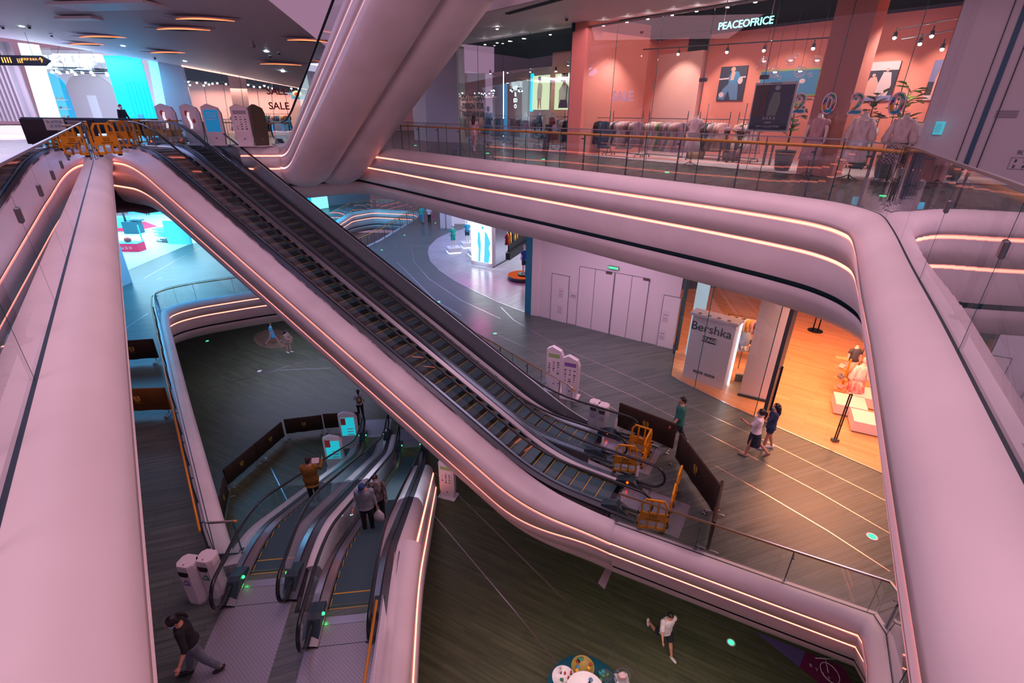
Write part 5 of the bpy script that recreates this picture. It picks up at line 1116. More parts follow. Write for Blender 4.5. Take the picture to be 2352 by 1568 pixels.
spot('shop2_spot', S(3, 2, 4), S(3, 2.5, 0), (1, .7, .7), 160, 120); spot('shop2_spot', S(6, 2, 4), S(6, 3, 0), (.8, .8, 1), 160, 120)
for px, py in ((1126, 168), (1166, 166), (1218, 164), (1277, 162), (1305, 149)):
    p = GP(px, py, (SA + SN * 2.5).xy, SN.xy); T = thing('track_spotlight', 'small lit spotlight in the lettered shop', 'spotlight', p, 0, 'spotlights of the lettered shop'); mb = MB(); mb.tube([(0, 0, .14), (0, 0, -.02)], .045, 10); mb.build('housing', 'dark', T); mb = MB(); mb.cyl((0, 0, -.035), .04, .012, 10); mb.build('lamp_face', 'spotw', T)
# wall panels left of that shop and beyond
mb = MB(); a = Vector((-4.65, 28.2)); b = Vector((-2.95, 27.1)); mb.prism([(-5.6, 29.5), (-4.65, 28.2), (-2.85, 27.25), (-2.6, 28.5), (-4.2, 30.5)], 0, 4.4); o = struct('wall_panel', mb, 'ceil')
mb = MB(); mb.box((-9.5, 46, 2.2), (14, .3, 4.4)); struct('wall_far', mb, 'pinkwall')
# right hand white wall
wa = Vector((9.3, 11.7)); wb = Vector((11.8, 9.35)); wc = Vector((17, 4)); mb = MB(); mb.add([(*GG(-3.3, LF)[:2], 0), (wa.x, wa.y, 0), (wc.x, wc.y, 0), (wc.x, wc.y, 5.2), (wa.x, wa.y, 5.2), (*GG(-3.3, LF)[:2], 5.2)], [(0, 5, 4, 1), (1, 4, 3, 2)]); struct('wall_right', mb, 'ceil')
wn = Vector(((wc - wa).y, -(wc - wa).x)).normalized()
if wn.x > 0: wn = -wn
def wl(px, py): return GP(px, py, wa + wn * .02, wn)
for nm, x0, y0, w in (('panel_joint', 2259, 200, .016), ('panel_joint', 2286, 200, .09), ('panel_joint', 2316, 200, .02)):
    p = wl(x0, y0); mb = MB(); mb.box((p.x, p.y, 2.6), (w, .03, 5.2), 0, atan2((wc - wa).y, (wc - wa).x)); o = mb.build('trim_13', 'img_joint' if w > .05 and M.setdefault('img_joint', mat('blue_joint', (.02, .12, .22), .5)) else 'groove'); tag(o, kind='structure')
wd = (wc - wa).normalized(); W3 = Vector((wd.x, wd.y, 0))
for px, py, w, h, lab, hz in ((2312, 262, .34, .16, 'small grey printed notice on the right white wall', None), (2343, 372, .3, .42, 'fire extinguisher notice at the right edge of the photo', '灭火')):
    p = wl(px, py); T = thing('notice', lab, 'notice', p); mb = MB()
    if hz:
        hanzi(T, hz, (0, 0, .18), tuple(W3), (0, 0, 1), .10, 'ktext')
        for s_ in ((0, .08, .3, .006), (0, -.14, .3, .006)): mb.box((W3 * s_[0] + Vector((0, 0, s_[1]))), (s_[2], .006, s_[3]), 0, atan2(wd.y, wd.x))
        for sx in (-.15, .15): mb.box(W3 * sx + Vector((0, 0, -.03)), (.006, .006, .22), 0, atan2(wd.y, wd.x))
        for sx in (-.07, .07):
            for sz in (.02, -.09): mb.box(W3 * sx + Vector((0, 0, sz)), (.03, .006, .06), 0, atan2(wd.y, wd.x))
    else:
        for q in range(3): mb.box(Vector((0, 0, .05 - q * .05)), (w, .006, .036), 0, atan2(wd.y, wd.x))
    mb.build('print', 'ktext' if hz else 'greywall', T)
area('right_wall_light', (8.0, 8.3, 5.5), 3, (1, .55, .65), 260)
# people before the shops
def at2(px, py): return G(px, py, 0)
cam_dir = lambda p: atan2(-p.y, -p.x)
p = at2(1122, 333); person('person in a blue shirt and light blue shorts holding a child\'s hand', p, R(62), 1.66, ((8, 4), (-10, 6)), ((10, 16, 14), (-6, 10, 10)), fab('shirt_blue', (.10, .30, .52)), .45, .86, fab('short_cyan', (.06, .38, .62)), .42, None, 'shoe', 'short', False, (18, 0), vox=.016)
p = at2(1090, 347); person('girl in a pink outfit walking beside the person in blue', p, R(70), 1.30, ((14, 4), (-12, 10)), ((5, 18, 10), (6, 12, 10)), fab('child_pink', (.62, .40, .45)), .9, .78, 'child_pink', 1.0, None, 'shoe_white', 'long', False, (0, 0), vox=.014, female=True)
p = Vector((-29.5 + 1.4, 36, 0)); 
p = GP(281, 262, (0, 34), (0, 1)); p.z = 0; p.y = 34 - .6; person('masked person walking behind the black barriers at upper left', Vector((p.x, 30.4, 0)) if False else Vector((GP(281, 262, (0, 28.5), (0, 1)).x, 28.5, 0)), R(-8), 1.62, ((12, 4), (-12, 6)), ((14, 8, 10), (-8, 8, 10)), fab('coat_black', (.02, .02, .03)), 1.0, .8, 'coat_black', 1.0, None, 'shoe', 'short', True, (-10, 0), vox=.018)
# ---------------------------------------------------------------- left end: shoe shop, pillar, corrugated wall
YG = 33.0
def ony(px, py, y): p = GP(px, py, (0, y), (0, 1)); return p
def yrect(name, q, y, m, parent=None, th=.06):      # quadrilateral on the wall y=const from four picture corners
    P = [ony(px, py, y) for px, py in q]; mb = MB(); vs = [(p.x, y, p.z) for p in P] + [(p.x, y + th, p.z) for p in P]; mb.add(vs, [(0, 1, 2, 3), (7, 6, 5, 4), (0, 4, 5, 1), (1, 5, 6, 2), (2, 6, 7, 3), (3, 7, 4, 0)]); return mb.build(name, m, parent, bool(parent))
M['glowwall'] = mat('glow_wall', (.86, .78, .86), .5, 0, (.80, .70, .90), .28); M['cyanwall'] = mat('cyan_film', (.0, .55, .8), .3, 0, (0, .50, .85), .75); M['ledcol'] = emis('white_screen', (.72, .96, 1), 2.2)  # emission of the pale shop wall is added glow; it is no lamp
M['corr'] = mat('corrugated', (.42, .38, .44), .4, .3)
x0 = ony(258, 200, YG).x; x1 = ony(340, 200, YG).x; xl = ony(100, 200, YG).x; xf = ony(0, 200, YG).x
mb = MB(); mb.box(((xl + x0) / 2 - 1, YG + 3.4, 2.4), (x0 - xl + 5, .2, 4.8)); o = struct('wall_far', mb, 'glowwall')
def arch(name, cx, w, h, y, m, parent=None):
    pts = [(-w / 2, 0), (w / 2, 0)] + [(w / 2 * cos(pi * k / 16), h - w / 2 + w / 2 * sin(pi * k / 16)) for k in range(17)]; mb = MB(); mb.slab((cx, y, 0), (1, 0, 0), (0, 0, 1), pts, .06); return mb.build(name, m, parent, bool(parent))
a0 = ony(214, 230, YG + 3.2).x; a1 = ony(128, 230, YG + 3.2).x
T = thing('arched_niche', 'wide pink arch with a thin door outline in the shoe shop', 'arch', (a0, YG + 3.2, 0)); arch('arch_face', a0, 3.6, 3.55, YG + 3.2, 'pinkwall2' if M.setdefault('pinkwall2', mat('arch_pink', (.66, .54, .62), .6, 0, (.6, .45, .55), .25)) else '', T); mb = MB(); mb.box((a0, YG + 3.15, 1.1), (.62, .01, 2.2)); mb.build('door_leaf', 'glowwall', T, True)
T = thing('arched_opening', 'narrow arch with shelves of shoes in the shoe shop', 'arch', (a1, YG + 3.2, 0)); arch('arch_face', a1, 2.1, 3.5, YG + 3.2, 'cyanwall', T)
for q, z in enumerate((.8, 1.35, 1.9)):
    mb = MB(); mb.box((a1, YG + 3.1, z), (1.7, .2, .05)); mb.build('shelf', 'glowwall', T, True)
    for r_ in range(5):
        mb = MB(); mb.ball((a1 - .6 + r_ * .3, YG + 3.02, z + .08), (.10, .09, .05), 0, 8, 5); mb.ball((a1 - .55 + r_ * .3, YG + 3.02, z + .12), (.05, .05, .06), 0, 8, 5); o = mb.build('shoe', ['img_skin', 'black', 'kwhite'][(q + r_) % 3]); tag(o, 'small shoe on the glowing shelves of the narrow arch', 'shoe', 'shoes on the arch shelves')
T = thing('shop_window', 'glass front of the white shoe shop', 'shop front', ((xl + x0) / 2, YG, 0)); mb = MB(); mb.box(((xl + x0) / 2, YG, 2.3), (x0 - xl, .02, 4.6)); mb.build('glass_pane', 'shopglass', T, True)
T = thing('shop_window', 'cyan tinted glass bay at the right end of the shoe shop', 'shop front', ((x0 + x1) / 2, YG, 0)); mb = MB(); mb.box(((x0 + x1) / 2, YG + .05, 2.1), (x1 - x0, .04, 4.3)); mb.build('film', 'cyanwall', T, True)
for q in range(6): mb = MB(); mb.box((x0 + .9 + q * .24, YG, 1.9), (.012, .02, 2.0)); mb.build('rail_bar', 'kcyan', T, True)
mb = MB(); mb.box((x0 + 1.2, YG, .95), (.35, .03, .3)); mb.build('notice', 'img_blue', T, True)
T = thing('shop_sign', 'glowing THE GLARE SHOES GALLERY sign on the shoe shop glass', 'sign', ony(152, 150, YG)); M['signw'] = emis('sign_white2', (.8, .97, 1), 5)
p = ony(152, 139, YG - .1); text('letters', 'THE GLARE', p, (1, 0, 0), (0, 0, 1), .62, 'signw', T, .03, 'CENTER', .02); p = ony(155, 153, YG - .1); text('letters', 'SHOES GALLERY', p, (1, 0, 0), (0, 0, 1), .40, 'signw', T, .03, 'CENTER', .015)
p = ony(190, 165, YG + 1.0); T = thing('ring_chandelier', 'dark ring chandelier with small lamps in the shoe shop', 'chandelier', p); mb = MB(); R_ = 1.45
for r_, z in ((R_, 0), (R_ * .86, .1), (R_, .14)): mb.tube([(r_ * cos(2 * pi * k / 28), r_ * sin(2 * pi * k / 28), z) for k in range(29)], .03, 6)
mb.build('ring', 'dark', T)
for k in range(10):
    a = 2 * pi * k / 10; mb = MB(); mb.tube([(R_ * cos(a), R_ * sin(a), .0), (R_ * cos(a), R_ * sin(a), -.14)], [.05, .09], 8); mb.build('lamp', 'spotw', T)
for k in range(3): a = 2 * pi * k / 3; mb = MB(); mb.tube([(R_ * cos(a), R_ * sin(a), 0), (R_ * .5 * cos(a), R_ * .5 * sin(a), 1.4)], .012, 5); mb.build('rod', 'greywall', T)
T = thing('glowing_column', 'tall white screen column between corrugated wall and shoe shop', 'column', ony(75, 270, YG - .6)); yrect('screen', [(40, 98), (72, 101), (124, 272), (93, 272)], YG - .6, 'ledcol', T, .5)
mb = MB(); xr = ony(60, 200, YG - .3).x; N = 34; ys = YG - .4
for k in range(N): x = xr - 9.4 + k * .27; mb.box((x, ys, 2.75), (.12, .3, 4.2))
mb.box((xr - 4.8, ys + .2, 2.75), (9.4, .1, 4.2)); struct('wall_left', mb, 'corr')
mb = MB(); mb.box((xr - 5.5, YG - 1.2, 4.95), (6.5, 1.5, .1)); tag(mb.build('ceiling_light', emis('pinkwhite_glow', (1, .75, .9), 3)), 'broad white cove light above the corrugated wall', 'ceiling light')
T = thing('stone_plinth', 'pale stone block at the foot of the corrugated wall', 'plinth', ony(40, 310, YG - 3)); mb = MB(); p = ony(45, 300, YG - 3); mb.box((p.x, YG - 3, .22), (1.6, .7, .46)); mb.build('block', 'pinkwall2', T, True); T.location.z = 0; 
for ch in T.children: ch.location.z -= 0
yrect_ = yrect('wall_pier', [(340, 138), (362, 141), (400, 330), (374, 330)], YG - .2, 'kwhite'); tag(yrect_, kind='structure')
q_ = yrect('wall_panel', [(362, 141), (420, 152), (462, 330), (398, 330)], YG - 1.0, 'greywall'); tag(q_, kind='structure')
area('glare_light', ((xl + x0) / 2, YG - 3, 4.2), 7, (.75, .75, 1), 260, (0, 0, 0), 4)
area('cyan_light', (x1 - .5, YG - 2, 3.6), 2.5, (0, .6, 1), 300, (R(25), 0, 0), 2)
area('left_floor_light', (-29, 28, 4.5), 6, (.90, .78, 1), 1000)
mb = MB(); mb.add([(-46, 24.5, .006), (-23.5, 24.5, .006), (-23.5, 40, .006), (-46, 40, .006)], [(0, 1, 2, 3)]); struct('floor', mb, 'storefloor')
# hanging arrow sign
p = ony(50, 139, 25); T = thing('hanging_sign', 'dark arrow shaped hanging direction sign with glowing symbols', 'sign', p); mb = MB(); L = ony(100, 139, 25).x - p.x
mb.slab((0, 0, 0), (1, 0, 0), (0, 0, 1), [(-1.6, -.2), (L, -.2), (L + .32, .02), (L, .2), (-1.6, .2)], .12); mb.build('board', 'black', T)
M['signgold'] = emis('sign_gold', (1, .45, .12), 2.2); 
text('arrow', '↑', (L - .05, -.075, 0), (1, 0, 0), (0, 0, 1), .3, 'signgold', T, .003, world=False); hanzi(T, '母婴室洗手间', (L * .42, -.07, .05), (1, 0, 0), (0, 0, 1), .11, 'signgold')
mb = MB()
for k in range(4): mb.box((-.8 + k * .12, -.07, -.02), (.05, .004, .16)); mb.ball((-.8 + k * .12, -.07, .09), (.03, .005, .03), 0, 8, 4)
for k in range(3): mb.box((-.12 + k * .09, -.07, -.04), (.04, .004, .12)); mb.ball((-.12 + k * .09, -.07, .05), (.025, .005, .025), 0, 8, 4)
mb.build('pictograms', 'signgold', T)
for x in (-1.4, L - .4): mb = MB(); mb.tube([(x, 0, .2), (x, 0, 2.4)], .008, 5); mb.build('wire', 'steel', T)
# ---------------------------------------------------------------- distant pink shop with SALE
PA, PB = Vector((-19.0, 31.0, 0)), Vector((-12.2, 34.5, 0)); PU = (PB - PA).normalized(); PN = Vector((-PU.y, PU.x, 0)); PAZ = atan2(PU.y, PU.x)
def onp(px, py, d=0): p = GP(px, py, (PA + PN * d).xy, PN.xy); return p
def pq(name, q, d, m, parent=None, th=.08):
    P = [onp(px, py, d) for px, py in q]; mb = MB(); vs = list(P) + [p + PN * th for p in P]; mb.add(vs, [(0, 1, 2, 3), (7, 6, 5, 4), (0, 4, 5, 1), (1, 5, 6, 2), (2, 6, 7, 3), (3, 7, 4, 0)]); return mb.build(name, m, parent, bool(parent))
M['pinklit'] = mat('pink_lit', (.88, .50, .46), .7)
w_ = pq('wall_back', [(400, 150), (760, 205), (760, 330), (400, 330)], 4.0, 'pinklit', None, .2); tag(w_, kind='structure')
w_ = pq('wall_back', [(400, 150), (760, 205), (760, 222), (400, 182)], 3.6, 'dceil', None, .1); tag(w_, kind='structure')
w_ = pq('wall_pier', [(521, 163), (563, 170), (580, 300), (545, 300)], 1.0, 'pinkwall', None, .6); tag(w_, kind='structure')
T = thing('light_cove', 'sloping peach light strip above the distant pink shop', 'light strip', onp(560, 175)); pq('strip', [(416, 149), (705, 203), (705, 206), (417, 153)], -.02, emis('peach', (1, .5, .42), 2.0), T, .05)
T = thing('shop_window', 'wide glass front of the distant pink shop', 'shop front', onp(560, 300)); pq('glass_pane', [(418, 153), (705, 206), (720, 310), (450, 310)], 0, 'shopglass', T, .015)
for x in (463, 508, 548, 585, 617, 650): pq('glass_joint', [(x, 165), (x + 1, 165), (x + 23 - (x - 463) * .04, 300), (x + 22 - (x - 463) * .04, 300)], -.02, 'glassedge', T, .02)
for k, (px, py) in enumerate(((636, 210), (641, 244))):
    p = onp(px, py, -.03); o = text('window_lettering', 'SALE', p, PU, (0, 0, 1), .56, 'salered' if M.setdefault('salered', mat('sale_red', (.38, .02, .02), .5)) else '', None, .003, 'CENTER', .01); tag(o, ['red SALE lettering on the distant pink shop, upper of two', 'red SALE lettering on the distant pink shop, lower of two'][k], 'lettering')
for px, py in ((433, 188), (436, 195), (452, 190), (472, 190), (468, 196), (480, 194), (488, 192), (499, 191), (519, 193), (570, 195), (583, 199), (597, 200), (607, 197), (616, 201), (626, 203), (669, 203), (686, 204)):
    p = onp(px, py, 1.2); T = thing('track_spotlight', 'bright small spotlight inside the distant pink shop', 'spotlight', p, 0, 'spotlights of the distant pink shop'); mb = MB(); mb.ball((0, 0, 0), .055, 0, 8, 6); mb.build('lamp_face', 'spotw', T); mb = MB(); mb.tube([(0, 0, .03), (0, 0, .14)], .04, 8); mb.build('housing', 'dark', T)
mb = MB(); mb.tube([onp(425, 185, 1.2), onp(525, 188, 1.2)], .03, 6); mb.tube([onp(565, 192, 1.2), onp(690, 199, 1.2)], .03, 6); tag(mb.build('track_rail', 'dark'), 'dark lighting tracks in the distant pink shop', 'lighting track')
T = thing('wall_graphic', 'blue graphic with a green and red oval beside the SALE letters', 'graphic', onp(680, 215, 2)); pq('blue_field', [(668, 219), (705, 222), (708, 229), (671, 227)], 2, 'img_blue', T); pq('upper_band', [(656, 213), (690, 214), (690, 217), (656, 216)], 2, 'img_blue', T); mb = MB(); p = onp(682, 216, 1.9); mb.ball(p, (.32, .05, .2)); mb.build('oval', 'kgreen', T, True); mb = MB(); mb.ball(p - PN * .05, (.18, .04, .12)); mb.build('oval_core', 'salered', T, True)
wh = 'left rack of the distant pink shop'
for (xa, xb, cols, wh) in ((470, 498, ['black', 'cream', 'black', 'grey', 'pink'], 'left rack of the distant pink shop'), (528, 548, ['cream', 'yellow', 'cream', 'pink', 'cream'], 'rack right of the blue totem'), (580, 610, ['pink', 'white', 'black', 'cream', 'black', 'teal'], 'third rack of the distant pink shop'), (614, 662, ['navy', 'cream', 'pink', 'grey', 'blue', 'white', 'yellow', 'red', 'navy'], 'right rack of the distant pink shop')):
    a = onp(xa, 250, 1.0); b = onp(xb, 250, 1.0); L = (b - a).length; rack('thin dark rack, the ' + wh, Vector(((a.x + b.x) / 2, (a.y + b.y) / 2, 0)), PAZ, L, 1.25, False)
    for i, c in enumerate(cols): q = a.lerp(b, (i + .5) / len(cols)); k = ['dress', 'jacket'][i % 2]; garment('%s %s on the %s' % (c, k, wh), k, CD[c], (q.x, q.y, 1.18), PAZ + .9, .9, '%s %s on the %s' % (c, k, wh), i % 3)
area('pink_shop_light', tuple((PA + PB) / 2 + PN * 2 + Vector((0, 0, 2.6))), 7, (1, .62, .5), 420, (0, 0, PAZ), 3)
# ---------------------------------------------------------------- totems and barriers on the gallery
for k, (px, py, m, cells, lab) in enumerate(((400, 330, 'kface', False, 'pale totem with pink neon reflection, leftmost of the gallery totems'), (455, 332, 'kface', False, 'pale totem showing a curly neon picture, second from the left'), (503, 334, 'kblue', False, 'totem with a blue screen behind the escalator top'), (568, 336, 'kface', 'kgrey', 'totem with a printed directory right of the blue one'))):
    M.setdefault('kgrey', mat('print_grey', (.35, .33, .4), .5)); p = G(px, py, 0); T = kiosk(lab, p, .25, 1.62, .72, 'kblue' if k == 2 else 'kscreen', 'kface', cells)
    if k == 2: hanzi(T, '你定自己\n城市先锋\n只定自约', (-.02, -.118, 1.15), (1, 0, 0), (0, 0, 1), .085, 'kwhite')
    if k in (0, 1):
        mb = MB()
        for q in range(2): mb.tube([(-.08 + q * .05 + .03 * sin(j * .7), -.122, .65 + j * .07) for j in range(10)], .010, 5)  # neon reflection and neon picture are drawn as glowing lines
        mb.build('neon_image', emis('neon%d' % k, (1, .8, .82), 2.5), T); mb = MB(); mb.ball((-.13, -.116, 1.25), (.07, .006, .12), 0, 10, 6); mb.ball((.1, -.116, .95), (.06, .006, .09), 0, 10, 6); mb.build('red_blot', 'kred', T)
p = G(604, 336, 0); kiosk('dark brown totem seen edge on, rightmost of the gallery totems', p, 1.0, 1.62, .6, 'kdark', 'kdark', False)
b1 = G(82, 343, 0); b2 = G(175, 325, 0); 
cloth_barrier('grey cloth barrier with a taped paper notice, nearest at upper left', (-17.15, 19.95, 0), R(18), 2.3, 1.02, .16, 'bgrey', 'blogo2' if M.setdefault('blogo2', mat('faint_print', (.12, .10, .08), .6)) else '', True)
M['bblack'] = mat('black_cloth', (.008, .014, .022), .8)
for k, (px, lab) in enumerate(((150, 'long black cloth barrier, left of two at the top of the escalators'), (300, 'long black cloth barrier, right of two at the top of the escalators'))):
    p = G(px, 322, 0) if False else ony(px, 318, 24.6); cloth_barrier(lab, (p.x, 24.6, 0), R(3), 3.3, 1.0, .35, 'bblack', None)
for k, (px, rz, lab) in enumerate(((243, R(70), 'yellow plastic barrier seen edge on beside the glass end, upper left'), (275, R(5), 'yellow plastic barrier across the near escalator head, left one'), (300, R(-8), 'yellow plastic barrier across the near escalator head, right one'), (331, R(5), 'yellow plastic barrier behind the middle newels, left one'), (362, R(0), 'yellow plastic barrier behind the middle newels, right one'), (403, R(65), 'yellow plastic barrier behind the far escalator newel'))):
    y = (16.6, 20.2, 20.4, 22.6, 22.8, 22.5)[k]; p = ony(px, 320, y); yellow_barrier(lab, (p.x, y, 0), rz)
M['marker'] = emis('green_marker', (.05, 1, .3), 2.5)
# ================================================================ level one
def P1(px, py): return G(px, py, Z1)
def inlay(pts, z, r=.018, lab=None):
    mb = MB()
    for a, b in zip(pts, pts[1:]): mb.bar((a.x, a.y, z + .003), (b.x, b.y, z + .003), r * 2, .004)
    return tag(mb.build('trim_14', 'metal_line'), kind='structure')
for q in ([(1150, 705), (1180, 735), (1288, 797), (1450, 867), (1586, 933), (1756, 1011), (2001, 1133), (2060, 1163)], [(1145, 770), (1320, 850), (1450, 908), (1695, 1032), (1885, 1133), (2044, 1225)], [(1290, 875), (1334, 897), (1416, 942)], [(1642, 1069), (1756, 1133), (1900, 1218), (2044, 1312)], [(945, 560), (950, 600), (985, 640), (1060, 690), (1150, 732)], [(910, 600), (960, 650), (1000, 690), (1060, 725)], [(835, 595), (880, 590), (905, 575), (910, 560)], [(480, 560), (400, 600), (330, 640)], [(340, 720), (300, 745), (285, 760)]):
    inlay([P1(*p) for p in q], Z1)
for k, (px, py) in enumerate(((1008, 693), (877, 574), (904, 638), (1137, 766), (929, 540), (367, 640), (1000, 512))):
    p = P1(px, py); mb = MB(); mb.cyl((0, 0, .002), .07, .008, 12); mb.cyl((0, 0, .0), .12, .006, 16, 1); o = mb.build('floor_marker', ['marker', 'steel']); o.location = p; tag(o, 'small glowing green escape marker set in the level one floor', 'floor marker', 'green markers on level one')
p = P1(2003, 1232); mb = MB(); mb.cyl((0, 0, .002), .13, .006, 20, 1); mb.cyl((0, 0, .006), .09, .004, 16); o = mb.build('floor_marker', ['marker', 'kwhite']); o.location = p; tag(o, 'white and green round floor marker near the right parapet', 'floor marker')
for k, (px, py) in enumerate(((1120, 352), (1248, 366), (1532, 396), (2028, 450), (954, 334))):
    p = G(px, py, 0); mb = MB(); mb.cyl((0, 0, .002), .06, .008, 12); o = mb.build('floor_marker', ['marker']); o.location = p; tag(o, 'small glowing green escape marker on the gallery floor', 'floor marker', 'green markers on the gallery')
# white service doors
DA, DB = Vector((1.20, 23.78, 0)), Vector((7.24, 19.90, 0)); DU = (DB - DA).normalized(); DN = Vector((-DU.y, DU.x, 0)); DAZ = atan2(DU.y, DU.x)
if DN.y < 0: DN = -DN
def ond(px, py): p = GP(px, py, DA.xy, DN.xy); return (p - DA).dot(DU), p.z
H1 = Z1 + 5.0
mb = MB(); mb.add([DA + Vector((0, 0, Z1)), DB + Vector((0, 0, Z1)), DB + Vector((0, 0, H1 + 1)), DA + Vector((0, 0, H1 + 1))], [(0, 1, 2, 3)]); struct('wall_service', mb, 'doorwall' if M.setdefault('doorwall', mat('door_wall', (.74, .68, .74), .5)) else '')
def door(n, x0, x1, ztop, tl):
    t0 = ond(*x0)[0]; t1 = ond(*x1)[0]; T = thing('door_%d' % n, None, None, DA + DU * t0 + Vector((0, 0, Z1))); T['kind'] = 'structure'
    mb = MB(); c = DA + DU * ((t0 + t1) / 2) - DN * .02 + Vector((0, 0, Z1 + ztop / 2)); mb.box(c, (t1 - t0 - .02, .04, ztop), 0, DAZ); mb.build('door_leaf', 'doorwall', T, True)
    mb = MB()
    for t in (t0, t1): mb.box(DA + DU * t - DN * .03 + Vector((0, 0, Z1 + ztop / 2)), (.012, .03, ztop), 0, DAZ)
    mb.box(DA + DU * ((t0 + t1) / 2) - DN * .03 + Vector((0, 0, Z1 + ztop)), (t1 - t0, .03, .014), 0, DAZ); mb.build('door_gap', 'groove', T, True); return T
door(1, (1264, 734), (1302, 744), 2.45, None); door(2, (1323, 749), (1357, 757), 3.05, None); door(3, (1357, 757), (1398, 768), 3.05, None); door(4, (1400, 769), (1436, 777), 3.05, None); door(5, (1436, 777), (1473, 786), 3.05, None); door(6, (1508, 795), (1546, 801), 2.45, None)
def dsign(lab, px, py, w, h, hz, m='ktext', nm='notice'):
    t, z = ond(px, py); T = thing(nm, lab, 'notice', DA + DU * t - DN * .045 + Vector((0, 0, z))); mb = MB(); mb.box((0, 0, 0), (w, .006, h), 0, DAZ); mb.build('sheet', 'paperp' if M.setdefault('paperp', mat('paper_pink', (.70, .62, .70), .7)) else '', T)
    if hz: hanzi(T, hz, tuple(-DN * .006 + Vector((0, 0, h * .18))), tuple(DU), (0, 0, 1), w * .20, m)
    mb = MB()
    for q in range(3): mb.box(-DN * .006 + Vector((0, 0, -h * .08 - q * h * .13)), (w * .7, .003, .012), 0, DAZ)
    mb.build('print', m, T); return T
dsign('upper notice on the left single service door', 1289, 672, .30, .55, '灭火栓'); dsign('lower notice on the left single service door', 1286, 710, .30, .50, '消火栓'); dsign('small notice beside the left single service door', 1318, 676, .34, .26, '')
dsign('upper notice on the right single service door', 1529, 727, .30, .55, '灭火栓'); dsign('lower notice on the right single service door', 1521, 769, .30, .50, '消火栓')
for k, (px, py) in enumerate(((1400, 626), (1486, 641))): t, z = ond(px, py); mb = MB(); mb.box(DA + DU * t - DN * .06 + Vector((0, 0, z)), (.30, .03, .10), 0, DAZ); o = mb.build('door_plate', 'kdark'); tag(o, ['small dark plate at the top of the left double doors', 'small dark plate at the top of the right double doors'][k], 'plate')
t, z = ond(1411, 614); T = thing('exit_sign', 'green glowing exit sign above the white double doors', 'exit sign', DA + DU * t - DN * .08 + Vector((0, 0, z))); mb = MB(); mb.box((0, 0, 0), (.5, .05, .15), 0, DAZ); mb.build('box', 'kdark', T); mb = MB(); mb.box(-DN * .03, (.46, .006, .10), 0, DAZ); mb.build('lit_face', emis('exit_green', (.03, .8, .25), 3), T); mb = MB(); mb.slab(tuple(-DN * .036), tuple(DU), (0, 0, 1), [(-.16, -.01), (-.08, -.01), (-.08, -.035), (-.03, 0), (-.08, .035), (-.08, .01), (-.16, .01)], .003); mb.slab(tuple(-DN * .036 + DU * .14), tuple(DU), (0, 0, 1), [(-.07, -.03), (.07, -.03), (.07, .03), (-.07, .03)], .003); mb.build('pictogram', 'kwhite', T)
# wall end and cyan column left of the doors
c = P1(1205, 717); c2 = P1(1230, 725); mb = MB(); mb.prism([(c.x, c.y), (c2.x - .25, c2.y + .12), (c2.x + .3, c2.y + 1.4), (c.x + .6, c.y + 1.9)], Z1, H1 + 1); struct('wall_pier', mb, 'cyanpier' if M.setdefault('cyanpier', mat('cyan_pier', (.03, .26, .42), .5)) else '')
mb = MB(); mb.prism([(c2.x - .25, c2.y + .12), (c2.x + .10, c2.y - .05), (c2.x + .6, c2.y + 1.2), (c2.x + .3, c2.y + 1.4)], Z1, H1 + 1); struct('wall_pier', mb, 'doorwall')
mb = MB(); mb.box((DA.x - .10, DA.y + .05, Z1 + 3), (.12, .12, 6), 0, DAZ); struct('trim_15', mb, 'dark')
# ---------------------------------------------------------------- sports shop
rr_ = [(1062, 527), (1030, 535), (1003, 548), (985, 566), (982, 580), (988, 600), (1010, 622), (1045, 645), (1090, 668), (1140, 692), (1205, 717)]
ed = [P1(*p) for p in rr_]; pl = [(p.x, p.y) for p in ed] + [(7, 27), (10, 45), (-2, 50), (-4.5, 46)]
mb = MB(); tri = geometry.tessellate_polygon([[Vector((x, y, 0)) for x, y in pl]]); mb.add([(x, y, Z1 + .008) for x, y in pl], [t for t in tri]); o = struct('floor', mb, 'tile')
bm = bmesh.new(); bm.from_mesh(o.data); bmesh.ops.recalc_face_normals(bm, faces=bm.faces)
for f_ in bm.faces:
    if f_.normal.z < 0: f_.normal_flip()
bm.to_mesh(o.data); bm.free()
inlay(ed, Z1 + .006, .02)
T = thing('light_box', 'pillar with a huge glowing screen of a blue garment', 'screen', P1(1107, 612)); a = P1(1083, 607); b = P1(1131, 616); c = P1(1164, 598); U_ = (b - a); w = U_.length; U_.normalize(); a.z = b.z = c.z = 0; N_ = Vector((-U_.y, U_.x, 0)); N_ = N_ if N_.y > 0 else -N_
mb = MB(); d3 = (c - b); mb.prism([(a.x, a.y), (b.x, b.y), (b.x + N_.x * .4, b.y + N_.y * .4), (a.x + N_.x * .4, a.y + N_.y * .4)], Z1, Z1 + 3.6); mb.build('pillar', 'tilewall' if M.setdefault('tilewall', mat('tile_wall', (.42, .36, .42), .4)) else '', T, True)
mb = MB(); mb.slab(a - N_ * .03 + Vector((0, 0, Z1)), U_, (0, 0, 1), [(.06, .32), (w - .06, .32), (w - .06, 3.3), (.06, 3.3)], .04); mb.build('screen', emis('screen_white', (.88, .97, 1), 4.5), T, True)
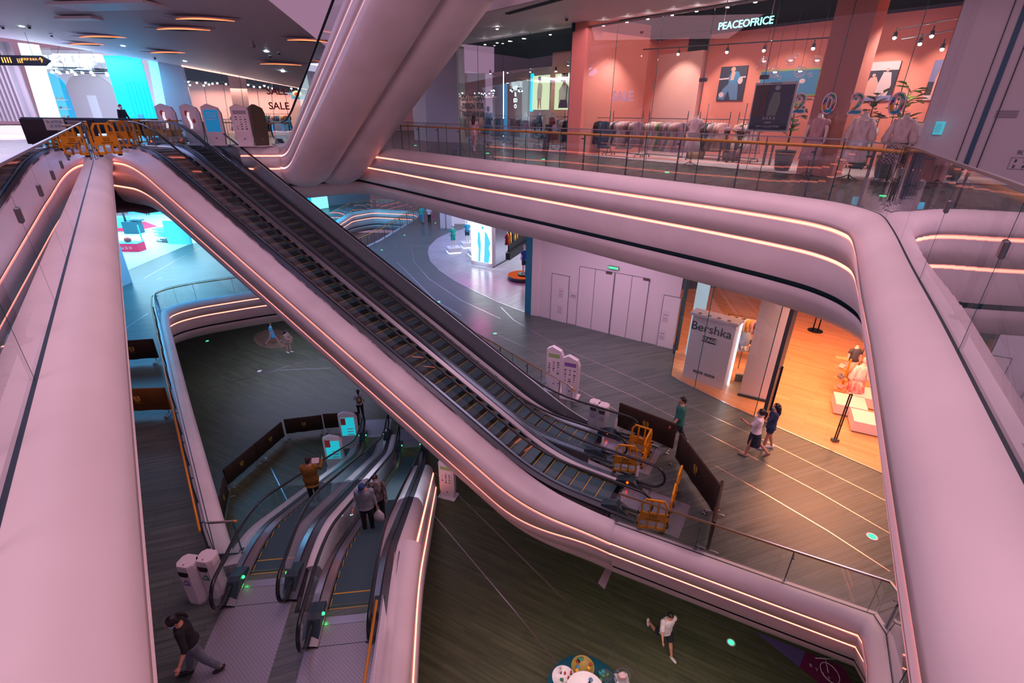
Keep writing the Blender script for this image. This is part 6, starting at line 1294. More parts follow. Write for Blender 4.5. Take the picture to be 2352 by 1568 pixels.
for nm, poly in (('left_sleeve', [(.35, .33), (.45, .33), (.50, 1.5), (.46, 2.3), (.36, 2.4), (.33, 1.6), (.38, 1.2)]), ('right_panel', [(.62, .33), (.85, .33), (.92, 1.0), (.86, 1.4), (.95, 1.7), (.80, 2.3), (.68, 2.5), (.66, 1.4)]), ('collar', [(.50, 2.7), (.58, 2.8), (.66, 2.72), (.60, 2.55)])):
    mb = MB(); mb.slab(a - N_ * .056 + Vector((0, 0, Z1)), U_, (0, 0, 1), [(x * w, y) for x, y in poly], .006); mb.build(nm, emis('screen_blue', (.08, .50, .80), 1.6), T, True)
area('screen_glow', tuple((a + b) / 2 - N_ * .3 + Vector((0, 0, Z1 + 1.8))), 1.2, (.6, .85, 1), 160, (R(90), 0, atan2(U_.y, U_.x)), 2.6)
T = thing('mirror_pillar', 'mirror clad pillar behind the glowing screen', 'pillar', (b + c) / 2 + Vector((0, 0, Z1))); mb = MB(); mb.prism([(b.x + .05, b.y + .1), (c.x, c.y), (c.x + N_.x * .3 - .5, c.y + N_.y * .3 + .3), (b.x + N_.x * .5, b.y + N_.y * .5 + .1)], Z1, Z1 + 3.6); mb.build('mirror_face', mat('mirror', (.75, .8, .85), .04, 1), T, True)
mb = MB(); mb.bar((b.x + .05, b.y + .08, Z1 + .04), (c.x, c.y - .02, Z1 + .04), .05, .08); mb.build('base_trim', 'dark', T, True)
fab('sport_green', (.02, .50, .42)); fab('sport_navy', (.02, .07, .12)); fab('sport_white', (.8, .8, .85)); fab('sport_blue', (.02, .12, .60)); fab('sport_cyan', (.03, .35, .6))
M['plinthglow'] = emis('plinth_glow', (.75, .97, 1), 6)
def plinth(lab, p, w=.95, h=.32, rz=.35, glow=True):
    T = thing('display_plinth', lab, 'plinth', p, rz); mb = MB(); mb.box((0, 0, h / 2 + .05), (w, w, h)); mb.build('block', 'kwhite', T)
    if glow: mb = MB(); mb.box((0, 0, .025), (w * .96, w * .96, .05)); mb.build('under_light', 'plinthglow', T)
    return T
for k, (px, py, tp, bt, lab) in enumerate(((1042, 578, 'sport_green', 'sport_green', 'green sports outfit and white bucket hat'), (1074, 566, 'sport_cyan', 'sport_navy', 'blue top and dark leggings'), (1092, 585, 'sport_navy', 'sport_white', 'navy top and white tights'))):
    p = P1(px, py); plinth(['glowing plinth under the green sports mannequin', 'glowing plinth under the blue sports mannequin', 'glowing plinth under the navy sports mannequin'][k], p)
    mannequin('sports mannequin in a ' + lab, p + Vector((0, 0, .37)), R(15), tp, bt, 'sport', 1.5, True, False, sleeves='short', full=True)
    if k == 0: mb = MB(); mb.lathe((0, 0, 0), [(.15, 0), (.14, .02), (.09, .06), (.08, .13), (.02, .15)], 14); o = mb.build('bucket_hat', 'kwhite'); o.location = p + Vector((0, .01, .37 + 1.62)); tag(o, 'white bucket hat on the green sports mannequin', 'hat')
p = P1(1060, 500 + 40); mb = MB(); mb.box((-3.2, 44.2, Z1 + 1.6), (2.2, .2, 3.2)); o = mb.build('display_wall', emis('white_shelf', (.8, .92, 1), 1.3)); tag(o, 'bright white display wall behind the sports mannequins', 'display wall')
T = thing('clothes_rail', 'low dark wall unit of sports shirts left of the teal pier', 'rack', P1(1180, 570)); A_ = P1(1164, 600); B_ = P1(1206, 566); mb = MB(); mb.bar(A_ + Vector((0, .4, .25)), B_ + Vector((.3, .4, .25)), .5, .5); mb.bar(A_ + Vector((.1, .75, 1.6)), B_ + Vector((.4, .75, 1.6)), .1, 3.2); mb.build('unit', 'black', T, True)
az_ = atan2(B_.y - A_.y, B_.x - A_.x); 
for i, c_ in enumerate(['red', 'yellow', 'navy', 'yellow', 'yellow', 'red', 'white', 'black', 'yellow']):
    q = A_.lerp(B_, (i + .5) / 9) + Vector((0, .15, 1.95)); garment('%s sports shirt on the dark wall unit' % c_, 'shirt', CD[c_], q, az_ + .5, .8, '%s sports shirts on the dark wall unit' % c_, i % 3)
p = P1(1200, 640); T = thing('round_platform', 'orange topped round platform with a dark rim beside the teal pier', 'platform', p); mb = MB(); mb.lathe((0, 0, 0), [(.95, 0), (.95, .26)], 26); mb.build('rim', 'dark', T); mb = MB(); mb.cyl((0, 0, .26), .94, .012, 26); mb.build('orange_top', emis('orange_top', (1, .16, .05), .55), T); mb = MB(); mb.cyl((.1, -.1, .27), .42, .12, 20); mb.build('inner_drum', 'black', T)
mannequin('sports mannequin in a blue top with an outstretched arm', p + Vector((.1, -.1, .40)), R(40), 'sport_blue', 'sport_navy', 'sport', 1.62, True, False, sleeves='short', full=True)
mb = MB(); mb.tube([(0, 0, 0), (-.3, -.05, .05), (-.55, -.12, .0)], [.05, .04, .025], 8); 
mb = MB(); mb.ball((0, 0, 0), .13, 0, 18, 12); o = mb.build('basketball', mat('ball_orange', (.75, .14, .04), .6)); o.location = p + Vector((.35, .3, 2.15)); tag(o, 'orange basketball above the blue sports mannequin', 'ball')
T = thing('round_platform', 'turquoise topped round platform reflected near the mirror pillar', 'platform', P1(1140, 560)); mb = MB(); mb.lathe((0, 0, 0), [(.9, 0), (.9, .4)], 24); mb.build('rim', 'teal' if M.setdefault('teal', mat('teal', (.01, .12, .18), .4)) else '', T); mb = MB(); mb.cyl((0, 0, .4), .9, .01, 24); mb.build('top', 'cyanwall', T)
mb = MB(); mb.box((3, 47, Z1 + 2.5), (18, .3, 5)); struct('wall_far', mb, 'glowwall')
area('sports_light', (.5, 36, Z1 + 3.6), 6, (.85, .9, 1), 700, (0, 0, 0), 8); area('sports_magenta', (-2.0, 28.5, Z1 + 3.0), 1.0, (1, .05, .5), 60)
for px, py, lab in ((1018, 523, 'left'), (1032, 524, 'right')): p = P1(px, py); mb = MB(); mb.box((p.x, p.y, Z1 + 2.5), (.45, .4, 5)); struct('wall_pier', mb, 'doorwall')
# ---------------------------------------------------------------- warm lit shop on the right
fr = [P1(1541, 863), P1(1590, 889), P1(1697, 940), P1(1800, 987), P1(2020, 1083), P1(2200, 1165)]
bk = P1(1552, 803); pl = [(q.x, q.y) for q in fr] + [(20, 12), (20, 30), (9, 28), (bk.x, bk.y)]
mb = MB(); tri = geometry.tessellate_polygon([[Vector((x, y, 0)) for x, y in pl]]); mb.add([(x, y, Z1 + .008) for x, y in pl], [t for t in tri]); o = struct('floor', mb, 'orange_wood')
bm = bmesh.new(); bm.from_mesh(o.data)
for f_ in bm.faces:
    if f_.normal.z < 0: f_.normal_flip()
bm.to_mesh(o.data); bm.free()
inlay(fr, Z1 + .008, .03)
T = thing('shop_window', 'glass front of the warm lit shop around the white display box', 'shop front', fr[0]); 
for a, b in ((bk, fr[0]), (fr[0], fr[1].lerp(fr[2], .05)), (fr[1].lerp(fr[2], .05), fr[2].lerp(fr[3], .35))):
    mb = MB(); d = b - a; mb.box((a + b) / 2 + Vector((0, 0, 2.5)), (d.length - .02, .014, 5), 0, atan2(d.y, d.x)); mb.build('glass_pane', 'shopglass', T, True); mb = MB(); mb.box(b + Vector((0, 0, 2.5)), (.02, .02, 5)); mb.build('glass_joint', 'glassedge', T, True)
mb = MB(); mb.box(bk + Vector((0, 0, 2.5)), (.14, .14, 5)); mb.build('corner_post', 'dark', T, True)
mb = MB(); q = bk.lerp(fr[0], .55); mb.tube([q + Vector((-.06, -.06, .5)), q + Vector((-.06, -.06, .75))], .05, 8); mb.build('lock_fitting', 'dark', T, True)
a = P1(1567, 864); b = P1(1659, 896); c = P1(1672, 883); U_ = (b - a); w = U_.length; U_.normalize(); a.z = b.z = c.z = 0; N_ = Vector((-U_.y, U_.x, 0)); N_ = N_ if N_.y > 0 else -N_; az_ = atan2(U_.y, U_.x)
T = thing('display_box', 'tall white display box lettered Bershka STAGE with glowing sides', 'display box', a + Vector((0, 0, Z1))); dpt = .55; ht = 2.72
mb = MB(); mb.prism([(a.x, a.y), (b.x, b.y), (b.x + N_.x * dpt, b.y + N_.y * dpt), (a.x + N_.x * dpt, a.y + N_.y * dpt)], Z1 + .01, Z1 + ht); mb.build('body', 'kwhite', T, True)
mb = MB(); mb.slab(a + N_ * .28 - U_ * .03 + Vector((0, 0, Z1)), U_, N_, [(-.06, -.42), (w + .12, -.42), (w + .12, .2), (-.06, .2)], .10); o = mb; o.v = [(x, y, z + ht + .05) for x, y, z in o.v]; o.build('canopy', 'kwhite', T, True)
for k in range(4): mb = MB(); mb.tube([a + U_ * (.25 + k * .36) - N_ * .02 + Vector((0, 0, Z1 + ht + .11)), a + U_ * (.25 + k * .36) - N_ * .02 + Vector((0, 0, Z1 + ht + .103))], .07, 12); mb.build('canopy_hole', 'kdark', T, True)
for sx, o_ in ((-.012, 0), (w + .012, 0)): mb = MB(); q = a + U_ * sx; mb.box(q + N_ * (dpt + .02) + Vector((0, 0, Z1 + ht / 2)), (.05, .05, ht), 0, az_); mb.build('side_light', emis('side_glow%d' % int(sx * 10 + 1), (.80, .88, 1), 9), T, True)
fo = a - N_ * .012
text('lettering', 'Bershka', fo + U_ * (w * .47) + Vector((0, 0, Z1 + 2.28)), U_, (0, 0, 1), .48, 'dark', T, .004)
mb = MB(); mb.slab(fo + U_ * (w * .47) + Vector((0, 0, Z1 + 1.86)), U_, (0, 0, 1), [(-.26, -.12), (.26, -.12), (.26, .12), (-.26, .12)], .006); mb.build('stage_panel', 'dark', T, True); text('stage_lettering', 'STAGE', fo - N_ * .008 + U_ * (w * .47) + Vector((0, 0, Z1 + 1.86)), U_, (0, 0, 1), .19, 'kwhite', T, .003, 'CENTER', .004)
for k, (s_, x) in enumerate((('UPPERHILLS', .36), ('SHENZHEN', .64))):
    mb = MB(); mb.slab(fo + U_ * (w * x) + Vector((0, 0, Z1 + .42)), U_, (0, 0, 1), [(-.19, -.045), (.19, -.045), (.19, .045), (-.19, .045)], .006); mb.build('caption_panel', 'dark', T, True); text('caption', s_, fo - N_ * .008 + U_ * (w * x) + Vector((0, 0, Z1 + .42)), U_, (0, 0, 1), .06, 'kwhite', T, .002)
q = P1(1598, 845); mb = MB(); mb.box(bk.lerp(fr[0], .3) + Vector((.75, .1, 2.4)), (.5, .1, 4.8), 0, az_); tag(mb.build('side_panel', emis('panel_glow', (.72, .8, .95), .7)), 'tall pale glowing panel behind the left edge of the display box', 'panel')
a = P1(1696, 908); b = P1(1758, 923); mb = MB(); mb.prism([(a.x, a.y), (b.x, b.y), (b.x + .5, b.y + .7), (a.x + .5, a.y + .8)], Z1 + .01, H1 + 1); o = struct('wall_pier', mb, 'doorwall')
mb = MB(); mb.prism([(a.x - .06, a.y - .02), (b.x, b.y - .06), (b.x, b.y), (a.x, a.y)], Z1 + .01, Z1 + .10); struct('baseboard_pier', mb, 'dark')
q = P1(1752, 975); T = thing('shop_door', 'open dark framed glass door with a long bar handle', 'door', q, R(40)); mb = MB(); mb.box((0, 0, 2.5), (.34, .12, 5)); mb.build('jamb', 'dsteel', T); mb = MB(); mb.box((.13, -.08, 1.4), (.04, .04, 1.7)); mb.box((.03, -.04, 2.2), (.2, .04, .04)); mb.box((.03, -.04, 1.1), (.2, .04, .04)); mb.build('bar_handle', 'black', T)
q = P1(1917, 1013); T = thing('bar_handle', 'long black bar handle leaning over the orange shop floor', 'door handle', q); q2 = GP(1955, 905, q.xy, (Vector((q.x, q.y))).normalized()); d = q2 - q; mb = MB()
for o_ in (-.035, .035): mb.bar(Vector((o_, 0, .05)), d + Vector((o_, 0, 0)), .03, .03)
for t_ in (.35, .72, 1.0): mb.bar(d * t_ + Vector((-.05, 0, 0)), d * t_ + Vector((.05, 0, 0)), .03, .03)
mb.build('bar', 'black', T); mb = MB(); mb.box((0, 0, .05), (.22, .16, .10), bev=.02); mb.build('foot', 'dsteel', T)
area('warm_light', (12.5, 17.5, Z1 + 4.2), 6, (1, .36, .15), 900, (0, 0, 0), 8)
area('warm_light_front', (11.2, 13.2, Z1 + 4.3), 2.5, (1, .40, .18), 230, (0, 0, 0), 4)
# hanging clothes etc inside
for (px0, py0, px1, py1, cols, wh) in ((1640, 735, 1745, 765, ['yellow', 'black', 'pink', 'black', 'white', 'yellow', 'pink', 'black', 'grey', 'white'], 'orange legged rail above the display box'),):
    a = P1(1655, 830) + Vector((.5, 1.2, 0)); b = P1(1748, 850) + Vector((.6, 1.2, 0)); d = b - a; rk = rack('black clothes rail with orange legs, the ' + wh, (a + b) / 2, atan2(d.y, d.x), d.length, 1.75, False)
    for i, c_ in enumerate(cols * 1): q = a.lerp(b, (i + .5) / len(cols)); garment('%s top on the %s' % (c_, wh), 'shirt', CD[c_], q + Vector((0, 0, 1.68)), atan2(d.y, d.x) + .9, .6, '%s tops on the %s' % (c_, wh), i % 3)
    T = thing('clothes_shelf', 'dark shelf of folded clothes under the clothes rail', 'shelf', (a + b) / 2 + Vector((0, -.5, 0)), atan2(d.y, d.x))
    for z in (.45, .8): mb = MB(); mb.box((0, 0, z), (d.length, .4, .04)); mb.build('board', 'black', T)
    for i in range(6): mb = MB(); mb.box((-d.length * .42 + i * d.length * .165, 0, .52 if i % 2 else .86), (.2, .3, .10), bev=.03); mb.build('folded_stack', ['cloth_lilac', 'cloth_white', 'cloth_pink'][i % 3] if 'cloth_lilac' in M else fab('cloth_lilac', (.55, .38, .62)), T)
fab('shorts_denim', (.28, .36, .50)); fab('shorts_print', (.7, .7, .75), c2=(.02, .04, .08))
q = P1(1690, 870) + Vector((.2, .4, 0)); T = thing('garment_bust', 'hanging pale denim shorts and spotted skirt right of the display box', 'clothing', q); mb = MB(); rings(mb, [(1.35, .2, .12, 0, 0, .05), (1.6, .22, .14), (1.85, .16, .10)], 18, 0, None, None, True, 0, 7); mb.build('denim_shorts', 'shorts_denim', T); mb = MB(); rings(mb, [(1.1, .26, .16, 0, 0, .06), (1.33, .2, .13)], 18, 0, None, None, True, 0, 9); mb.build('spotted_hem', 'shorts_print', T); mb = MB(); mb.tube([(0, 0, 0), (0, 0, 1.9)], .015, 6); mb.build('stand', 'dark', T)
for k in range(3):
    q = P1(1700 + k * 10, 888 + k * 2) ; mb = MB(); mb.ball((0, -.05, .06), (.06, .13, .05), 0, 10, 6); mb.ball((.14, -.05, .06), (.06, .13, .05), 0, 10, 6); o = mb.build('shoes', ['gingham', 'kwhite', 'kwhite'][k]); o.location = q + Vector((.25, .3, .52)); tag(o, ['checked slippers on the low shelf beside the display box', 'white slippers on the low shelf, middle pair', 'white slippers on the low shelf, right pair'][k], 'shoes')
T = thing('low_shelf', 'low wooden shelf right of the display box', 'shelf', P1(1708, 890) + Vector((.25, .3, 0)), .3 * -1); mb = MB(); mb.box((0, 0, .48), (1.0, .4, .05)); mb.build('board', 'orange_wood', T); mb = MB(); mb.box((0, .1, .24), (.9, .06, .46)); mb.build('support', 'brownstem', T)
# right display group
for k, (px, py, lab, w) in enumerate(((1945, 935, 'white display block with sandals, front left of the right group', .95), (1975, 915, 'white display block with dark sandals behind the floral skirt', .95), (1985, 975, 'white display block at the edge of the right parapet', .9))):
    q = P1(px, py + 8); plinth(lab, q, w, .38, -.45, False)
fab('skirt_floral', (.62, .12, .12), c2=(.85, .62, .62)); fab('blouse_white', (.85, .75, .78))
q = P1(1955, 920); mannequin('mannequin with head in a white blouse and red floral skirt', q + Vector((0, 0, .0)), R(170), 'blouse_white', 'skirt_floral', 'twopiece', 1.62, True, True, sleeves='long')
q = P1(1943, 872); mannequin('mannequin in a grey printed t-shirt and pale pink skirt', q, R(180), fab('tee_grey', (.09, .10, .15)), fab('skirt_pale', (.80, .58, .60)), 'twopiece', 1.55, False, True, sleeves='short')
T = thing('shoe_shelf', 'stepped wooden shoe shelf left of the floral mannequin', 'shelf', P1(1925, 905), -.45)
for k in range(4): mb = MB(); mb.box((-.02 * k, .32 * k, .25 + k * .28), (.42, .26, .03)); mb.build('board', 'orange_wood', T)
mb = MB(); mb.box((.14, .5, .65), (.06, .06, 1.3)); mb.build('upright', 'byellow', T)
for k in range(3):
    M3 = Matrix.Rotation(-.45, 3, 'Z'); q = P1(1925, 905) + M3 @ Vector((-.02 * k, .32 * k, .30 + k * .28))
    for sx in (-.08, .08):
        pass
    mb = MB()
    for sx in (-.09, .09): mb.ball((sx, 0, .04), (.055, .12, .045), 0, 10, 6); mb.ball((sx, .04, .07), (.045, .06, .05), 0, 10, 6)
    o = mb.build('shoes', ['cloth_pink', 'cloth_grey', 'cloth_white'][k]); o.location = q; o.rotation_euler = (0, 0, -.45 + 1.2); tag(o, ['pair of pale sneakers on the lowest shoe shelf', 'pair of two tone lace shoes on the middle shoe shelf', 'pair of lace shoes on the upper shoe shelf'][k], 'shoes')
for k, cols in enumerate((['white', 'black', 'yellow', 'white', 'yellow'], ['lilac', 'pink', 'lilac', 'mauve', 'pink'])):
    a = P1(1950 + k * 25, 850 + k * 45) + Vector((.8, .6, 0)); b = a + Vector((1.6, -1.1, 0)); d = b - a; rack(['black rail of white and yellow tops behind the mannequins', 'black rail of lilac clothes behind the mannequins'][k], (a + b) / 2, atan2(d.y, d.x), d.length, 1.75, False)
    for i, c_ in enumerate(cols): garment('%s garment on the %s' % (c_, ['white and yellow rail', 'lilac rail'][k]), 'dress', CD[c_], a.lerp(b, (i + .5) / 5) + Vector((0, 0, 1.68)), atan2(d.y, d.x) + 1.0, 1.1, '%s garments on the %s' % (c_, ['white and yellow rail', 'lilac rail'][k]), i % 3)
q = P1(1872, 760); T = thing('post_stand', 'black round base with two posts deep in the warm lit shop', 'display stand', q); mb = MB(); mb.cyl((0, 0, .01), .34, .03, 24); mb.build('disc', 'black', T); mb = MB(); mb.tube([(-.13, 0, .02), (-.13, 0, 2.2)], .03, 8); mb.tube([(.13, 0, .02), (.13, 0, 2.2)], .03, 8); mb.build('posts', 'black', T)
# ---------------------------------------------------------------- totems, bins, barriers, people of level one
q = P1(1272, 893); kiosk('white totem with a green banner, left of two by the golden railing', q, R(-22), 1.82, .62, 'kscreen', 'kface', 'kgreen'); q = P1(1308, 911); kiosk('white totem with a purple banner, right of two by the golden railing', q, R(-22), 1.72, .62, 'kscreen', 'kface', 'kpurple')
bin_('white litter bin, left of two beside the escalator newel', P1(1362, 976), R(-25), h=.95); bin_('white litter bin, right of two beside the escalator newel', P1(1381, 984), R(-25), h=.95)
bin_('white litter bin with a purple recycling mark, lower left', P1(462, 1372), R(-8), h=1.12); bin_('white litter bin with a green recycling mark, lower left', P1(504, 1360), R(-8), 'kgreen2' if M.setdefault('kgreen2', mat('mark_green', (.03, .30, .15), .5)) else '', h=1.12)
a, b = P1(1418, 986), P1(1543, 1038); d = b - a; cloth_barrier('brown cloth barrier with a gold crest behind the yellow barriers', (a + b) / 2, atan2(d.y, d.x), d.length * 1.02, 1.05, .16)
a, b = P1(1553, 1062), P1(1636, 1182); d = b - a; cloth_barrier('brown cloth barrier standing diagonally right of the escalator foot', (a + b) / 2, atan2(d.y, d.x), d.length * 1.05, 1.05, .16)
a, b = P1(1640, 1185), P1(1625, 1260); d = b - a; cloth_barrier('brown cloth barrier seen edge on behind the lower railing', (a + b) / 2, atan2(d.y, d.x), 1.6, 1.05, .16)
a, b = P1(262, 838), P1(368, 830); d = b - a; cloth_barrier('dark brown cloth barrier behind the left parapet, upper of two', (a + b) / 2, atan2(d.y, d.x), d.length, 1.05, .2)
a, b = P1(262, 955), P1(398, 950); d = b - a; cloth_barrier('ochre cloth barrier behind the left parapet, lower of two', (a + b) / 2, atan2(d.y, d.x), d.length, 1.05, .2, 'bgold', 'bgoldl' if M.setdefault('bgoldl', mat('bright_gold_print', (.75, .40, .05), .5)) else '')
def yb(lab, pa, pb):
    a, b = P1(*pa), P1(*pb); d = b - a; yellow_barrier(lab, (a + b) / 2, atan2(d.y, d.x), None, max(.7, min(1.0, d.length)), 1.02)
yb('yellow plastic barrier with a warning sign, rear one by the upper newel', (1448, 1035), (1486, 1048)); yb('yellow plastic barrier seen side on between two others by the newels', (1490, 1040), (1471, 1078)); yb('yellow plastic barrier facing left, in front of the upper newels', (1411, 1084), (1454, 1089))
yb('yellow plastic barrier behind the orange handrail at the escalator foot', (1464, 1214), (1524, 1224)); yb('yellow plastic barrier seen edge on, lower of two at the escalator foot', (1530, 1215), (1541, 1170)); yb('yellow plastic barrier seen edge on, upper of two at the escalator foot', (1543, 1166), (1556, 1128))
p = P1(1550, 1021); person('person in a green t-shirt walking behind the brown barrier', p, R(170), 1.80, ((18, 4), (-16, 12)), ((22, 14, 12), (-14, 12, 12)), fab('tee_green', (.02, .17, .14)), .5, .84, fab('jeans_dark', (.02, .03, .06)), 1.0, None, 'shoe_white', 'short', False, (10, 0), topr=1.4)
p = P1(1722, 1046); person('person in a white t-shirt and dark spotted skirt holding up a phone', p, R(150), 1.70, ((10, 2), (-22, 24)), ((40, 8, 85), (2, 10, 12)), fab('tee_white', (.78, .68, .74)), .45, .90, fab('skirt_spot', (.03, .04, .08), c2=(.01, .015, .03)), 1.0, .42, 'sandal' if M.setdefault('sandal', mat('sandal', (.35, .25, .2), .6)) else '', 'pony', True, (15, 0), female=True, topr=1.2)
p = P1(1757, 1029); person('person in a navy playsuit with long hair beside the spotted skirt', p, R(160), 1.66, ((6, 0), (-10, 6)), ((35, 5, 95), (0, 8, 10)), fab('navy_suit', (.02, .04, .10)), .55, .80, 'navy_suit', .25, None, 'shoe_white', 'long', True, (10, 0), female=True, topr=1.3)
p = P1(468, 1542); T, K = person('person in a black top and grey checked trousers with a face mask, lower left', p, R(205), 1.68, ((-15, 12), (17, 3)), ((-14, 38, 45), (36, 30, 12)), fab('top_black', (.010, .014, .018)), .62, .93, fab('check_grey', (.15, .19, .24), c2=(.11, .14, .18)), .97, None, 'shoe', 'pony', True, (22, 24), lean=7, female=True, vox=.009)
mb = MB(); mb.tube([K['tr'](K['U']((.12, .05, 1.43))), K['tr'](K['U']((.02, .145, 1.25))), K['tr'](K['U']((-.10, .14, 1.0)))], .006, 6); mb.build('gold_strap', 'gold', T)
for px, py, lab, tp, bt in ((971, 513, 'person in a turquoise shirt, left of the far couple', 'sport_green', 'short_cyan'), (987, 513, 'person in white and black with a pink bag, right of the far couple', 'tee_white', 'coat_black')): p = P1(px, py); person(lab, p, R(92), 1.66, ((10, 4), (-10, 8)), ((5, 8, 10), (-4, 10, 8)), tp, .5, .88, bt, 1.0, None, 'shoe', 'short', False, vox=.022)
mb = MB(); mb.box((0, 0, .15), (.06, .28, .3), bev=.02); mb.tube([(0, -.08, .3), (0, -.05, .42), (0, .05, .42), (0, .08, .3)], .008, 6); o = mb.build('handbag', mat('pink_bag', (.75, .08, .35), .5)); o.location = P1(995, 512) + Vector((0, 0, .45)); tag(o, 'small pink bag carried by the far couple', 'bag')
# ---------------------------------------------------------------- supermarket at far left
a = P1(268, 632); b = P1(350, 597); c = P1(432, 562); pl = [(a.x - 3, a.y - 3), (a.x, a.y), (b.x, b.y), (c.x, c.y), (c.x + 3, c.y + 5), (-24, 62), (-46, 62), (-46, 30)]
mb = MB(); tri = geometry.tessellate_polygon([[Vector((x, y, 0)) for x, y in pl]]); mb.add([(x, y, Z1 + .008) for x, y in pl], [t for t in tri]); o = struct('floor', mb, 'shop_white')
bm = bmesh.new(); bm.from_mesh(o.data)
for f_ in bm.faces:
    if f_.normal.z < 0: f_.normal_flip()
bm.to_mesh(o.data); bm.free()
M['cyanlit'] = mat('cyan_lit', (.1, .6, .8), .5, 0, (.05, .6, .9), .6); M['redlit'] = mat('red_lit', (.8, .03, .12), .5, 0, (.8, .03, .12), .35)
q = P1(280, 655); mb = MB(); mb.box((q.x - .6, q.y, Z1 + 2.5), (1.6, 1.2, 5)); struct('wall_pier', mb, 'doorwall')
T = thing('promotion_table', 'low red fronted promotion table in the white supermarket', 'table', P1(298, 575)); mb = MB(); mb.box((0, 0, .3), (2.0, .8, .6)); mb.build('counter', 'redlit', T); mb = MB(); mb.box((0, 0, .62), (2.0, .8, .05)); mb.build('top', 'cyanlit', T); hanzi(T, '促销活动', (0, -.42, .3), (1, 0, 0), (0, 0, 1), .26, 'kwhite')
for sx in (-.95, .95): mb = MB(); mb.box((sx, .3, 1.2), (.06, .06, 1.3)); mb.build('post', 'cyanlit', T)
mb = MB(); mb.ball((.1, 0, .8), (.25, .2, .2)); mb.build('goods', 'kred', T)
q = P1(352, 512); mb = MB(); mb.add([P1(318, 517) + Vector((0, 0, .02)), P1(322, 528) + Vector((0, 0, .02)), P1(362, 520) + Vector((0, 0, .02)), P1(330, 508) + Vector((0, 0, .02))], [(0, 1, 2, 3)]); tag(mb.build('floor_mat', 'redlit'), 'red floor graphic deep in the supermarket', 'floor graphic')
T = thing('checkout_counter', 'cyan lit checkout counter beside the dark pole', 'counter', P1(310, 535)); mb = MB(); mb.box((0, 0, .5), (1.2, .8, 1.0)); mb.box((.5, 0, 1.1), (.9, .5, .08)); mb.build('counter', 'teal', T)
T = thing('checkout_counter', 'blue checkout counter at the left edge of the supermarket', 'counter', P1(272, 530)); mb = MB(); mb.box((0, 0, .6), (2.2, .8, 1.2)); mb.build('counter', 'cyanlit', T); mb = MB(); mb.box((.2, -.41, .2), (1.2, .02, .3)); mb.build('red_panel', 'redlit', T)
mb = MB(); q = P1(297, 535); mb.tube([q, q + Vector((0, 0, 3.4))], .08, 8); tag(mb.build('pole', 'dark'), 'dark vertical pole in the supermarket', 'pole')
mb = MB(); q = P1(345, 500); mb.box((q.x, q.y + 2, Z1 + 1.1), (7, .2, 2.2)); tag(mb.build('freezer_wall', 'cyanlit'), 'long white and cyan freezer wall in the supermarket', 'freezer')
for k in range(9):
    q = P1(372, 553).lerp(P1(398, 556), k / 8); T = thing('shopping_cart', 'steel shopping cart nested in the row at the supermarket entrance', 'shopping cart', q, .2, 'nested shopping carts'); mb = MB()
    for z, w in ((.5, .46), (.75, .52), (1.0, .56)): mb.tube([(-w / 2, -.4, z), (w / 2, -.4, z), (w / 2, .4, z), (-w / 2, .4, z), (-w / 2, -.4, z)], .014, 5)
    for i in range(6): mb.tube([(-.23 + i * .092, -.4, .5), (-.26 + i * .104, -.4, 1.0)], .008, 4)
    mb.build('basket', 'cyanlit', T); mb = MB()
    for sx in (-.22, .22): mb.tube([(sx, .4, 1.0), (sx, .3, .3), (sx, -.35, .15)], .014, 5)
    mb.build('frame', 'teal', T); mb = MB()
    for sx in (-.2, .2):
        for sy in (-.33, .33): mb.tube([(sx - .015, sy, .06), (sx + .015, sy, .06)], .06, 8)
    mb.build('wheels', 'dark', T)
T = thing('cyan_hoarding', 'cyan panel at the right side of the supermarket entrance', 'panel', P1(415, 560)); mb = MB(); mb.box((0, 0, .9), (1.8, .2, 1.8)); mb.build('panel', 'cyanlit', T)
p = P1(340, 493); person('person standing deep in the supermarket, seen from the waist down', p, R(-60), 1.7, ((4, 0), (-4, 0)), ((0, 5, 5), (0, 5, 5)), 'coat_black', 1.0, .8, 'coat_black', 1.0, vox=.03)
area('supermarket_light', (-31, 42, Z1 + 4.2), 10, (.45, .85, 1), 2600, (0, 0, 0), 16); area('supermarket_spill', (-21.5, 31, Z1 + 4.4), 3, (0, .5, 1), 300)
# far cyan shop behind the second opening
mb = MB(); a = P1(700, 486); b = P1(850, 462); d = b - a; mb.bar(a + Vector((-3, .0, 1.9)), b + Vector((0, 0, 1.9)), .2, 3.8); tag(mb.build('wall_far', 'greywall'), kind='structure')
for k, (px, w, m, lab) in enumerate(((683, 1.0, 'cyanwall', 'cyan glowing window, leftmost of the far shop'), (705, 1.6, 'cyanwall', 'broad cyan glowing window of the far shop'), (735, 2.0, 'ledcol2', 'pale cyan glowing window of the far shop'))):
    M.setdefault('ledcol2', emis('pale_cyan', (.25, .75, .95), 1.4)); q = a.lerp(b, (px - 700) / 150); mb = MB(); mb.box((0, -.2, 1.5), (w, .1, 2.9), 0, atan2(d.y, d.x)); o = mb.build('shop_screen', m); o.location = q; tag(o, lab, 'window')
area('far_cyan', (a.x + 3, a.y - 5, Z1 + 3.2), 5, (0, .6, 1), 700)
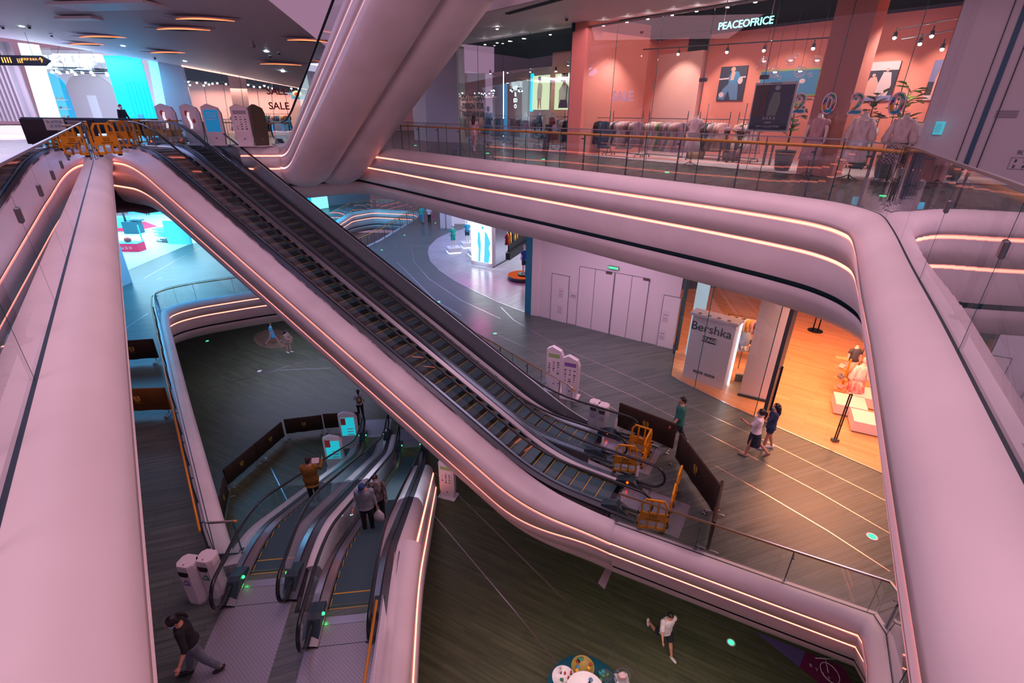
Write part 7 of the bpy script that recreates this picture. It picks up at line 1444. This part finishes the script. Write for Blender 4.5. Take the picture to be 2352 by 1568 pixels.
# ================================================================ ground level
def P0(px, py): return G(px, py, Z0)
for q in ([(990, 1175), (1180, 1400), (1285, 1528), (1340, 1600)], [(1000, 1085), (1180, 1262), (1320, 1400), (1500, 1585)], [(1320, 1295), (1440, 1400), (1600, 1540), (1640, 1575)], [(1490, 1355), (1700, 1455), (1860, 1580)], [(470, 860), (520, 850), (640, 815), (740, 790)], [(430, 905), (560, 870), (700, 830), (780, 822)], [(440, 925), (520, 880), (640, 850), (760, 845)], [(445, 800), (460, 835), (490, 850), (530, 850)], [(535, 780), (545, 800), (600, 815), (640, 815)], [(610, 1050), (640, 1110), (660, 1150)]):
    inlay([P0(*p) for p in q], Z0, .022)
ov = [P0(628 + 46 * cos(2 * pi * k / 24), 778 + 22 * sin(2 * pi * k / 24)) for k in range(24)]; mb = MB(); mb.add([(p.x, p.y, Z0 + .004) for p in ov], [list(range(24))[::-1]]); mb.f = [f_[::-1] for f_ in mb.f]; tag(mb.build('floor_medallion', planks('light_oak', (.20, .13, .09), (.26, .17, .11), R(50), .45)), 'pale oval wood medallion in the ground floor', 'floor medallion')
for k, (px, py, m) in enumerate(((476, 783, 'marker'), (596, 852, 'kwhite'), (1679, 1475, 'marker'))):
    p = P0(px, py); mb = MB(); mb.cyl((0, 0, .002), .14, .006, 16, 1); mb.cyl((0, 0, .006), .10, .005, 16); o = mb.build('floor_marker', [m, 'kwhite']); o.location = p; tag(o, ['green glowing floor marker below the white rim of the left opening', 'pale round floor marker in the middle of the dark ground floor', 'green and white floor marker right of the walker in shorts'][k], 'floor marker')
bl = [((525, 1122), (655, 1008), 'ground floor brown cloth barrier, leftmost and longest'), ((660, 1003), (745, 992), 'ground floor brown cloth barrier with a gold crest, middle one'), ((748, 990), (828, 985), 'ground floor brown cloth barrier behind the screens, rightmost')]
for pa, pb, lab in bl:
    a, b = P0(*pa), P0(*pb); d = b - a; n = 2 if d.length > 3 else 1
    if n == 2:
        m_ = a.lerp(b, .5); cloth_barrier('ground floor brown cloth barrier, leftmost and nearest of the row', (a + m_) / 2, atan2(d.y, d.x), d.length / 2, 1.1, .22); cloth_barrier('ground floor brown cloth barrier, second from the left', (m_ + b) / 2, atan2(d.y, d.x), d.length / 2 - .05, 1.1, .22)
    else: cloth_barrier(lab, (a + b) / 2, atan2(d.y, d.x), d.length, 1.1, .22)
a = P0(528, 1130); cloth_barrier('ground floor brown cloth barrier turned end on by the left newel', a + Vector((.45, -1.1, 0)), R(-68), 1.8, 1.1, .22)
kiosk('white totem with a cyan screen, nearer of two beyond the lower escalator', P0(775, 1075), R(8), 1.95, .85, 'kcyan', 'kface', False); kiosk('white totem with a cyan and red screen, farther of two beyond the lower escalator', P0(808, 1022), R(8), 2.05, .9, 'kcyan', 'kface', False)
for T in [o for o in bpy.data.objects if o.get('label', '').startswith('white totem with a cyan')]:
    mb = MB(); mb.box((-.22, -.118, 1.55), (.24, .006, .40)); mb.build('red_panel', 'kred', T); mb = MB()
    for q in range(3): mb.box((.08, -.118, 1.1 - q * .17), (.3, .006, .05))
    mb.build('print', 'kwhite', T)
kiosk('white totem with rows of shop marks under the long casing', P0(1030, 1138), R(-18), 2.0, .72, 'kscreen', 'kface', 'kgreen')
p = P0(830, 957); T, K = person('person in white and black running with a yellow and blue backpack', p, R(110), 1.78, ((30, 20), (-22, 30)), ((20, 10, 60), (-20, 10, 60)), 'tee_white', .5, .86, 'coat_black', 1.0, None, 'shoe_white', 'pony', True, (0, 5), lean=8, vox=.016, female=True)
mb = MB(); U_ = K['U']; mb.ball((0, 0, 0), (.15, .10, .22), 0, 14, 9); mb.v = [K['tr'](U_(Vector(v) + Vector((0, -.2, 1.2)))) for v in mb.v]; o = mb.build('backpack', mat('pack_blue', (.02, .12, .2), .6)); o.location = p; o.rotation_euler = (0, 0, R(110) - pi / 2); tag(o, 'blue and yellow backpack on the running person', 'backpack'); mb = MB(); mb.ball((0, 0, 0), (.09, .03, .12), 0, 12, 8); mb.v = [K['tr'](U_(Vector(v) + Vector((0, -.29, 1.22)))) for v in mb.v]; mb.build('yellow_pocket', 'byellow', o)
p = P0(665, 809); T, K = person('person looking at a phone beside the oval medallion, with a pale bag', p, R(-20), 1.72, ((4, 2), (-6, 4)), ((25, 6, 75, 25), (25, 6, 70, 25)), fab('tan_top', (.30, .2, .16)), .5, .8, 'tan_top', .3, None, 'shoe_white', 'long', False, (0, 25), vox=.018, female=True)
p = P0(628, 788); person('person in a pale blue dress striding away, partly hidden by the rim', p, R(20), 1.72, ((28, 6), (-24, 20)), ((10, 8, 10), (-10, 8, 10)), 'short_cyan', .4, .7, 'short_cyan', 1, .55, 'sandal', 'bob', False, vox=.02, female=True)
p = P0(1520, 1488); person('person in a white t-shirt and dark shorts walking on the ground floor', p, R(-72), 1.85, ((26, 4), (-34, 42)), ((-24, 12, 16), (22, 12, 16)), 'tee_white', .5, .86, 'coat_black', .40, None, 'shoe_white', 'short', False, (0, 8), lean=4, vox=.012, topr=1.4)
# purple floor mat with mark
a = [P0(1733, 1450), P0(1850, 1496), P0(1836, 1532)]; b = [P0(1850, 1496), P0(1935, 1530), P0(1975, 1600), P0(1900, 1585), P0(1836, 1532)]
T = thing('floor_mat', 'lilac and plum floor mat with a line drawn mark, bottom right', 'floor mat', a[1]); mb = MB(); mb.add([(p.x, p.y, Z0 + .006) for p in a], [(2, 1, 0)]); mb.build('lilac_field', mat('lilac_mat', (.12, .09, .26), .6), T, True); mb = MB(); mb.add([(p.x, p.y, Z0 + .006) for p in b], [(4, 3, 2, 1, 0)]); mb.build('plum_field', mat('plum_mat', (.16, .01, .07), .6), T, True)
c = P0(1906, 1545); mb = MB(); mb.tube([c + Vector((.32 * cos(t) * .75, .32 * sin(t), .01)) for t in [2 * pi * k / 24 for k in range(25)]], .012, 5); mb.tube([c + Vector((-.05, .0, .01)), c + Vector((.12, .45, .01))], .012, 5); mb.tube([c + Vector((-.2, .45, .01)), c + Vector((.5, .42, .01))], .012, 5); mb.build('mark', 'kwhite', T, True)
for k, ch in enumerate('BYTY'): p = P0(1862 + k * 14, 1528 + k * 10); text('letters', ch, p + Vector((0, 0, .01)), (.9, -.3, 0), (.3, .9, 0), .14, 'kwhite', T, .002)
# promotional table at the bottom edge
pc = G(1345, 1585, Z0 + 1.0); pc.z = Z0; T = thing('promotion_counter', 'round display counter of small goods at the bottom edge', 'counter', pc); mb = MB(); mb.lathe((0, 0, 0), [(1.05, 0), (1.05, .78), (1.1, .80), (1.1, .84), (.1, .84)], 32); mb.build('counter', 'teal', T)
tr_ = [(0, 0, .55, .98, 'kwhite'), (-.58, .42, .33, .9, 'kwhite'), (.02, .72, .34, .9, 'blogo'), (-.82, -.05, .3, .9, 'blogo'), (.62, .35, .32, .9, 'dark')]
rn = random.Random(5)
for k, (x, y, r_, z, m) in enumerate(tr_):
    Tt = thing('display_tray', ['large round white tray in the middle of the counter', 'round white tray of bottles, back left on the counter', 'round tray of toys at the back of the counter', 'round tray of bright toys, left on the counter', 'dark tray of green bottles, right on the counter'][k], 'tray', pc + Vector((x, y, 0))); mb = MB(); mb.lathe((0, 0, z - .06), [(r_ * .95, 0), (r_, .02), (r_, .06), (r_ * .93, .06), (r_ * .92, .03), (.02, .03)], 24); mb.build('dish', m, Tt); mb = MB(); mb.cyl((0, 0, .84), .06, z - .9 if z > .9 else .01, 8)
    for q in range(9):
        a_ = rn.random() * 6.28; d_ = r_ * (.25 + .5 * rn.random()); c_ = rn.choice(['red', 'blue', 'yellow', 'green', 'white', 'teal', 'black']) if k != 4 else rn.choice(['green', 'teal']); mb = MB(); h_ = rn.uniform(.05, .14)
        if k % 2: mb.cyl((0, 0, 0), .03, h_, 10); mb.cyl((0, 0, h_), .015, .03, 8)
        elif q % 2: mb.box((0, 0, h_ / 2), (.09, .06, h_), 0, a_, bev=.01)
        else: mb.lathe((0, 0, 0), [(.05, 0), (.06, .02), (.055, .04), (.02, .05)], 12)
        nm = 'bottle' if k % 2 else ('box' if q % 2 else 'dish'); o = mb.build(nm, fab('cloth_' + c_, CD[c_][1])); o.location = pc + Vector((x + d_ * cos(a_), y + d_ * sin(a_), z - .03)); tag(o, '%s %s on the %s tray' % (c_, nm, ['middle white', 'back left', 'back', 'left', 'right dark'][k]), nm, '%s %s items on the %s tray' % (c_, nm, ['middle white', 'back left', 'back', 'left', 'right dark'][k]))
c = pc + Vector((1.1, .35, 0)); T = thing('clear_bag', 'clear plastic bag with a coral pouch, right of the counter', 'bag', c); mb = MB(); mb.ball((0, 0, 1.1), (.24, .2, .22), 0, 14, 9); mb.build('film', 'globe', T); mb = MB(); mb.box((0, 0, 1.05), (.22, .16, .2), bev=.04); mb.build('pouch', 'cloth_pink', T); mb = MB(); mb.box((0, 0, .45), (.4, .35, .9)); mb.build('stand', 'kwhite', T)
# ---------------------------------------------------------------- riders on the lower escalators
def fF(s, l, ds=0): q = FF.p(s + ds, l + (1.952 if ds else 0)); z = zprof(RF, -6.1)(s); return Vector((q.x, q.y, Z1 + z))
def rider(px, py, l, ds):          # step whose standing height meets the sight line
    best = None
    for k in range(0, 60):
        s = -1 + k * .2; p = fF(s, l, ds); d = (p + Vector((0, 0, .9))) - Vector((0, 0, EYE)); v = Vector((d.dot(_r2) / d.dot(_f) * FPX + 1176, 784 - d.dot(_u2) / d.dot(_f) * FPX)); e_ = (v - Vector((px, py))).length
        if best is None or e_ < best[0]: best = (e_, p, s)
    p = best[1]; sk = math.floor(best[2] / .4) * .4; p.z = Z1 + zprof(RF, -6.1)(sk + .2) - .03; return p
UF = atan2(FF.u.y, FF.u.x)
p = rider(722, 1110, .55, 0); T, K = person('person in a mustard cardigan seen from behind, reading on the escalator', p, UF, 1.72, ((0, 0), (0, 0)), ((25, 12, 75, 30), (40, 14, 80, 10)), fab('cardigan', (.22, .12, .02)), 1.0, .72, fab('dark_trouser', (.02, .03, .04)), 1.0, None, 'shoe', 'short', False, (0, 20), topr=2.0, vox=.013)
w = K['tr'](K['U']((.10, .36, 1.32))); mb = MB(); mb.box((0, 0, 0), (.22, .02, .17), 0, 0, -.9); o = mb.build('booklet', 'paperp'); M3 = Matrix.Rotation(UF - pi / 2, 3, 'Z'); o.location = p + M3 @ w; o.rotation_euler = (0, 0, UF - pi / 2); tag(o, 'open pale booklet held by the person in the mustard cardigan', 'booklet')
p = rider(845, 1165, .45, -1.108); T, K = person('person in a light grey shirt and blue cap looking down at a phone', p, UF + pi, 1.72, ((0, 0), (6, 4)), ((0, 12, 8), (14, 12, 40)), fab('shirt_grey', (.24, .30, .36)), .85, .84, 'dark_trouser', 1.0, None, 'shoe', 'short', False, (-15, 30), cap=mat('cap_blue', (.01, .06, .20), .7), topr=2.0, vox=.012)
M3 = Matrix.Rotation(UF + pi / 2, 3, 'Z'); w = K['tr'](K['wr'][1] + K['d'][1] * .10); mb = MB(); mb.box((0, 0, 0), (.08, .15, .012), 0, 0, .5); o = mb.build('phone', 'kdark'); mm = MB(); mm.box((0, 0, .008), (.07, .13, .004), 0, 0, .5); mm.build('lit_screen', emis('phone_glow', (.6, .8, 1), 1.2), o); o.location = p + M3 @ w; o.rotation_euler = (0, 0, UF + pi / 2); tag(o, 'phone with a lit screen in the hand of the person in the blue cap', 'phone')
w = K['tr'](K['wr'][0] + K['d'][0] * .12); mb = MB(); rings(mb, [(-.42, .10, .07), (-.36, .15, .10), (-.2, .155, .11), (-.06, .07, .05), (.0, .02, .02)], 16, 0, None, None, True, .06, 7); o = mb.build('plastic_bag', mat('white_bag', (.55, .62, .72), .35)); o.location = p + M3 @ w; tag(o, 'white plastic carrier bag held by the person in the blue cap', 'bag')
p2 = rider(862, 1105, .95, -1.108); p2 = p + Vector((FF.u.x * .8 + .18, FF.u.y * .8, 0)); p2.z = p.z - .44; person('masked person in a black speckled top standing behind the blue cap', p2, UF + pi, 1.72, ((0, 0), (0, 0)), ((5, 8, 10), (5, 8, 10)), fab('speckled', (.02, .02, .03), c2=(.3, .3, .3)), 1.0, .84, 'coat_black', 1.0, None, 'shoe', 'short', True, (10, 5), vox=.014)
